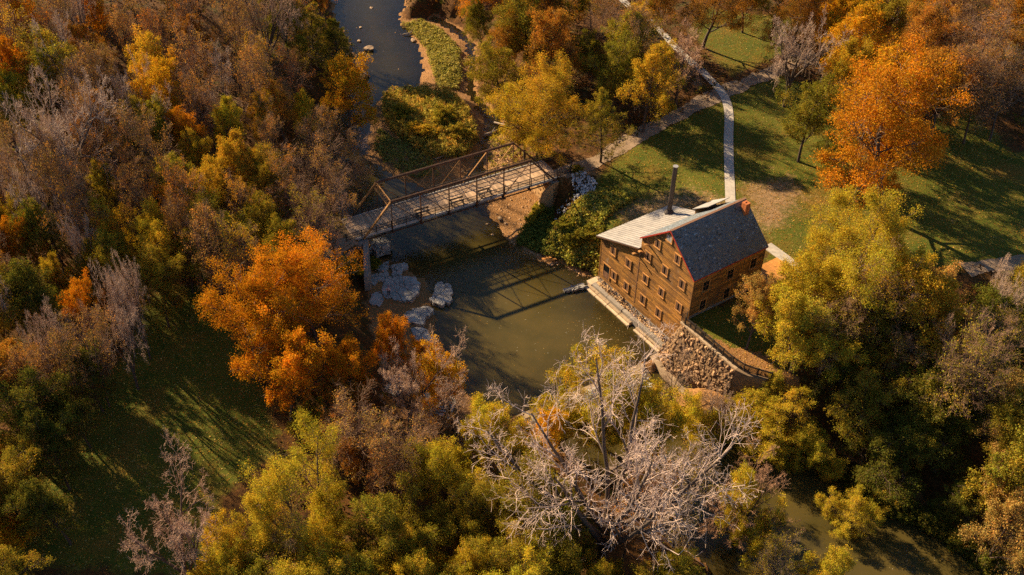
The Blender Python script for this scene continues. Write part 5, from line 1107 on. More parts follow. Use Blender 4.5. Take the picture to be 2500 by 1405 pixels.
('oak_tree','oak',0,-49.00,57.35,3.04,9.58,5.56,(0.251, 0.183, 0.022),(0.8, 0.7, 0.65),'olive bushy tree, eighth of its kind out from the dark lawn','trees shading the dark lawn'),
('oak_tree','oak',0,-22.71,49.10,3.36,10.21,4.85,(0.272, 0.23, 0.026),(0.8, 0.7, 0.65),'olive bushy tree, ninth of its kind out from the dark lawn','trees along the bottom edge'),
('oak_tree','oak',0,-43.58,51.50,3.17,9.84,3.19,(0.272, 0.21, 0.025),(0.8, 0.7, 0.65),'olive bushy tree, tenth of its kind out from the dark lawn','trees shading the dark lawn'),
('oak_tree','oak',0,-47.83,53.92,3.04,9.58,4.08,(0.289, 0.212, 0.026),(0.8, 0.7, 0.65),'olive bushy tree, eleventh of its kind out from the dark lawn','trees shading the dark lawn'),
('thin_tree','sparse',0,-38.26,99.74,3.47,17.07,1.88,(0.39, 0.178, 0.028),(1.2, 1.0, 0.86),'rust red half-bare tree, first of its kind out from the light green gap tree','trees of the autumn woods'),
('thin_tree','sparse',3,-48.18,107.31,2.79,15.03,0.16,(0.387, 0.185, 0.029),(1.2, 1.0, 0.86),'rust red half-bare tree, second of its kind out from the light green gap tree','trees of the autumn woods'),
('thin_tree','sparse',3,-42.41,118.92,2.73,14.85,2.35,(0.34, 0.164, 0.025),(1.2, 1.0, 0.86),'rust red half-bare tree, third of its kind out from the light green gap tree','trees of the autumn woods'),
('thin_tree','sparse',3,-50.30,96.19,3.37,16.75,0.20,(0.371, 0.186, 0.028),(1.2, 1.0, 0.86),'rust red half-bare tree, fourth of its kind out from the light green gap tree','trees of the autumn woods'),
('maple_tree','maple',2,-59.40,99.24,2.53,9.98,0.84,(0.423, 0.294, 0.027),(1, 1, 1),'golden full-crowned tree, first of its kind out from the pale leaning bare tree','trees of the autumn woods'),
('maple_tree','maple',2,-52.57,129.69,4.20,13.65,1.57,(0.557, 0.35, 0.033),(1, 1, 1),'golden full-crowned tree, second of its kind out from the pale leaning bare tree','trees of the autumn woods'),
('thin_tree','sparse',3,-54.54,111.20,3.61,17.47,3.12,(0.327, 0.187, 0.05),(1.2, 1.0, 0.86),'brown half-bare tree, first of its kind out from the pale leaning bare tree','trees of the autumn woods'),
('thin_tree','sparse',3,-59.16,103.81,3.73,17.82,1.93,(0.271, 0.176, 0.045),(1.2, 1.0, 0.86),'brown half-bare tree, second of its kind out from the pale leaning bare tree','trees of the autumn woods'),
('thin_tree','sparse',1,-56.78,103.88,2.94,15.49,6.09,(0.248, 0.15, 0.039),(1.2, 1.0, 0.86),'brown half-bare tree, third of its kind out from the pale leaning bare tree','trees of the autumn woods'),
('thin_tree','sparse',1,-57.11,120.06,3.02,15.72,1.42,(0.371, 0.226, 0.059),(1.2, 1.0, 0.86),'brown half-bare tree, fourth of its kind out from the pale leaning bare tree','trees of the autumn woods'),
('thin_tree','sparse',1,-52.57,100.75,3.74,17.86,4.64,(0.289, 0.172, 0.045),(1.2, 1.0, 0.86),'brown half-bare tree, fifth of its kind out from the pale leaning bare tree','trees of the autumn woods'),
('thin_tree','sparse',0,-55.89,125.18,2.77,14.97,2.54,(0.253, 0.171, 0.043),(1.2, 1.0, 0.86),'brown half-bare tree, sixth of its kind out from the pale leaning bare tree','trees of the autumn woods'),
('bare_tree','bare',2,-41.13,79.05,3.25,15.09,4.99,(0.313, 0.201, 0.052),(1.1, 1.1, 1.15),'brown bare tree, first of its kind out from the dark lawn','trees of the autumn woods'),
('bare_tree','bare',0,-41.14,83.83,2.36,12.79,3.03,(0.338, 0.193, 0.052),(1.1, 1.1, 1.15),'brown bare tree, second of its kind out from the dark lawn','trees of the autumn woods'),
('bare_tree','bare',0,-43.22,85.46,2.98,14.40,5.75,(0.325, 0.189, 0.05),(1.1, 1.1, 1.15),'brown bare tree, third of its kind out from the dark lawn','trees of the autumn woods'),
('bare_tree','bare',3,-46.96,78.31,2.66,13.57,4.68,(0.31, 0.196, 0.05),(1.1, 1.1, 1.15),'brown bare tree, fourth of its kind out from the dark lawn','trees of the autumn woods'),
('bare_tree','bare',0,-48.81,76.44,2.64,13.51,0.05,(0.286, 0.169, 0.045),(1.1, 1.1, 1.15),'brown bare tree, fifth of its kind out from the dark lawn','trees of the autumn woods'),
('bare_tree','bare',3,-53.90,73.90,2.26,12.55,2.90,(0.322, 0.189, 0.05),(1.1, 1.1, 1.15),'brown bare tree, sixth of its kind out from the dark lawn','trees of the autumn woods'),
('maple_tree','maple',2,-37.53,107.00,3.27,11.59,0.46,(0.498, 0.318, 0.03),(1, 1, 1),'golden full-crowned tree, first of its kind out from the light green gap tree','trees of the autumn woods'),
('maple_tree','maple',1,-35.42,111.49,3.62,12.37,3.86,(0.443, 0.267, 0.026),(1, 1, 1),'golden full-crowned tree, second of its kind out from the light green gap tree','trees of the autumn woods'),
('maple_tree','maple',3,-47.04,97.09,3.04,11.08,5.76,(0.55, 0.364, 0.034),(1, 1, 1),'golden full-crowned tree, third of its kind out from the light green gap tree','trees of the autumn woods'),
('maple_tree','maple',3,-76.68,139.74,4.29,13.83,4.41,(0.546, 0.221, 0.014),(1, 1, 1),'orange full-crowned tree, first of its kind out from the upper corner of the wood','trees of the autumn woods'),
('maple_tree','maple',1,-63.12,145.82,3.65,12.43,2.76,(0.519, 0.229, 0.014),(1, 1, 1),'orange full-crowned tree, second of its kind out from the upper corner of the wood','trees of the autumn woods'),
('maple_tree','maple',1,-52.15,90.92,2.23,9.32,3.84,(0.418, 0.286, 0.026),(1, 1, 1),'golden full-crowned tree, first of its kind out from the dark lawn','trees of the autumn woods'),
('maple_tree','maple',3,-56.71,80.91,2.46,9.82,4.09,(0.398, 0.243, 0.023),(1, 1, 1),'golden full-crowned tree, second of its kind out from the dark lawn','trees of the autumn woods'),
('thin_tree','sparse',3,-54.48,109.33,2.45,14.01,4.27,(0.436, 0.206, 0.032),(1.2, 1.0, 0.86),'rust red half-bare tree, first of its kind out from the pale leaning bare tree','trees of the autumn woods'),
('thin_tree','sparse',3,-65.32,106.99,3.10,15.97,0.11,(0.29, 0.151, 0.023),(1.2, 1.0, 0.86),'rust red half-bare tree, second of its kind out from the pale leaning bare tree','trees of the autumn woods'),
('thin_tree','sparse',3,-56.69,88.17,2.59,14.44,0.43,(0.327, 0.17, 0.026),(1.2, 1.0, 0.86),'rust red half-bare tree, third of its kind out from the pale leaning bare tree','trees of the autumn woods'),
('maple_tree','maple',0,-62.22,159.33,3.30,11.65,2.15,(0.604, 0.368, 0.035),(1, 1, 1),'golden full-crowned tree close to the upper corner of the wood','trees of the autumn woods'),
('bare_tree','bare',3,-40.41,123.07,3.34,15.33,1.01,(0.263, 0.157, 0.041),(1.1, 1.1, 1.15),'brown bare tree close to the round green bank tree','trees of the autumn woods'),
('bare_tree','bare',1,-48.26,116.73,3.27,15.15,4.83,(0.272, 0.167, 0.043),(1.1, 1.1, 1.15),'brown bare tree, first of its kind out from the light green gap tree','trees of the autumn woods'),
('bare_tree','bare',0,-49.27,93.70,2.45,13.02,4.13,(0.316, 0.188, 0.049),(1.1, 1.1, 1.15),'brown bare tree, second of its kind out from the light green gap tree','trees of the autumn woods'),
('maple_tree','maple',3,-70.56,125.36,4.45,14.20,2.13,(0.49, 0.182, 0.012),(1, 1, 1),'orange full-crowned tree, first of its kind out from the pale leaning bare tree','trees of the autumn woods'),
('maple_tree','maple',3,-63.40,99.93,3.30,11.65,0.44,(0.543, 0.252, 0.015),(1, 1, 1),'orange full-crowned tree, second of its kind out from the pale leaning bare tree','trees of the autumn woods'),
('maple_tree','maple',2,-57.43,94.89,2.72,10.38,6.02,(0.43, 0.172, 0.011),(1, 1, 1),'orange full-crowned tree, third of its kind out from the pale leaning bare tree','trees of the autumn woods'),
('thin_tree','sparse',1,-34.66,149.04,3.10,15.96,5.38,(0.423, 0.198, 0.031),(1.2, 1.0, 0.86),'rust red half-bare tree, first of its kind out from the round green bank tree','trees of the autumn woods'),
('thin_tree','sparse',3,-32.55,131.16,2.85,15.23,2.77,(0.438, 0.184, 0.03),(1.2, 1.0, 0.86),'rust red half-bare tree, second of its kind out from the round green bank tree','trees of the autumn woods'),
('thin_tree','sparse',3,-48.44,140.10,3.47,17.05,4.40,(0.351, 0.158, 0.025),(1.2, 1.0, 0.86),'rust red half-bare tree, third of its kind out from the round green bank tree','trees of the autumn woods'),
('thin_tree','sparse',0,-49.17,159.46,3.90,18.33,4.10,(0.486, 0.225, 0.035),(1.2, 1.0, 0.86),'rust red half-bare tree, fourth of its kind out from the round green bank tree','trees of the autumn woods'),
('thin_tree','sparse',1,-49.33,146.70,4.81,21.04,1.18,(0.368, 0.172, 0.027),(1.2, 1.0, 0.86),'rust red half-bare tree, fifth of its kind out from the round green bank tree','trees of the autumn woods'),
('thin_tree','sparse',1,-51.01,133.11,3.13,16.05,2.55,(0.376, 0.159, 0.026),(1.2, 1.0, 0.86),'rust red half-bare tree, sixth of its kind out from the round green bank tree','trees of the autumn woods'),
('maple_tree','maple',1,-34.25,164.29,4.13,13.49,5.91,(0.362, 0.17, 0.027),(1, 1, 1),'rust red full-crowned tree, first of its kind out from the round green bank tree','trees of the autumn woods'),
('maple_tree','maple',3,-33.34,126.93,3.14,11.31,0.08,(0.419, 0.222, 0.033),(1, 1, 1),'rust red full-crowned tree, second of its kind out from the round green bank tree','trees of the autumn woods'),
('maple_tree','maple',1,-46.81,139.68,3.73,12.61,3.38,(0.317, 0.141, 0.023),(1, 1, 1),'rust red full-crowned tree, third of its kind out from the round green bank tree','trees of the autumn woods'),
('thin_tree','sparse',1,-43.37,76.18,3.08,15.90,0.16,(0.324, 0.188, 0.05),(1.2, 1.0, 0.86),'brown half-bare tree, first of its kind out from the dark lawn','trees of the autumn woods'),
('thin_tree','sparse',2,-46.06,73.16,2.79,15.03,5.02,(0.297, 0.18, 0.047),(1.2, 1.0, 0.86),'brown half-bare tree, second of its kind out from the dark lawn','trees of the autumn woods'),
('thin_tree','sparse',0,-46.98,70.25,2.57,14.37,5.83,(0.368, 0.2, 0.054),(1.2, 1.0, 0.86),'brown half-bare tree, third of its kind out from the dark lawn','trees of the autumn woods'),
('thin_tree','sparse',1,-50.94,68.04,2.59,14.43,1.82,(0.368, 0.221, 0.058),(1.2, 1.0, 0.86),'brown half-bare tree, fourth of its kind out from the dark lawn','trees of the autumn woods'),
('maple_tree','maple',2,-42.70,101.20,2.76,10.48,2.22,(0.531, 0.231, 0.014),(1, 1, 1),'orange full-crowned tree close to the light green gap tree','trees of the autumn woods'),
('oak_tree','oak',0,-42.66,162.34,3.54,11.65,3.93,(0.219, 0.19, 0.024),(0.8, 0.7, 0.65),'green bushy tree close to the round green bank tree','trees of the autumn woods'),
('maple_tree','maple',1,-39.04,165.96,5.09,15.59,0.05,(0.504, 0.193, 0.012),(1, 1, 1),'orange full-crowned tree close to the round green bank tree','trees of the autumn woods'),
('oak_tree','oak',0,-77.66,153.38,4.21,13.11,0.52,(0.384, 0.312, 0.027),(0.8, 0.7, 0.65),'yellow-green bushy tree, first of its kind out from the upper corner of the wood','trees of the autumn woods'),
('oak_tree','oak',0,-56.18,154.67,4.62,14.02,3.41,(0.417, 0.31, 0.027),(0.8, 0.7, 0.65),'yellow-green bushy tree, second of its kind out from the upper corner of the wood','trees of the autumn woods'),
('thin_tree','sparse',3,-70.53,142.70,3.05,15.80,2.89,(0.47, 0.288, 0.028),(1.2, 1.0, 0.86),'golden half-bare tree, first of its kind out from the upper corner of the wood','trees of the autumn woods'),
('thin_tree','sparse',2,-67.08,151.12,3.11,15.98,1.23,(0.504, 0.301, 0.029),(1.2, 1.0, 0.86),'golden half-bare tree, second of its kind out from the upper corner of the wood','trees of the autumn woods'),
('thin_tree','sparse',3,-69.07,127.37,3.56,17.32,4.26,(0.493, 0.336, 0.031),(1.2, 1.0, 0.86),'golden half-bare tree, third of its kind out from the upper corner of the wood','trees of the autumn woods'),
('thin_tree','sparse',3,-57.22,143.43,3.46,17.03,5.95,(0.414, 0.255, 0.024),(1.2, 1.0, 0.86),'golden half-bare tree, fourth of its kind out from the upper corner of the wood','trees of the autumn woods'),
('maple_tree','maple',1,-78.99,160.81,5.44,16.36,0.10,(0.348, 0.166, 0.026),(1, 1, 1),'rust red full-crowned tree, first of its kind out from the upper corner of the wood','trees of the autumn woods'),
('maple_tree','maple',3,-61.39,135.36,3.47,12.03,0.64,(0.374, 0.176, 0.027),(1, 1, 1),'rust red full-crowned tree, second of its kind out from the upper corner of the wood','trees of the autumn woods'),
('oak_tree','oak',2,-41.83,112.32,2.60,9.58,3.43,(0.473, 0.333, 0.03),(0.8, 0.7, 0.65),'yellow-green bushy tree, first of its kind out from the light green gap tree','trees of the autumn woods'),
('oak_tree','oak',2,-43.80,97.26,3.22,10.92,2.32,(0.433, 0.329, 0.029),(0.8, 0.7, 0.65),'yellow-green bushy tree, second of its kind out from the light green gap tree','trees of the autumn woods'),
('oak_tree','oak',1,-38.84,94.71,2.55,9.47,0.38,(0.376, 0.288, 0.025),(0.8, 0.7, 0.65),'yellow-green bushy tree, third of its kind out from the light green gap tree','trees of the autumn woods'),
('oak_tree','oak',0,-41.64,92.91,3.24,10.99,5.86,(0.566, 0.397, 0.036),(0.8, 0.7, 0.65),'yellow-green bushy tree, fourth of its kind out from the light green gap tree','trees of the autumn woods'),
('oak_tree','oak',2,-68.04,163.85,4.38,13.48,5.42,(0.237, 0.2, 0.023),(0.8, 0.7, 0.65),'olive bushy tree close to the upper corner of the wood','trees of the autumn woods'),
('oak_tree','oak',0,-26.85,96.96,3.17,10.83,2.64,(0.229, 0.189, 0.022),(0.8, 0.7, 0.65),'olive bushy tree, first of its kind out from the wooded end of the bridge','trees of the autumn woods'),
('oak_tree','oak',1,-31.18,104.64,3.21,10.91,1.03,(0.291, 0.208, 0.026),(0.8, 0.7, 0.65),'olive bushy tree, second of its kind out from the wooded end of the bridge','trees of the autumn woods'),
('oak_tree','oak',2,-55.16,162.71,4.83,14.49,5.32,(0.294, 0.265, 0.03),(0.8, 0.7, 0.65),'olive bushy tree close to the round green bank tree','trees of the autumn woods'),
('thin_tree','sparse',1,-36.77,129.36,3.36,16.74,5.66,(0.404, 0.251, 0.024),(1.2, 1.0, 0.86),'golden half-bare tree close to the round green bank tree','trees of the autumn woods'),
('oak_tree','oak',1,-30.02,128.67,2.71,9.81,1.94,(0.51, 0.379, 0.033),(0.8, 0.7, 0.65),'yellow-green bushy tree close to the blue river bend','trees of the autumn woods'),
('oak_tree','oak',1,-62.11,122.24,3.27,11.05,2.17,(0.296, 0.228, 0.027),(0.8, 0.7, 0.65),'olive bushy tree, first of its kind out from the pale leaning bare tree','trees of the autumn woods'),
('oak_tree','oak',0,-60.59,96.09,3.06,10.59,0.86,(0.287, 0.235, 0.027),(0.8, 0.7, 0.65),'olive bushy tree, second of its kind out from the pale leaning bare tree','trees of the autumn woods'),
('oak_tree','oak',0,-67.12,122.09,3.17,10.82,2.10,(0.427, 0.366, 0.031),(0.8, 0.7, 0.65),'yellow-green bushy tree close to the pale leaning bare tree','trees of the autumn woods'),
('oak_tree','oak',1,-66.97,116.55,3.48,11.51,5.42,(0.228, 0.193, 0.024),(0.8, 0.7, 0.65),'green bushy tree, first of its kind out from the pale leaning bare tree','trees of the autumn woods'),
('oak_tree','oak',0,-70.06,119.88,4.21,13.11,3.78,(0.216, 0.203, 0.025),(0.8, 0.7, 0.65),'green bushy tree, second of its kind out from the pale leaning bare tree','trees of the autumn woods'),
('oak_tree','oak',1,-54.73,96.47,3.48,11.51,3.45,(0.193, 0.176, 0.022),(0.8, 0.7, 0.65),'green bushy tree, third of its kind out from the pale leaning bare tree','trees of the autumn woods'),
('thin_tree','sparse',3,-33.55,101.50,2.23,13.36,2.73,(0.583, 0.329, 0.032),(1.2, 1.0, 0.86),'golden half-bare tree, first of its kind out from the light green gap tree','trees of the autumn woods'),
('thin_tree','sparse',0,-30.81,91.96,3.03,15.75,2.25,(0.465, 0.333, 0.03),(1.2, 1.0, 0.86),'golden half-bare tree, second of its kind out from the light green gap tree','trees of the autumn woods'),
('maple_tree','maple',1,-35.20,120.73,2.79,10.54,0.15,(0.417, 0.248, 0.024),(1, 1, 1),'golden full-crowned tree close to the round green bank tree','trees of the autumn woods'),
('maple_tree','maple',2,-47.97,86.65,2.46,9.81,0.58,(0.559, 0.232, 0.014),(1, 1, 1),'orange full-crowned tree close to the dark lawn','trees of the autumn woods'),
('maple_tree','maple',3,-61.70,91.90,2.77,10.49,3.71,(0.394, 0.172, 0.028),(1, 1, 1),'rust red full-crowned tree close to the pale leaning bare tree','trees of the autumn woods'),
('thin_tree','sparse',2,-72.91,138.06,4.52,20.16,3.42,(0.44, 0.216, 0.033),(1.2, 1.0, 0.86),'rust red half-bare tree close to the upper corner of the wood','trees of the autumn woods'),
('oak_tree','oak',1,-52.19,73.34,2.58,9.54,1.34,(0.467, 0.369, 0.032),(0.8, 0.7, 0.65),'yellow-green bushy tree close to the dark lawn','trees of the autumn woods'),
('maple_tree','maple',3,5.82,154.77,5.28,14.56,0.26,(0.317, 0.147, 0.023),(1, 1, 1),'rust red full-crowned tree close to the golden olive tree','trees of the autumn woods'),
('oak_tree','oak',0,1.47,151.34,5.33,14.16,2.21,(0.231, 0.19, 0.024),(0.8, 0.7, 0.65),'green bushy tree, first of its kind out from the side channel','trees of the autumn woods'),
('oak_tree','oak',2,0.91,162.03,4.56,12.63,0.27,(0.219, 0.185, 0.023),(0.8, 0.7, 0.65),'green bushy tree, second of its kind out from the side channel','trees of the autumn woods'),
('oak_tree','oak',2,7.15,161.19,5.46,14.41,4.25,(0.212, 0.177, 0.022),(0.8, 0.7, 0.65),'green bushy tree, third of its kind out from the side channel','trees of the autumn woods'),
('maple_tree','maple',1,2.53,147.90,3.59,11.18,4.95,(0.439, 0.336, 0.03),(1, 1, 1),'golden full-crowned tree, first of its kind out from the golden olive tree','trees of the autumn woods'),
('maple_tree','maple',2,12.34,160.79,3.35,10.69,5.50,(0.502, 0.342, 0.031),(1, 1, 1),'golden full-crowned tree, second of its kind out from the golden olive tree','trees of the autumn woods'),
('maple_tree','maple',0,18.49,152.91,3.44,10.89,4.48,(0.554, 0.367, 0.034),(1, 1, 1),'golden full-crowned tree, third of its kind out from the golden olive tree','trees of the autumn woods'),
('oak_tree','oak',0,11.89,144.90,3.07,9.63,1.12,(0.227, 0.195, 0.024),(0.8, 0.7, 0.65),'green bushy tree close to the golden olive tree','trees of the autumn woods'),
('thin_tree','sparse',3,12.86,150.16,4.25,14.34,2.19,(0.291, 0.158, 0.043),(1.2, 1.0, 0.86),'brown half-bare tree close to the golden olive tree','trees of the autumn woods'),
('maple_tree','maple',13,-5.79,169.02,5.70,15.40,6.12,(0.626, 0.274, 0.017),(1, 1, 1),'orange full-crowned tree, first of its kind out from the side channel','trees of the autumn woods'),
('maple_tree','maple',2,-13.31,182.26,4.28,12.57,1.75,(0.516, 0.227, 0.014),(1, 1, 1),'orange full-crowned tree, second of its kind out from the side channel','trees of the autumn woods'),
('thin_tree','sparse',2,18.69,157.97,5.40,16.89,3.16,(0.26, 0.159, 0.041),(1.2, 1.0, 0.86),'brown half-bare tree close to the path fork','trees of the autumn woods'),
('maple_tree','maple',3,18.71,130.72,4.56,13.12,3.92,(0.501, 0.327, 0.03),(1, 1, 1),'golden full-crowned tree close to the path fork','trees of the autumn woods'),
('maple_tree','maple',14,30.78,156.96,6.44,16.89,4.24,(0.341, 0.168, 0.026),(1, 1, 1),'rust red full-crowned tree, first of its kind out from the path fork','trees of the autumn woods'),
('maple_tree','maple',3,38.28,162.81,4.59,13.17,5.01,(0.366, 0.173, 0.027),(1, 1, 1),'rust red full-crowned tree, second of its kind out from the path fork','trees of the autumn woods'),
('maple_tree','maple',14,43.66,152.47,5.73,15.45,3.70,(0.286, 0.138, 0.021),(1, 1, 1),'rust red full-crowned tree, third of its kind out from the path fork','trees of the autumn woods'),
('maple_tree','maple',3,21.46,156.52,4.50,13.01,2.57,(0.352, 0.175, 0.027),(1, 1, 1),'rust red full-crowned tree, fourth of its kind out from the path fork','trees of the autumn woods'),
('maple_tree','maple',2,-1.86,151.65,3.95,11.91,0.93,(0.335, 0.173, 0.026),(1, 1, 1),'rust red full-crowned tree close to the side channel','trees of the autumn woods'),
('oak_tree','oak',0,21.57,140.69,3.10,9.71,2.61,(0.272, 0.242, 0.027),(0.8, 0.7, 0.65),'olive bushy tree, first of its kind out from the path fork','trees of the autumn woods'),
('oak_tree','oak',13,42.58,160.60,5.70,14.90,2.70,(0.24, 0.193, 0.023),(0.8, 0.7, 0.65),'olive bushy tree, second of its kind out from the path fork','trees of the autumn woods'),
('oak_tree','oak',1,15.23,143.49,5.03,13.57,5.90,(0.301, 0.257, 0.029),(0.8, 0.7, 0.65),'olive bushy tree close to the golden olive tree','trees of the autumn woods'),
('thin_tree','sparse',2,-1.78,163.99,5.41,16.90,0.57,(0.331, 0.182, 0.049),(1.2, 1.0, 0.86),'brown half-bare tree close to the side channel','trees of the autumn woods'),
('thin_tree','sparse',0,76.14,136.42,4.29,14.43,3.97,(0.297, 0.178, 0.047),(1.2, 1.0, 0.86),'brown half-bare tree, first of its kind out from the dark upper corner','trees of the autumn woods'),
('thin_tree','sparse',0,73.47,150.28,5.02,16.04,2.97,(0.358, 0.23, 0.059),(1.2, 1.0, 0.86),'brown half-bare tree, second of its kind out from the dark upper corner','trees of the autumn woods'),
('thin_tree','sparse',1,65.02,128.60,5.48,17.05,3.36,(0.348, 0.181, 0.05),(1.2, 1.0, 0.86),'brown half-bare tree, third of its kind out from the dark upper corner','trees of the autumn woods'),
('thin_tree','sparse',2,68.64,146.83,4.84,15.64,1.18,(0.364, 0.191, 0.053),(1.2, 1.0, 0.86),'brown half-bare tree, fourth of its kind out from the dark upper corner','trees of the autumn woods'),
('thin_tree','sparse',0,63.38,140.57,5.38,16.85,0.46,(0.273, 0.149, 0.04),(1.2, 1.0, 0.86),'brown half-bare tree, fifth of its kind out from the dark upper corner','trees of the autumn woods'),
('thin_tree','sparse',2,67.39,150.19,6.32,18.91,3.23,(0.391, 0.231, 0.061),(1.2, 1.0, 0.86),'brown half-bare tree, sixth of its kind out from the dark upper corner','trees of the autumn woods'),
('maple_tree','maple',2,76.61,146.08,5.25,14.50,2.91,(0.49, 0.212, 0.013),(1, 1, 1),'orange full-crowned tree, first of its kind out from the dark upper corner','trees of the autumn woods'),
('maple_tree','maple',12,80.86,153.90,6.12,16.23,2.49,(0.431, 0.178, 0.011),(1, 1, 1),'orange full-crowned tree, second of its kind out from the dark upper corner','trees of the autumn woods'),
('maple_tree','maple',3,62.95,152.08,5.59,15.17,3.08,(0.475, 0.215, 0.013),(1, 1, 1),'orange full-crowned tree, third of its kind out from the dark upper corner','trees of the autumn woods'),
('maple_tree','maple',2,54.82,158.33,4.82,13.64,1.03,(0.354, 0.173, 0.027),(1, 1, 1),'rust red full-crowned tree close to the big round orange oak','trees of the autumn woods'),
('maple_tree','maple',1,48.88,156.89,5.22,14.44,4.95,(0.55, 0.233, 0.014),(1, 1, 1),'orange full-crowned tree close to the path fork','trees of the autumn woods'),
('maple_tree','maple',0,72.89,141.43,4.54,13.09,4.05,(0.351, 0.175, 0.027),(1, 1, 1),'rust red full-crowned tree, first of its kind out from the dark upper corner','trees of the autumn woods'),
('maple_tree','maple',1,81.50,143.90,5.46,14.92,0.72,(0.425, 0.214, 0.033),(1, 1, 1),'rust red full-crowned tree, second of its kind out from the dark upper corner','trees of the autumn woods'),
('oak_tree','oak',0,57.73,151.06,4.92,13.33,3.66,(0.328, 0.26, 0.031),(0.8, 0.7, 0.65),'olive bushy tree, first of its kind out from the big round orange oak','trees of the autumn woods'),
('oak_tree','oak',2,52.87,150.54,4.97,13.43,2.26,(0.255, 0.184, 0.022),(0.8, 0.7, 0.65),'olive bushy tree, second of its kind out from the big round orange oak','trees of the autumn woods'),
('thin_tree','sparse',1,61.34,136.42,4.24,14.32,5.46,(0.292, 0.192, 0.049),(1.2, 1.0, 0.86),'brown half-bare tree, first of its kind out from the big round orange oak','trees of the autumn woods'),
('thin_tree','sparse',0,60.16,156.19,4.74,15.43,4.59,(0.278, 0.168, 0.044),(1.2, 1.0, 0.86),'brown half-bare tree, second of its kind out from the big round orange oak','trees of the autumn woods'),
('thin_tree','sparse',1,34.43,81.60,3.96,10.98,1.11,(0.279, 0.213, 0.025),(1.2, 1.0, 0.86),'olive half-bare tree close to the end of the iron fence','trees of the shaded thicket'),
('oak_tree','oak',2,41.01,85.98,3.05,7.68,5.56,(0.295, 0.239, 0.028),(0.8, 0.7, 0.65),'olive bushy tree, first of its kind out from the tall spreading locust','trees of the shaded thicket'),
('oak_tree','oak',0,45.16,85.32,3.65,8.64,1.44,(0.288, 0.243, 0.028),(0.8, 0.7, 0.65),'olive bushy tree, second of its kind out from the tall spreading locust','trees of the shaded thicket'),
('oak_tree','oak',2,45.04,78.80,3.48,8.37,0.94,(0.261, 0.22, 0.025),(0.8, 0.7, 0.65),'olive bushy tree, third of its kind out from the tall spreading locust','trees of the shaded thicket'),
('oak_tree','oak',1,47.35,77.11,3.82,8.91,6.18,(0.302, 0.227, 0.027),(0.8, 0.7, 0.65),'olive bushy tree, fourth of its kind out from the tall spreading locust','trees of the shaded thicket'),
('oak_tree','oak',2,59.78,90.13,3.88,9.01,4.63,(0.304, 0.233, 0.028),(0.8, 0.7, 0.65),'olive bushy tree, fifth of its kind out from the tall spreading locust','trees of the shaded thicket'),
('oak_tree','oak',1,55.76,83.47,4.63,10.20,4.29,(0.262, 0.214, 0.025),(0.8, 0.7, 0.65),'olive bushy tree, sixth of its kind out from the tall spreading locust','trees of the shaded thicket'),
('oak_tree','oak',1,57.75,81.30,4.52,10.03,5.58,(0.273, 0.205, 0.025),(0.8, 0.7, 0.65),'olive bushy tree, seventh of its kind out from the tall spreading locust','trees of the shaded thicket'),
('oak_tree','oak',2,41.46,73.07,3.51,8.41,2.01,(0.283, 0.228, 0.027),(0.8, 0.7, 0.65),'olive bushy tree, first of its kind out from the open brown water','trees of the shaded thicket'),
('oak_tree','oak',0,51.86,65.18,3.84,8.95,0.88,(0.272, 0.199, 0.024),(0.8, 0.7, 0.65),'olive bushy tree, second of its kind out from the open brown water','trees of the shaded thicket'),
('oak_tree','oak',1,52.27,68.63,4.06,9.30,2.68,(0.294, 0.218, 0.026),(0.8, 0.7, 0.65),'olive bushy tree, third of its kind out from the open brown water','trees of the shaded thicket'),
('oak_tree','oak',2,46.19,76.52,3.74,8.78,0.49,(0.27, 0.221, 0.026),(0.8, 0.7, 0.65),'olive bushy tree, fourth of its kind out from the open brown water','trees of the shaded thicket'),
('oak_tree','oak',1,50.77,72.30,3.68,8.69,4.10,(0.271, 0.219, 0.026),(0.8, 0.7, 0.65),'olive bushy tree, fifth of its kind out from the open brown water','trees of the shaded thicket'),
('oak_tree','oak',1,51.13,77.14,3.08,7.73,1.24,(0.259, 0.204, 0.024),(0.8, 0.7, 0.65),'olive bushy tree, sixth of its kind out from the open brown water','trees of the shaded thicket'),
('maple_tree','maple',3,40.09,79.39,3.71,9.14,3.94,(0.469, 0.299, 0.028),(1, 1, 1),'golden full-crowned tree close to the end of the iron fence','trees of the shaded thicket'),
('maple_tree','maple',3,50.35,65.23,3.41,8.66,5.56,(0.423, 0.267, 0.073),(0.8, 0.7, 0.65),'tan full-crowned tree, first of its kind out from the open brown water','trees of the shaded thicket'),
('maple_tree','maple',2,50.69,71.82,3.54,8.87,3.83,(0.352, 0.226, 0.061),(0.8, 0.7, 0.65),'tan full-crowned tree, second of its kind out from the open brown water','trees of the shaded thicket'),
('maple_tree','maple',2,53.41,71.26,4.14,9.82,4.81,(0.377, 0.244, 0.066),(0.8, 0.7, 0.65),'tan full-crowned tree, third of its kind out from the open brown water','trees of the shaded thicket'),
('maple_tree','maple',1,55.57,78.64,3.00,8.01,4.87,(0.416, 0.229, 0.066),(0.8, 0.7, 0.65),'tan full-crowned tree, fourth of its kind out from the open brown water','trees of the shaded thicket'),
('thin_tree','sparse',3,41.87,80.73,4.05,11.13,2.56,(0.235, 0.19, 0.022),(1.2, 1.0, 0.86),'olive half-bare tree, first of its kind out from the tall spreading locust','trees of the shaded thicket'),
('thin_tree','sparse',1,49.33,77.98,4.83,12.50,1.04,(0.252, 0.2, 0.024),(1.2, 1.0, 0.86),'olive half-bare tree, second of its kind out from the tall spreading locust','trees of the shaded thicket'),
('oak_tree','oak',2,36.75,79.95,3.33,8.13,5.64,(0.132, 0.126, 0.02),(0.8, 0.7, 0.65),'dark green bushy tree close to the end of the iron fence','trees of the shaded thicket'),
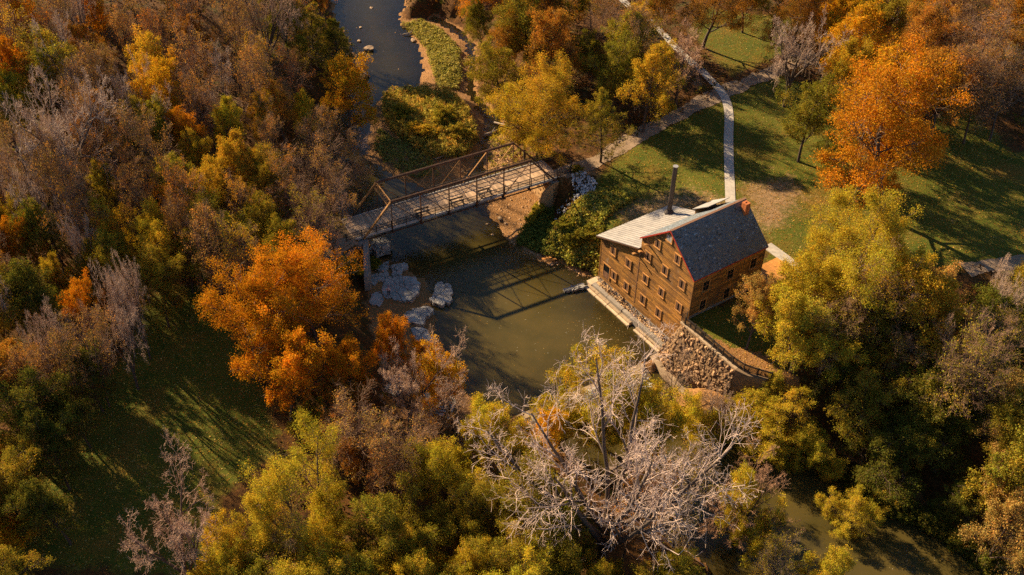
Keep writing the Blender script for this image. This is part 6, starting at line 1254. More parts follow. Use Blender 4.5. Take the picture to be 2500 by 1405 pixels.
('maple_tree','maple',3,37.94,88.26,4.37,10.19,4.57,(0.295, 0.192, 0.052),(0.8, 0.7, 0.65),'tan full-crowned tree, first of its kind out from the tall spreading locust','trees of the shaded thicket'),
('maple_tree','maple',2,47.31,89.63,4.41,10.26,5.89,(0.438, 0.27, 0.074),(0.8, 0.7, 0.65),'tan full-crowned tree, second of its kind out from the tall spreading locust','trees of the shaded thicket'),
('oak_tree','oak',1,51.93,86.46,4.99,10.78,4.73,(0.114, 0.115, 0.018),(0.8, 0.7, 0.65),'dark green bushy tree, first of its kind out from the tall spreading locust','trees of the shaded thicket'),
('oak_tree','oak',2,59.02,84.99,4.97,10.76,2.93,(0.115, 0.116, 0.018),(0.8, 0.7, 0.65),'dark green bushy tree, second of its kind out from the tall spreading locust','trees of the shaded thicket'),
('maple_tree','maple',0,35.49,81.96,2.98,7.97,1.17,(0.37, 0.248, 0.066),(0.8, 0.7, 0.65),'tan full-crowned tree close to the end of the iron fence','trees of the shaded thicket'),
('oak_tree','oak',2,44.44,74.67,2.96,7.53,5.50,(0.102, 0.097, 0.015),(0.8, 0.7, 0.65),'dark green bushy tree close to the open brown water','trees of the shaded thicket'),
('thin_tree','sparse',1,48.44,73.12,3.13,9.51,1.56,(0.274, 0.215, 0.025),(1.2, 1.0, 0.86),'olive half-bare tree close to the open brown water','trees of the shaded thicket'),
('locust_tree','locust',1,-24.89,53.67,3.28,10.74,4.85,(0.471, 0.336, 0.03),(0.8, 0.7, 0.65),'yellow-green feathery tree, first of its kind out from the dark lawn','trees along the bottom edge'),
('locust_tree','locust',0,-24.81,51.29,2.63,9.49,3.94,(0.49, 0.393, 0.034),(0.8, 0.7, 0.65),'yellow-green feathery tree, second of its kind out from the dark lawn','trees along the bottom edge'),
('thin_tree','sparse',3,-18.54,52.80,3.27,12.20,5.61,(0.295, 0.189, 0.048),(1.2, 1.0, 0.86),'brown half-bare tree, first of its kind out from the slabs under the bare tree','trees along the bottom edge'),
('thin_tree','sparse',0,-18.93,48.16,3.03,11.66,4.27,(0.268, 0.157, 0.042),(1.2, 1.0, 0.86),'brown half-bare tree, second of its kind out from the slabs under the bare tree','trees along the bottom edge'),
('locust_tree','locust',0,-9.63,53.98,2.81,9.84,2.98,(0.459, 0.324, 0.029),(0.8, 0.7, 0.65),'yellow-green feathery tree, first of its kind out from the slabs under the bare tree','trees along the bottom edge'),
('locust_tree','locust',2,-15.86,54.53,2.87,9.96,3.55,(0.483, 0.357, 0.031),(0.8, 0.7, 0.65),'yellow-green feathery tree, second of its kind out from the slabs under the bare tree','trees along the bottom edge'),
('locust_tree','locust',0,-6.52,51.89,3.37,10.91,0.56,(0.499, 0.363, 0.032),(0.8, 0.7, 0.65),'yellow-green feathery tree, third of its kind out from the slabs under the bare tree','trees along the bottom edge'),
('locust_tree','locust',2,-14.64,50.46,3.57,11.28,5.11,(0.414, 0.327, 0.028),(0.8, 0.7, 0.65),'yellow-green feathery tree, fourth of its kind out from the slabs under the bare tree','trees along the bottom edge'),
('locust_tree','locust',0,-8.19,49.77,3.12,10.42,0.99,(0.47, 0.351, 0.031),(0.8, 0.7, 0.65),'yellow-green feathery tree, fifth of its kind out from the slabs under the bare tree','trees along the bottom edge'),
('locust_tree','locust',0,-15.99,48.35,2.66,9.56,1.00,(0.456, 0.355, 0.031),(0.8, 0.7, 0.65),'yellow-green feathery tree, sixth of its kind out from the slabs under the bare tree','trees along the bottom edge'),
('oak_tree','oak',1,11.54,51.88,3.34,10.19,5.01,(0.27, 0.199, 0.024),(0.8, 0.7, 0.65),'olive bushy tree, first of its kind out from the silver bare tree','trees along the bottom edge'),
('oak_tree','oak',2,16.35,51.93,3.00,9.51,5.12,(0.234, 0.195, 0.023),(0.8, 0.7, 0.65),'olive bushy tree, second of its kind out from the silver bare tree','trees along the bottom edge'),
('oak_tree','oak',1,14.09,49.17,2.98,9.47,2.09,(0.226, 0.182, 0.021),(0.8, 0.7, 0.65),'olive bushy tree, third of its kind out from the silver bare tree','trees along the bottom edge'),
('oak_tree','oak',0,16.88,48.69,3.35,10.19,0.35,(0.278, 0.214, 0.025),(0.8, 0.7, 0.65),'olive bushy tree, fourth of its kind out from the silver bare tree','trees along the bottom edge'),
('oak_tree','oak',0,-5.97,48.70,2.97,9.44,5.46,(0.279, 0.246, 0.028),(0.8, 0.7, 0.65),'olive bushy tree, fifth of its kind out from the silver bare tree','trees along the bottom edge'),
('locust_tree','locust',0,8.93,53.48,2.37,9.01,0.86,(0.427, 0.313, 0.028),(0.8, 0.7, 0.65),'yellow-green feathery tree, first of its kind out from the silver bare tree','trees along the bottom edge'),
('locust_tree','locust',0,10.30,48.10,3.54,11.22,2.58,(0.524, 0.418, 0.036),(0.8, 0.7, 0.65),'yellow-green feathery tree, second of its kind out from the silver bare tree','trees along the bottom edge'),
('locust_tree','locust',2,1.23,51.08,3.53,11.21,0.39,(0.471, 0.404, 0.034),(0.8, 0.7, 0.65),'yellow-green feathery tree, third of its kind out from the silver bare tree','trees along the bottom edge'),
('locust_tree','locust',2,-1.35,47.98,2.87,9.96,3.75,(0.475, 0.386, 0.033),(0.8, 0.7, 0.65),'yellow-green feathery tree, fourth of its kind out from the silver bare tree','trees along the bottom edge'),
('locust_tree','locust',1,-3.48,53.55,2.76,9.74,3.91,(0.43, 0.328, 0.029),(0.8, 0.7, 0.65),'yellow-green feathery tree, fifth of its kind out from the silver bare tree','trees along the bottom edge'),
('oak_tree','oak',1,6.66,50.94,3.07,9.64,4.18,(0.171, 0.167, 0.02),(0.8, 0.7, 0.65),'green bushy tree, first of its kind out from the silver bare tree','trees along the bottom edge'),
('oak_tree','oak',2,4.38,53.36,3.24,9.98,1.70,(0.187, 0.16, 0.02),(0.8, 0.7, 0.65),'green bushy tree, second of its kind out from the silver bare tree','trees along the bottom edge'),
('oak_tree','oak',0,3.25,49.04,3.70,10.90,1.85,(0.239, 0.221, 0.027),(0.8, 0.7, 0.65),'green bushy tree, third of its kind out from the silver bare tree','trees along the bottom edge'),
('oak_tree','oak',0,-3.58,50.37,3.21,9.91,1.70,(0.209, 0.172, 0.022),(0.8, 0.7, 0.65),'green bushy tree, fourth of its kind out from the silver bare tree','trees along the bottom edge'),
('oak_tree','oak',1,-11.17,49.67,3.44,10.38,2.05,(0.229, 0.202, 0.025),(0.8, 0.7, 0.65),'green bushy tree close to the slabs under the bare tree','trees along the bottom edge'),
('oak_tree','oak',0,-12.03,52.69,3.37,10.24,2.68,(0.286, 0.221, 0.026),(0.8, 0.7, 0.65),'olive bushy tree close to the slabs under the bare tree','trees along the bottom edge'),
('maple_tree','maple',3,-49.72,64.66,3.19,10.38,0.90,(0.468, 0.213, 0.034),(1, 1, 1),'rust red full-crowned tree, first of its kind out from the dark lawn','trees shading the dark lawn'),
('maple_tree','maple',3,-53.55,66.50,2.90,9.81,1.97,(0.407, 0.205, 0.031),(1, 1, 1),'rust red full-crowned tree, second of its kind out from the dark lawn','trees shading the dark lawn'),
('maple_tree','maple',3,-50.00,60.62,3.24,10.48,0.01,(0.322, 0.146, 0.023),(1, 1, 1),'rust red full-crowned tree, third of its kind out from the dark lawn','trees shading the dark lawn'),
('maple_tree','maple',0,-15.19,72.71,2.90,9.81,2.49,(0.304, 0.139, 0.022),(1, 1, 1),'rust red full-crowned tree, first of its kind out from the slabs under the bare tree','trees on the rocky bank'),
('maple_tree','maple',1,-17.84,75.63,2.17,8.33,3.34,(0.364, 0.168, 0.026),(1, 1, 1),'rust red full-crowned tree, second of its kind out from the slabs under the bare tree','trees on the rocky bank'),
('maple_tree','maple',1,-14.65,66.96,1.78,7.56,2.44,(0.465, 0.224, 0.035),(1, 1, 1),'rust red full-crowned tree, third of its kind out from the slabs under the bare tree','trees on the rocky bank'),
('thin_tree','sparse',1,-17.63,69.22,2.40,10.28,0.12,(0.515, 0.227, 0.036),(1.2, 1.0, 0.86),'rust red half-bare tree, first of its kind out from the slabs under the bare tree','trees on the rocky bank'),
('thin_tree','sparse',1,-16.55,67.29,1.95,9.29,5.26,(0.348, 0.163, 0.025),(1.2, 1.0, 0.86),'rust red half-bare tree, second of its kind out from the slabs under the bare tree','trees on the rocky bank'),
('thin_tree','sparse',3,-12.05,63.81,2.41,10.30,2.27,(0.419, 0.183, 0.029),(1.2, 1.0, 0.86),'rust red half-bare tree, third of its kind out from the slabs under the bare tree','trees on the rocky bank'),
]
for row in TREES: place_tree(*row)

# ------------------------------------------------------------------ low growth (uncountable)
def inside(P, polys): return np.min([poly_sd(P, p) for p in polys], 0) < 0
def sample_poly(rng, poly, n):
    poly = np.array(poly); lo, hi = poly.min(0), poly.max(0); out = np.zeros((0, 2))
    while len(out) < n:
        q = rng.uniform(lo, hi, (n * 2, 2)); out = np.concatenate([out, q[poly_sd(q, poly) < 0]])
    return out[:n]
def growth(name, P, per, height, spread, size, asp, cols, seed, up=0.5, blades=False, label=None, cat=None):
    """leafy clumps standing on the ground at points P"""
    rng = np.random.RandomState(seed); n = len(P); z = hgt(P); hh = height * rng.uniform(.45, 1.25, n)
    cl = np.asarray(cols)[rng.randint(0, len(cols), n)] * np.exp(rng.normal(0, .18, (n, 1)))
    f = rng.uniform(0, 1, (n, per)) ** .7; off = rng.normal(0, spread, (n, per, 2)) * (1.1 - .5 * f)[..., None]
    C = np.concatenate([P[:, None, :] + off, (z[:, None] + f * hh[:, None])[..., None]], 2).reshape(-1, 3)
    tint = np.repeat(cl, per, 0) * np.exp(rng.normal(0, .2, (n * per, 1)))
    al = None
    if blades: al = np.concatenate([rng.normal(0, .35, (n * per, 2)), np.ones((n * per, 1))], 1)
    V, Q, _ = quads(rng, C, size, asp, None, up if not blades else 0.0, al, .15)
    o = link(name, mesh_np(name, V, Q, HERB, tint)); tag(o, label, cat, kind='stuff'); return o

_r = np.random.RandomState(77)
BANK = [(4.85,110.32), (6.93,113.45), (8.74,115.75), (11.08,116.81), (14.57,117.65), (16.63,115.44), (11.80,110.05), (10.95,101.91), (7.95,102.59), (4.87,104.38), (3.90,106.81)]
pb = sample_poly(_r, BANK, 2600); u_, v_ = mill_uv(pb); pb = pb[~((u_ > -17.2) & (v_ > -1.5) & (v_ < 12)) & (hgt(pb) > .25)]
growth('weeds', pb, 14, .75, .28, .16, .55, [(.30, .30, .055), (.36, .34, .06), (.22, .24, .045), (.40, .30, .065)], 5, label='rank green weeds covering the bank between bridge and mill', cat='weeds')
BAR = [(-21.42,175.18), (-17.73,176.30), (-13.78,172.38), (-10.22,165.24), (-9.45,156.50), (-9.79,151.73), (-12.84,151.47), (-14.12,156.72), (-16.00,165.52), (-18.52,171.03)]
pb = sample_poly(_r, BAR, 1500); growth('bar_grass', pb, 14, .55, .25, .17, .4, [(.36, .32, .09), (.42, .36, .11), (.28, .27, .06)], 6, blades=False, label='pale green grass tufts on the gravel bar upstream', cat='grass')
MOUND = [(-21.69,147.98), (-16.86,150.77), (-10.72,149.44), (-7.54,142.92), (-5.93,136.24), (-7.59,131.20), (-12.49,130.30), (-17.75,135.01), (-20.78,141.04)]
pb = sample_poly(_r, MOUND, 2600); growth('tall_grass', pb, 16, 1.7, .26, .30, .16, [(.36, .31, .06), (.55, .32, .07), (.46, .36, .07), (.25, .23, .045)], 7, blades=False, label='tall tawny and green grasses crowding the island', cat='grass')
pb = sample_poly(_r, [(-21.59,138.99), (-18.42,135.35), (-12.51,130.38), (-11.10,126.23), (-14.70,125.85), (-19.19,129.23), (-21.39,133.19)], 420); growth('bar_grass', pb, 14, .45, .22, .15, .4, [(.36, .32, .08), (.28, .26, .06)], 8, label='low pale tufts on the near tip of the island', cat='grass')
pb = sample_poly(_r, [(-4.56,137.95), (-0.12,135.42), (6.11,126.30), (3.91,123.77), (-0.84,125.00), (-4.14,125.66)], 160); growth('bar_grass', pb, 14, .5, .25, .16, .45, [(.32, .28, .06), (.22, .21, .04)], 9, label='scattered weeds on the gravel under the lawn end of the bridge', cat='grass')
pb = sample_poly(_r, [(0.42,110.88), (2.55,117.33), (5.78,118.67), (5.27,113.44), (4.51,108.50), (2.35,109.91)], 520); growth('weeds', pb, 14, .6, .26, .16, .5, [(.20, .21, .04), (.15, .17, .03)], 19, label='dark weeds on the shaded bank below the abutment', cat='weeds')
# brush under the woods
q = np.column_stack([_r.uniform(-100, 95, 30000), _r.uniform(50, 235, 30000)])
h_, dw_, low_, sh_, up_, dn_ = fields(q); u_, v_ = mill_uv(q); s_, t_ = bridge_st(q)
ok = (low_ > .8) & (np.min([poly_sd(q, p) for p in GRASS + DIRT], 0) > 1.0) & ~((u_ > -19) & (u_ < 14) & (v_ > -4.5) & (v_ < 19)) & ~((np.abs(t_ - 2.3) < 3.6) & (s_ > -6) & (s_ < 38))
pb = q[ok][:9000]
growth('undergrowth', pb, 11, 1.0, .45, .20, .6, [(.12, .06, .015), (.09, .085, .016), (.16, .075, .014), (.06, .065, .013), (.10, .055, .03)], 10, label='tangled brown and olive brush under the trees', cat='undergrowth')
# fallen leaves
def fallen(name, P, size, cols, seed, label, lift=.03):
    rng = np.random.RandomState(seed); C = np.column_stack([P, hgt(P) + lift + rng.uniform(0, .02, len(P))]); c = np.asarray(cols)[rng.randint(0, len(cols), len(P))] * np.exp(rng.normal(0, .25, (len(P), 1)))
    V, Q, _ = quads(rng, C, size, .7, None, 3.0); o = link(name, mesh_np(name, V, Q, HERB, c)); tag(o, label, 'leaves', kind='stuff')
pl = np.concatenate([sample_poly(_r, g, n) for g, n in zip(GRASS, (16000, 6000, 60, 1500))])
for row in TREES:                       # drifts under the bright crowns beside the lawns
    if row[1] == 'maple' and np.min([poly_sd(np.array([row[3:5]]), g)[0] for g in GRASS]) < 4:
        a_, r_ = _r.uniform(0, 6.28, 420), row[5] * 1.5 * np.sqrt(_r.uniform(0, 1, 420)); q_ = np.stack([row[3] + r_ * np.cos(a_) + 2.0, row[4] + r_ * np.sin(a_) - 1.5], 1); pl = np.concatenate([pl, q_[hgt(q_) > .3]])
fallen('fallen_leaves', pl, .075, [(.42, .19, .03), (.50, .28, .05), (.30, .13, .03), (.5, .36, .12)], 12, 'fallen orange leaves scattered over the lawns')

# ------------------------------------------------------------------ rocks
def slab_material():
    m, t, N, out, L = nodes('limestone')
    p = N('ShaderNodeNewGeometry').outputs['Position']
    w = N('ShaderNodeVectorMath', operation='MULTIPLY_ADD'); nz = N('ShaderNodeTexNoise', i_Scale=1.2, i_Detail=4); L(p, nz.inputs['Vector']); L(nz.outputs['Color'], w.inputs[0]); w.inputs[1].default_value = (.9, .9, .9); L(p, w.inputs[2])
    vo = N('ShaderNodeTexVoronoi', feature='DISTANCE_TO_EDGE', i_Scale=.42); L(w.outputs[0], vo.inputs['Vector'])
    n1 = noise(N, L, p, .8, 6, .7); n2 = noise(N, L, p, 4.0, 5, .75)
    c = mixc(N, L, ramp(N, L, n1, .35, .68), (.27, .25, .225), (.50, .46, .41)); c = mixc(N, L, .7, c, mixc(N, L, ramp(N, L, n2, .25, .75), (.45, .43, .40), (1.45, 1.45, 1.45)), 'MULTIPLY')
    crack = ramp(N, L, vo.outputs['Distance'], .0, .022); c = mixc(N, L, crack, (.09, .075, .06), c)
    b = N('ShaderNodeBsdfPrincipled', i_Roughness=.9); L(c, b.inputs['Base Color'])
    bp = N('ShaderNodeBump', i_Strength=1.0, i_Distance=.12); L(mth(N, L, 'ADD', mth(N, L, 'MULTIPLY', crack, .8), n2), bp.inputs['Height']); L(bp.outputs[0], b.inputs['Normal']); L(b.outputs[0], out.inputs[0]); return m
SLAB = slab_material()
SLAB_OLD = solid('limestone', (0.20, 0.18, 0.155), (0.36, 0.325, 0.28), 0.9, 0.9, 0.9, 3.0, 0.12, spots=((0.15, 0.12, 0.09), 1.6, 0.62))
WHITE_ROCK = solid('pale_riprap', (0.42, 0.42, 0.43), (0.62, 0.60, 0.58), 2.0, 0.9, 0.5, 5.0, 0.3)
CREEK = solid('creek_stone', (0.22, 0.13, 0.065), (0.42, 0.29, 0.18), 2.0, 0.85, 0.4, 6.0, 0.45)
def slab(name, pts, z0, z1, label, seed, group=None, tilt=0.06):
    """a broken limestone slab: ragged outline, layered edge, uneven top"""
    r = random.Random(seed); Pc = [np.array(p) for p in pts]; P = np.array([a + (b - a) * k / 4 for a, b in zip(Pc, Pc[1:] + Pc[:1]) for k in range(4)])
    P = np.array([p + np.array((r.gauss(0, .13), r.gauss(0, .13))) for p in P]); c = P.mean(0)
    if np.sum((P[:, 0] - np.roll(P[:, 0], -1)) * (P[:, 1] + np.roll(P[:, 1], -1))) < 0: P = P[::-1]
    gx, gy = r.gauss(0, tilt), r.gauss(0, tilt); bm = bmesh.new(); rings = []
    for k, (sc, z) in enumerate(((1.08, z0), (1.04, z0 + (z1 - z0) * .45), (0.99, z0 + (z1 - z0) * .5), (1.0, z1 - .05), (.97, z1), (.6, z1 + .02), (.25, z1 + .03))):
        ring = []
        for i, p in enumerate(P):
            q = c + (p - c) * (sc + r.gauss(0, .012)); tz = (q - c) @ np.array((gx, gy)) if k > 2 else 0; ring.append(bm.verts.new((q[0] - c[0], q[1] - c[1], z + tz + (r.gauss(0, .035) if k > 3 else 0))))
        rings.append(ring)
    n = len(P)
    for a, b in zip(rings[:-1], rings[1:]):
        for i in range(n): bm.faces.new((a[i], a[(i + 1) % n], b[(i + 1) % n], b[i]))
    bm.faces.new(rings[-1]); bmesh.ops.recalc_face_normals(bm, faces=bm.faces)
    me = bpy.data.meshes.new(name); bm.to_mesh(me); bm.free(); me.materials.append(SLAB)
    o = link(name, me); o.location = (c[0], c[1], 0); tag(o, label, 'rock', group); return o
SG = 'limestone slabs at the creek edge'
slab('rock_slab', [(-16.87,100.98), (-16.20,102.58), (-14.62,102.86), (-12.64,102.62), (-11.82,101.12), (-12.05,99.53), (-12.80,98.06), (-14.57,98.28), (-16.19,99.04)], -.5, .72, 'largest flat limestone slab beside the standing person', 1, SG)
slab('rock_slab', [(-10.14,101.34), (-9.54,102.14), (-8.48,102.18), (-7.67,101.50), (-7.46,99.64), (-7.94,98.24), (-9.06,97.66), (-10.33,98.48), (-9.98,99.89)], -.8, .55, 'round limestone slab standing alone in the creek', 2, SG)
slab('rock_slab', [(-13.71,95.97), (-12.54,97.00), (-10.61,97.71), (-9.75,96.91), (-10.29,95.25), (-10.93,93.62), (-12.47,94.12)], -.5, .6, 'wedge limestone slab at the top of the orange tree', 3, SG)
slab('rock_slab', [(-16.12,104.94), (-14.38,106.33), (-13.88,105.29), (-14.67,103.47), (-15.54,102.84)], -.5, .55, 'sunlit pale slab tip below the concrete abutment', 4, SG)
slab('rock_slab', [(-17.87,105.26), (-16.55,106.23), (-16.02,105.02), (-16.70,104.04), (-17.87,103.92)], -.5, .6, 'shaded slab against the concrete abutment', 5, SG)
slab('rock_slab', [(-17.52,103.57), (-16.32,104.03), (-15.70,102.85), (-16.53,101.89), (-17.61,102.10)], -.5, .55, 'small shaded slab between the abutment and the largest slab', 6, SG)
slab('rock_slab', [(-18.64,102.95), (-17.73,103.58), (-17.18,102.08), (-17.84,101.13), (-18.63,101.64)], -.4, .6, 'small slab hard against the wing wall', 7, SG)
slab('rock_slab', [(-18.85,109.33), (-17.66,110.17), (-16.47,109.06), (-16.61,108.01), (-18.27,107.03), (-18.99,107.75)], .2, 1.5, 'raised grey slab block beneath the wooded end of the bridge', 8, SG, .03)
slab('rock_slab', [(-12.22,93.23), (-10.72,93.47), (-9.11,91.08), (-9.52,88.97), (-11.56,90.45)], -.4, .6, 'slab half hidden under the bare twigs by the water', 9, SG)
slab('rock_slab', [(-9.74,82.91), (-7.39,83.48), (-5.91,80.86), (-6.78,78.40), (-9.13,79.71)], -.4, .7, 'grey slab seen through the bare branches at the lower bank', 10, SG)
slab('rock_slab', [(-14.12,84.69), (-12.25,85.29), (-11.63,82.97), (-12.95,81.40), (-14.22,82.73)], -.4, .8, 'grey slab under the bare grey tree on the rocky bank', 11, SG)
slab('rock_slab', [(6.78,101.58), (7.99,102.36), (9.19,102.64), (9.58,102.14), (8.37,101.52), (7.28,101.08)], -.6, .35, 'long dark rock lying off the ledge corner', 12, SG, .02)
slab('rock_slab', [(-18.07,99.41), (-16.82,100.17), (-16.28,98.57), (-16.83,97.03), (-17.96,97.61)], -.4, .55, 'broken slab behind the standing person', 13, SG)
RS = rock_set('rock', CREEK, 8, 7, sub=2)
def boulder(px, s, label, rs=RS, sc=(1.2, 1, .6)):
    o = link('boulder', rng.choice(rs)); z = max(float(hgt([px])[0]), -0.05); o.location = (px[0], px[1], z + s * .12); o.scale = (s * sc[0], s * sc[1], s * sc[2]); o.rotation_euler = (0, 0, rng.uniform(0, 6)); tag(o, label, 'rock', 'boulders in the creek')
for px, s, lb in zip([(-26.20,165.37), (-25.94,155.72), (-28.67,173.87), (-27.65,181.77), (-18.73,169.28), (-1.91,116.54), (-5.62,122.00), (2.33,113.46), (-1.06,115.37), (-1.71,121.34), (-6.78,126.81), (-3.74,115.38), (-2.88,113.01), (-28.26,168.51), (5.27,106.91)], (1.9, 2.6, .7, .7, 1.2, .95, .6, .5, .6, .7, .6, .5, .5, .9, .7),
    ('pale flat boulder in the blue shallows upstream', 'dark broad boulder at the river bend above the yellow tree', 'small rock breaking the blue water near the top', 'small rock near the top of the creek', 'brown boulder at the river edge of the gravel bar', 'largest boulder on the gravel below the bridge', 'pale stone in the shallows beside the bridge', 'stone at the shaded edge of the gravel', 'stone at the wet edge of the gravel bank', 'rock in the gravel just below the bridge railing', 'rock on the gravel under the bridge', 'stone in the orange shallows', 'stone at the tip of the orange shallows', 'low rock upstream of the pale flat boulder', 'brown rock at the weedy shore facing the pool')): boulder(px, s, lb)
# riprap beside the bridge
rp = empty('riprap_pile'); tag(rp, 'heap of pale blue-white rocks beside the lawn end of the bridge', 'rock pile')
WR = rock_set('rock', WHITE_ROCK, 8, 9)
for p in sample_poly(_r, [(8.04,120.90), (9.17,121.57), (10.46,120.91), (11.55,119.25), (11.42,117.47), (10.11,115.78), (8.81,115.64), (8.37,117.60)], 170):
    s_ = rng.uniform(.3, .62); o = link('rock', rng.choice(WR), rp); o.location = (p[0], p[1], float(hgt([p])[0]) + s_ * .2 + rng.uniform(0, .25)); o.scale = (s_ * 1.2, s_, s_ * .8); o.rotation_euler = (rng.uniform(0, 6), rng.uniform(0, 6), rng.uniform(0, 6))
rp = empty('riprap_pile'); tag(rp, 'loose pale rocks strewn on the shaded bank below the abutment', 'rock pile')
for p in sample_poly(_r, [(5.35,115.61), (7.30,118.44), (8.62,117.41), (8.25,114.92), (5.87,114.64)], 34):
    s_ = rng.uniform(.22, .45); o = link('rock', rng.choice(WR), rp); o.location = (p[0], p[1], float(hgt([p])[0]) + s_ * .3 + .2); o.scale = (s_ * 1.2, s_, s_ * .8); o.rotation_euler = (rng.uniform(0, 6), rng.uniform(0, 6), rng.uniform(0, 6))
rp = empty('riprap_pile'); tag(rp, 'loose pinkish rocks among the weeds below the mill lawn', 'rock pile')
for p in sample_poly(_r, [(9.67,113.12), (11.75,114.93), (12.62,113.95), (10.69,111.97)], 22):
    s_ = rng.uniform(.25, .5); o = link('rock', rng.choice(WR), rp); o.location = (p[0], p[1], float(hgt([p])[0]) + s_ * .3 + .25); o.scale = (s_ * 1.2, s_, s_ * .8); o.rotation_euler = (rng.uniform(0, 6), rng.uniform(0, 6), rng.uniform(0, 6))
# pebbles on the bars: one mass
def pebbles(polys, n, seed, label):
    r = np.random.RandomState(seed); tet = np.array([(0, 0, .6), (.55, 0, 0), (0, .5, 0), (-.5, .1, 0), (0, -.55, 0)]); tri = np.array([(0, 1, 2), (0, 2, 3), (0, 3, 4), (0, 4, 1)])
    P = np.concatenate([sample_poly(_r, p, n) for p in polys]); z = hgt(P); k = z > -.25; P, z = P[k], z[k]; m = len(P); s = r.uniform(.05, .17, m) * (1 + 1.2 * (r.rand(m) < .05)); th = r.uniform(0, 6.28, m)
    b = tet[None] * s[:, None, None] * r.uniform(.7, 1.3, (m, 5, 1)); x = b[..., 0] * np.cos(th)[:, None] - b[..., 1] * np.sin(th)[:, None]; y = b[..., 0] * np.sin(th)[:, None] + b[..., 1] * np.cos(th)[:, None]
    V = np.stack([x + P[:, 0:1], y + P[:, 1:2], b[..., 2] + z[:, None] - .01], 2).reshape(-1, 3); T = (tri[None] + 5 * np.arange(m)[:, None, None]).reshape(-1, 3)
    c = np.repeat(np.array((.40, .24, .12))[None] * np.exp(r.normal(0, .35, (m, 1))) * np.array([1, 1, 1]), 4, 0)
    o = link('gravel', mesh_np('gravel', V, T, HERB_STONE, c)); tag(o, label, 'gravel', kind='stuff')
m_s, t_s, N_s, out_s, L_s = nodes('pebble'); a_ = N_s('ShaderNodeAttribute', attribute_name='Col'); b_ = N_s('ShaderNodeBsdfPrincipled', i_Roughness=.9); L_s(a_.outputs['Color'], b_.inputs['Base Color']); L_s(b_.outputs[0], out_s.inputs[0]); HERB_STONE = m_s
pebbles([SHELVES[1], SHELVES[2]], 2600, 3, 'loose gravel on the bank beneath the bridge')
pebbles([SHELVES[0]], 3200, 4, 'loose gravel on the upstream island')
pebbles([SHELVES[4], [(4.43,106.51), (8.21,105.94), (10.55,103.74), (10.14,102.52), (8.10,104.08), (4.92,105.21)]], 700, 5, 'orange gravel along the shore next to the mill')
pebbles([[(-29.68,174.76), (-19.03,172.63), (-16.39,153.40), (-26.59,152.52)]], 900, 6, 'stones showing in the shallow riffle upstream')
# leaves drifting on the pool
fl = np.concatenate([sample_poly(_r, [(-9.06,102.49), (10.09,101.81), (15.61,93.82), (11.08,88.21), (-0.77,81.90), (-7.65,90.94)], 170), sample_poly(_r, [(6.57,95.63), (11.81,96.98), (14.60,93.85), (12.24,90.28), (7.24,89.74)], 130), sample_poly(_r, [(39.13,63.57), (44.34,62.92), (47.26,58.47), (45.17,57.14), (37.54,58.27)], 120)])
zz = np.where(np.arange(len(fl)) < 300, 0.012, -0.588); Vq, Qq, _ = quads(np.random.RandomState(8), np.column_stack([fl, zz]), .045, .7, None, 30.0); cq = np.array([(.55, .30, .05), (.6, .45, .2), (.4, .18, .04), (.6, .55, .4)])[np.random.RandomState(9).randint(0, 4, len(fl))]
tag(link('floating_leaves', mesh_np('floating_leaves', Vq, Qq, HERB, cq)), 'specks of fallen leaf drifting on the pool', 'leaves', kind='stuff')
# driftwood
DRIFT = solid('driftwood', (0.30, 0.22, 0.16), (0.48, 0.38, 0.29), 2, .85, .5, 8, .2, stretch=(1, 1, 6))
for (a, b), r0, lb in (([(-4.88,138.12), (-2.97,139.47)], .2, 'grey drift log at the mouth of the side channel'), ([(-12.00,130.03), (-10.20,131.39)], .12, 'bleached stick lying on the island tip'), ([(-20.74,171.14), (-18.59,172.14)], .1, 'small branch on the gravel bar edge'), ([(-3.42,141.92), (-1.22,140.12)], .16, 'dark snag at the side channel bank')):
    o = MB(); mid = ((a[0] + b[0]) / 2 + .2, (a[1] + b[1]) / 2 - .15); o.tube((*a, float(hgt([a])[0]) + r0 + .15), (*mid, float(hgt([mid])[0]) + r0 + .3), r0, r0 * .8, 7); o.tube((*mid, float(hgt([mid])[0]) + r0 + .3), (*b, float(hgt([b])[0]) + r0 + .25), r0 * .8, r0 * .35, 7); o.tube((*mid, float(hgt([mid])[0]) + r0 + .3), (mid[0] + .5, mid[1] + .6, float(hgt([mid])[0]) + r0 + .9), r0 * .45, r0 * .15, 6)
    tag(o.build('drift_log', DRIFT), lb, 'log')
# two boards on the bank
PB = [(4.58,107.48), (5.21,107.11)]
for p, lb in zip(PB, ('weathered orange board on the shore, farther from the mill of two', 'weathered orange board on the shore, closer to the mill of two')):
    m_ = MB(); m_.box(-.75, .75, -.16, .16, 0, .06); o = m_.build('loose_board', PLANK); o.location = (p[0], p[1], float(hgt([p])[0]) + .55); o.rotation_euler = (.1, .12, .5); tag(o, lb, 'board')

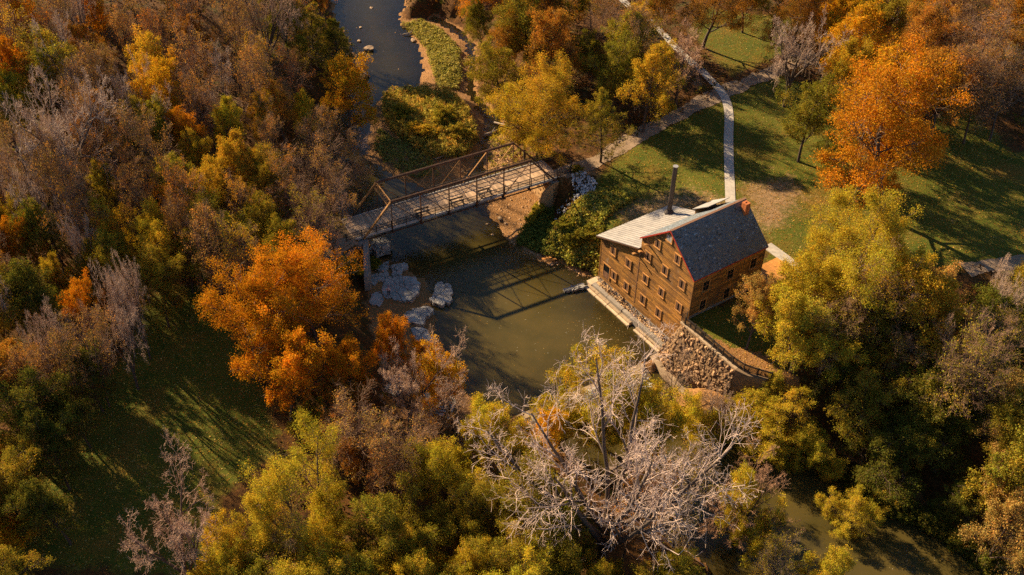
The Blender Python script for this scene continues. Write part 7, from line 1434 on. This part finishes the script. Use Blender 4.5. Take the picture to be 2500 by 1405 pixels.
# ------------------------------------------------------------------ person on the slab
def skinned(name, pts, edges, radii, mat, parent, root=0, sub=2):
    me = bpy.data.meshes.new(name); me.from_pydata([tuple(p) for p in pts], edges, []); o = link(name, me, parent, mat)
    sk = o.modifiers.new('skin', 'SKIN'); sk.use_smooth_shade = True
    for i, r in enumerate(radii): me.skin_vertices[0].data[i].radius = r if isinstance(r, tuple) else (r, r)
    me.skin_vertices[0].data[root].use_root = True
    o.modifiers.new('sub', 'SUBSURF').levels = sub; o.modifiers['sub'].render_levels = sub; return o
def plain(name, c, rough=.8): return solid(name, tuple(.85 * x for x in c), tuple(min(1, 1.15 * x) for x in c), 6, rough, .1, 12, 0)
SKIN = plain('skin', (.48, .27, .19)); SHIRT = plain('plaid_shirt', (.66, .46, .46)); JEANS = plain('dark_jeans', (.035, .045, .08)); CAP = plain('cap', (.55, .12, .16)); SHOE = plain('shoe', (.05, .04, .035)); HAIR = plain('hair', (.06, .035, .02))
fp_ = (-15.59, 98.77)
pe = empty('person', (fp_[0], fp_[1], .78), RAD(25)); tag(pe, 'person in pinkish plaid shirt, dark jeans and red cap on the slab', 'person')
B = [(0, 0, .98), (0, 0, 1.16), (0, .01, 1.36), (0, 0, 1.47), (0, -.02, 1.56), (0, -.03, 1.68),
     (-.10, 0, .93), (-.11, -.02, .50), (-.12, .02, .10), (-.13, -.12, .05), (.10, 0, .93), (.12, .0, .50), (.14, .04, .10), (.16, -.10, .05),
     (-.19, 0, 1.42), (-.27, .02, 1.16), (-.17, -.20, 1.06), (-.10, -.27, 1.08), (.19, 0, 1.42), (.27, .03, 1.17), (.17, -.18, 1.05), (.08, -.26, 1.07)]
BE = [(0, 1), (1, 2), (2, 3), (3, 4), (4, 5), (0, 6), (6, 7), (7, 8), (8, 9), (0, 10), (10, 11), (11, 12), (12, 13), (2, 14), (14, 15), (15, 16), (16, 17), (2, 18), (18, 19), (19, 20), (20, 21)]
BR = [(.155, .10), (.145, .095), (.17, .105), .055, .075, .085, .085, .058, .042, .04, .085, .058, .042, .04, .055, .042, .034, .028, .055, .042, .034, .028]
skinned('body', B, BE, BR, SKIN, pe)
skinned('shirt', [(0, 0, .94), (0, 0, 1.16), (0, .01, 1.37), (0, 0, 1.45), (-.19, 0, 1.42), (-.27, .02, 1.17), (-.20, -.14, 1.08), (.19, 0, 1.42), (.27, .03, 1.18), (.20, -.12, 1.07)], [(0, 1), (1, 2), (2, 3), (2, 4), (4, 5), (5, 6), (2, 7), (7, 8), (8, 9)], [(.175, .125), (.165, .12), (.19, .125), .08, .072, .058, .048, .072, .058, .048], SHIRT, pe)
skinned('trousers', [(0, 0, .97), (-.10, 0, .90), (-.11, -.02, .50), (-.12, .02, .12), (.10, 0, .90), (.12, 0, .50), (.14, .04, .12)], [(0, 1), (1, 2), (2, 3), (0, 4), (4, 5), (5, 6)], [(.165, .115), .102, .075, .062, .102, .075, .062], JEANS, pe)
for sx, yy in ((-.125, .02), (.145, .04)):
    skinned('shoe', [(sx, yy + .04, .05), (sx, yy - .08, .045), (sx + (.01 if sx > 0 else -.01), yy - .19, .035)], [(0, 1), (1, 2)], [.052, .05, .042], SHOE, pe, 1, 1)
skinned('hair', [(0, .03, 1.66), (0, .0, 1.72)], [(0, 1)], [.088, .085], HAIR, pe, 0, 2)
skinned('cap', [(0, 0, 1.755), (0, -.05, 1.75), (0, -.15, 1.735)], [(0, 1), (1, 2)], [(.095, .055), (.09, .05), (.07, .014)], CAP, pe, 0, 2)
for sx in (-1, 1):   # fingers close in front of the body, holding a phone
    wx, wy, wz = (-.10, -.27, 1.08) if sx < 0 else (.08, -.26, 1.07)
    for k in range(4): skinned('finger', [(wx, wy, wz + .02 - .016 * k), (wx - sx * .045, wy - .02, wz + .022 - .017 * k), (wx - sx * (.075 - .006 * abs(k - 1)), wy - .005, wz + .02 - .017 * k)], [(0, 1), (1, 2)], [.009, .0085, .007], SKIN, pe, 0, 1)
    skinned('thumb', [(wx, wy + .015, wz + .02), (wx - sx * .03, wy + .0, wz + .05)], [(0, 1)], [.010, .008], SKIN, pe, 0, 1)
m_ = MB(); m_.box(-.045, .03, -.315, -.305, 1.03, 1.15); m_.build('phone', GLASS, pe, bevel=.003)
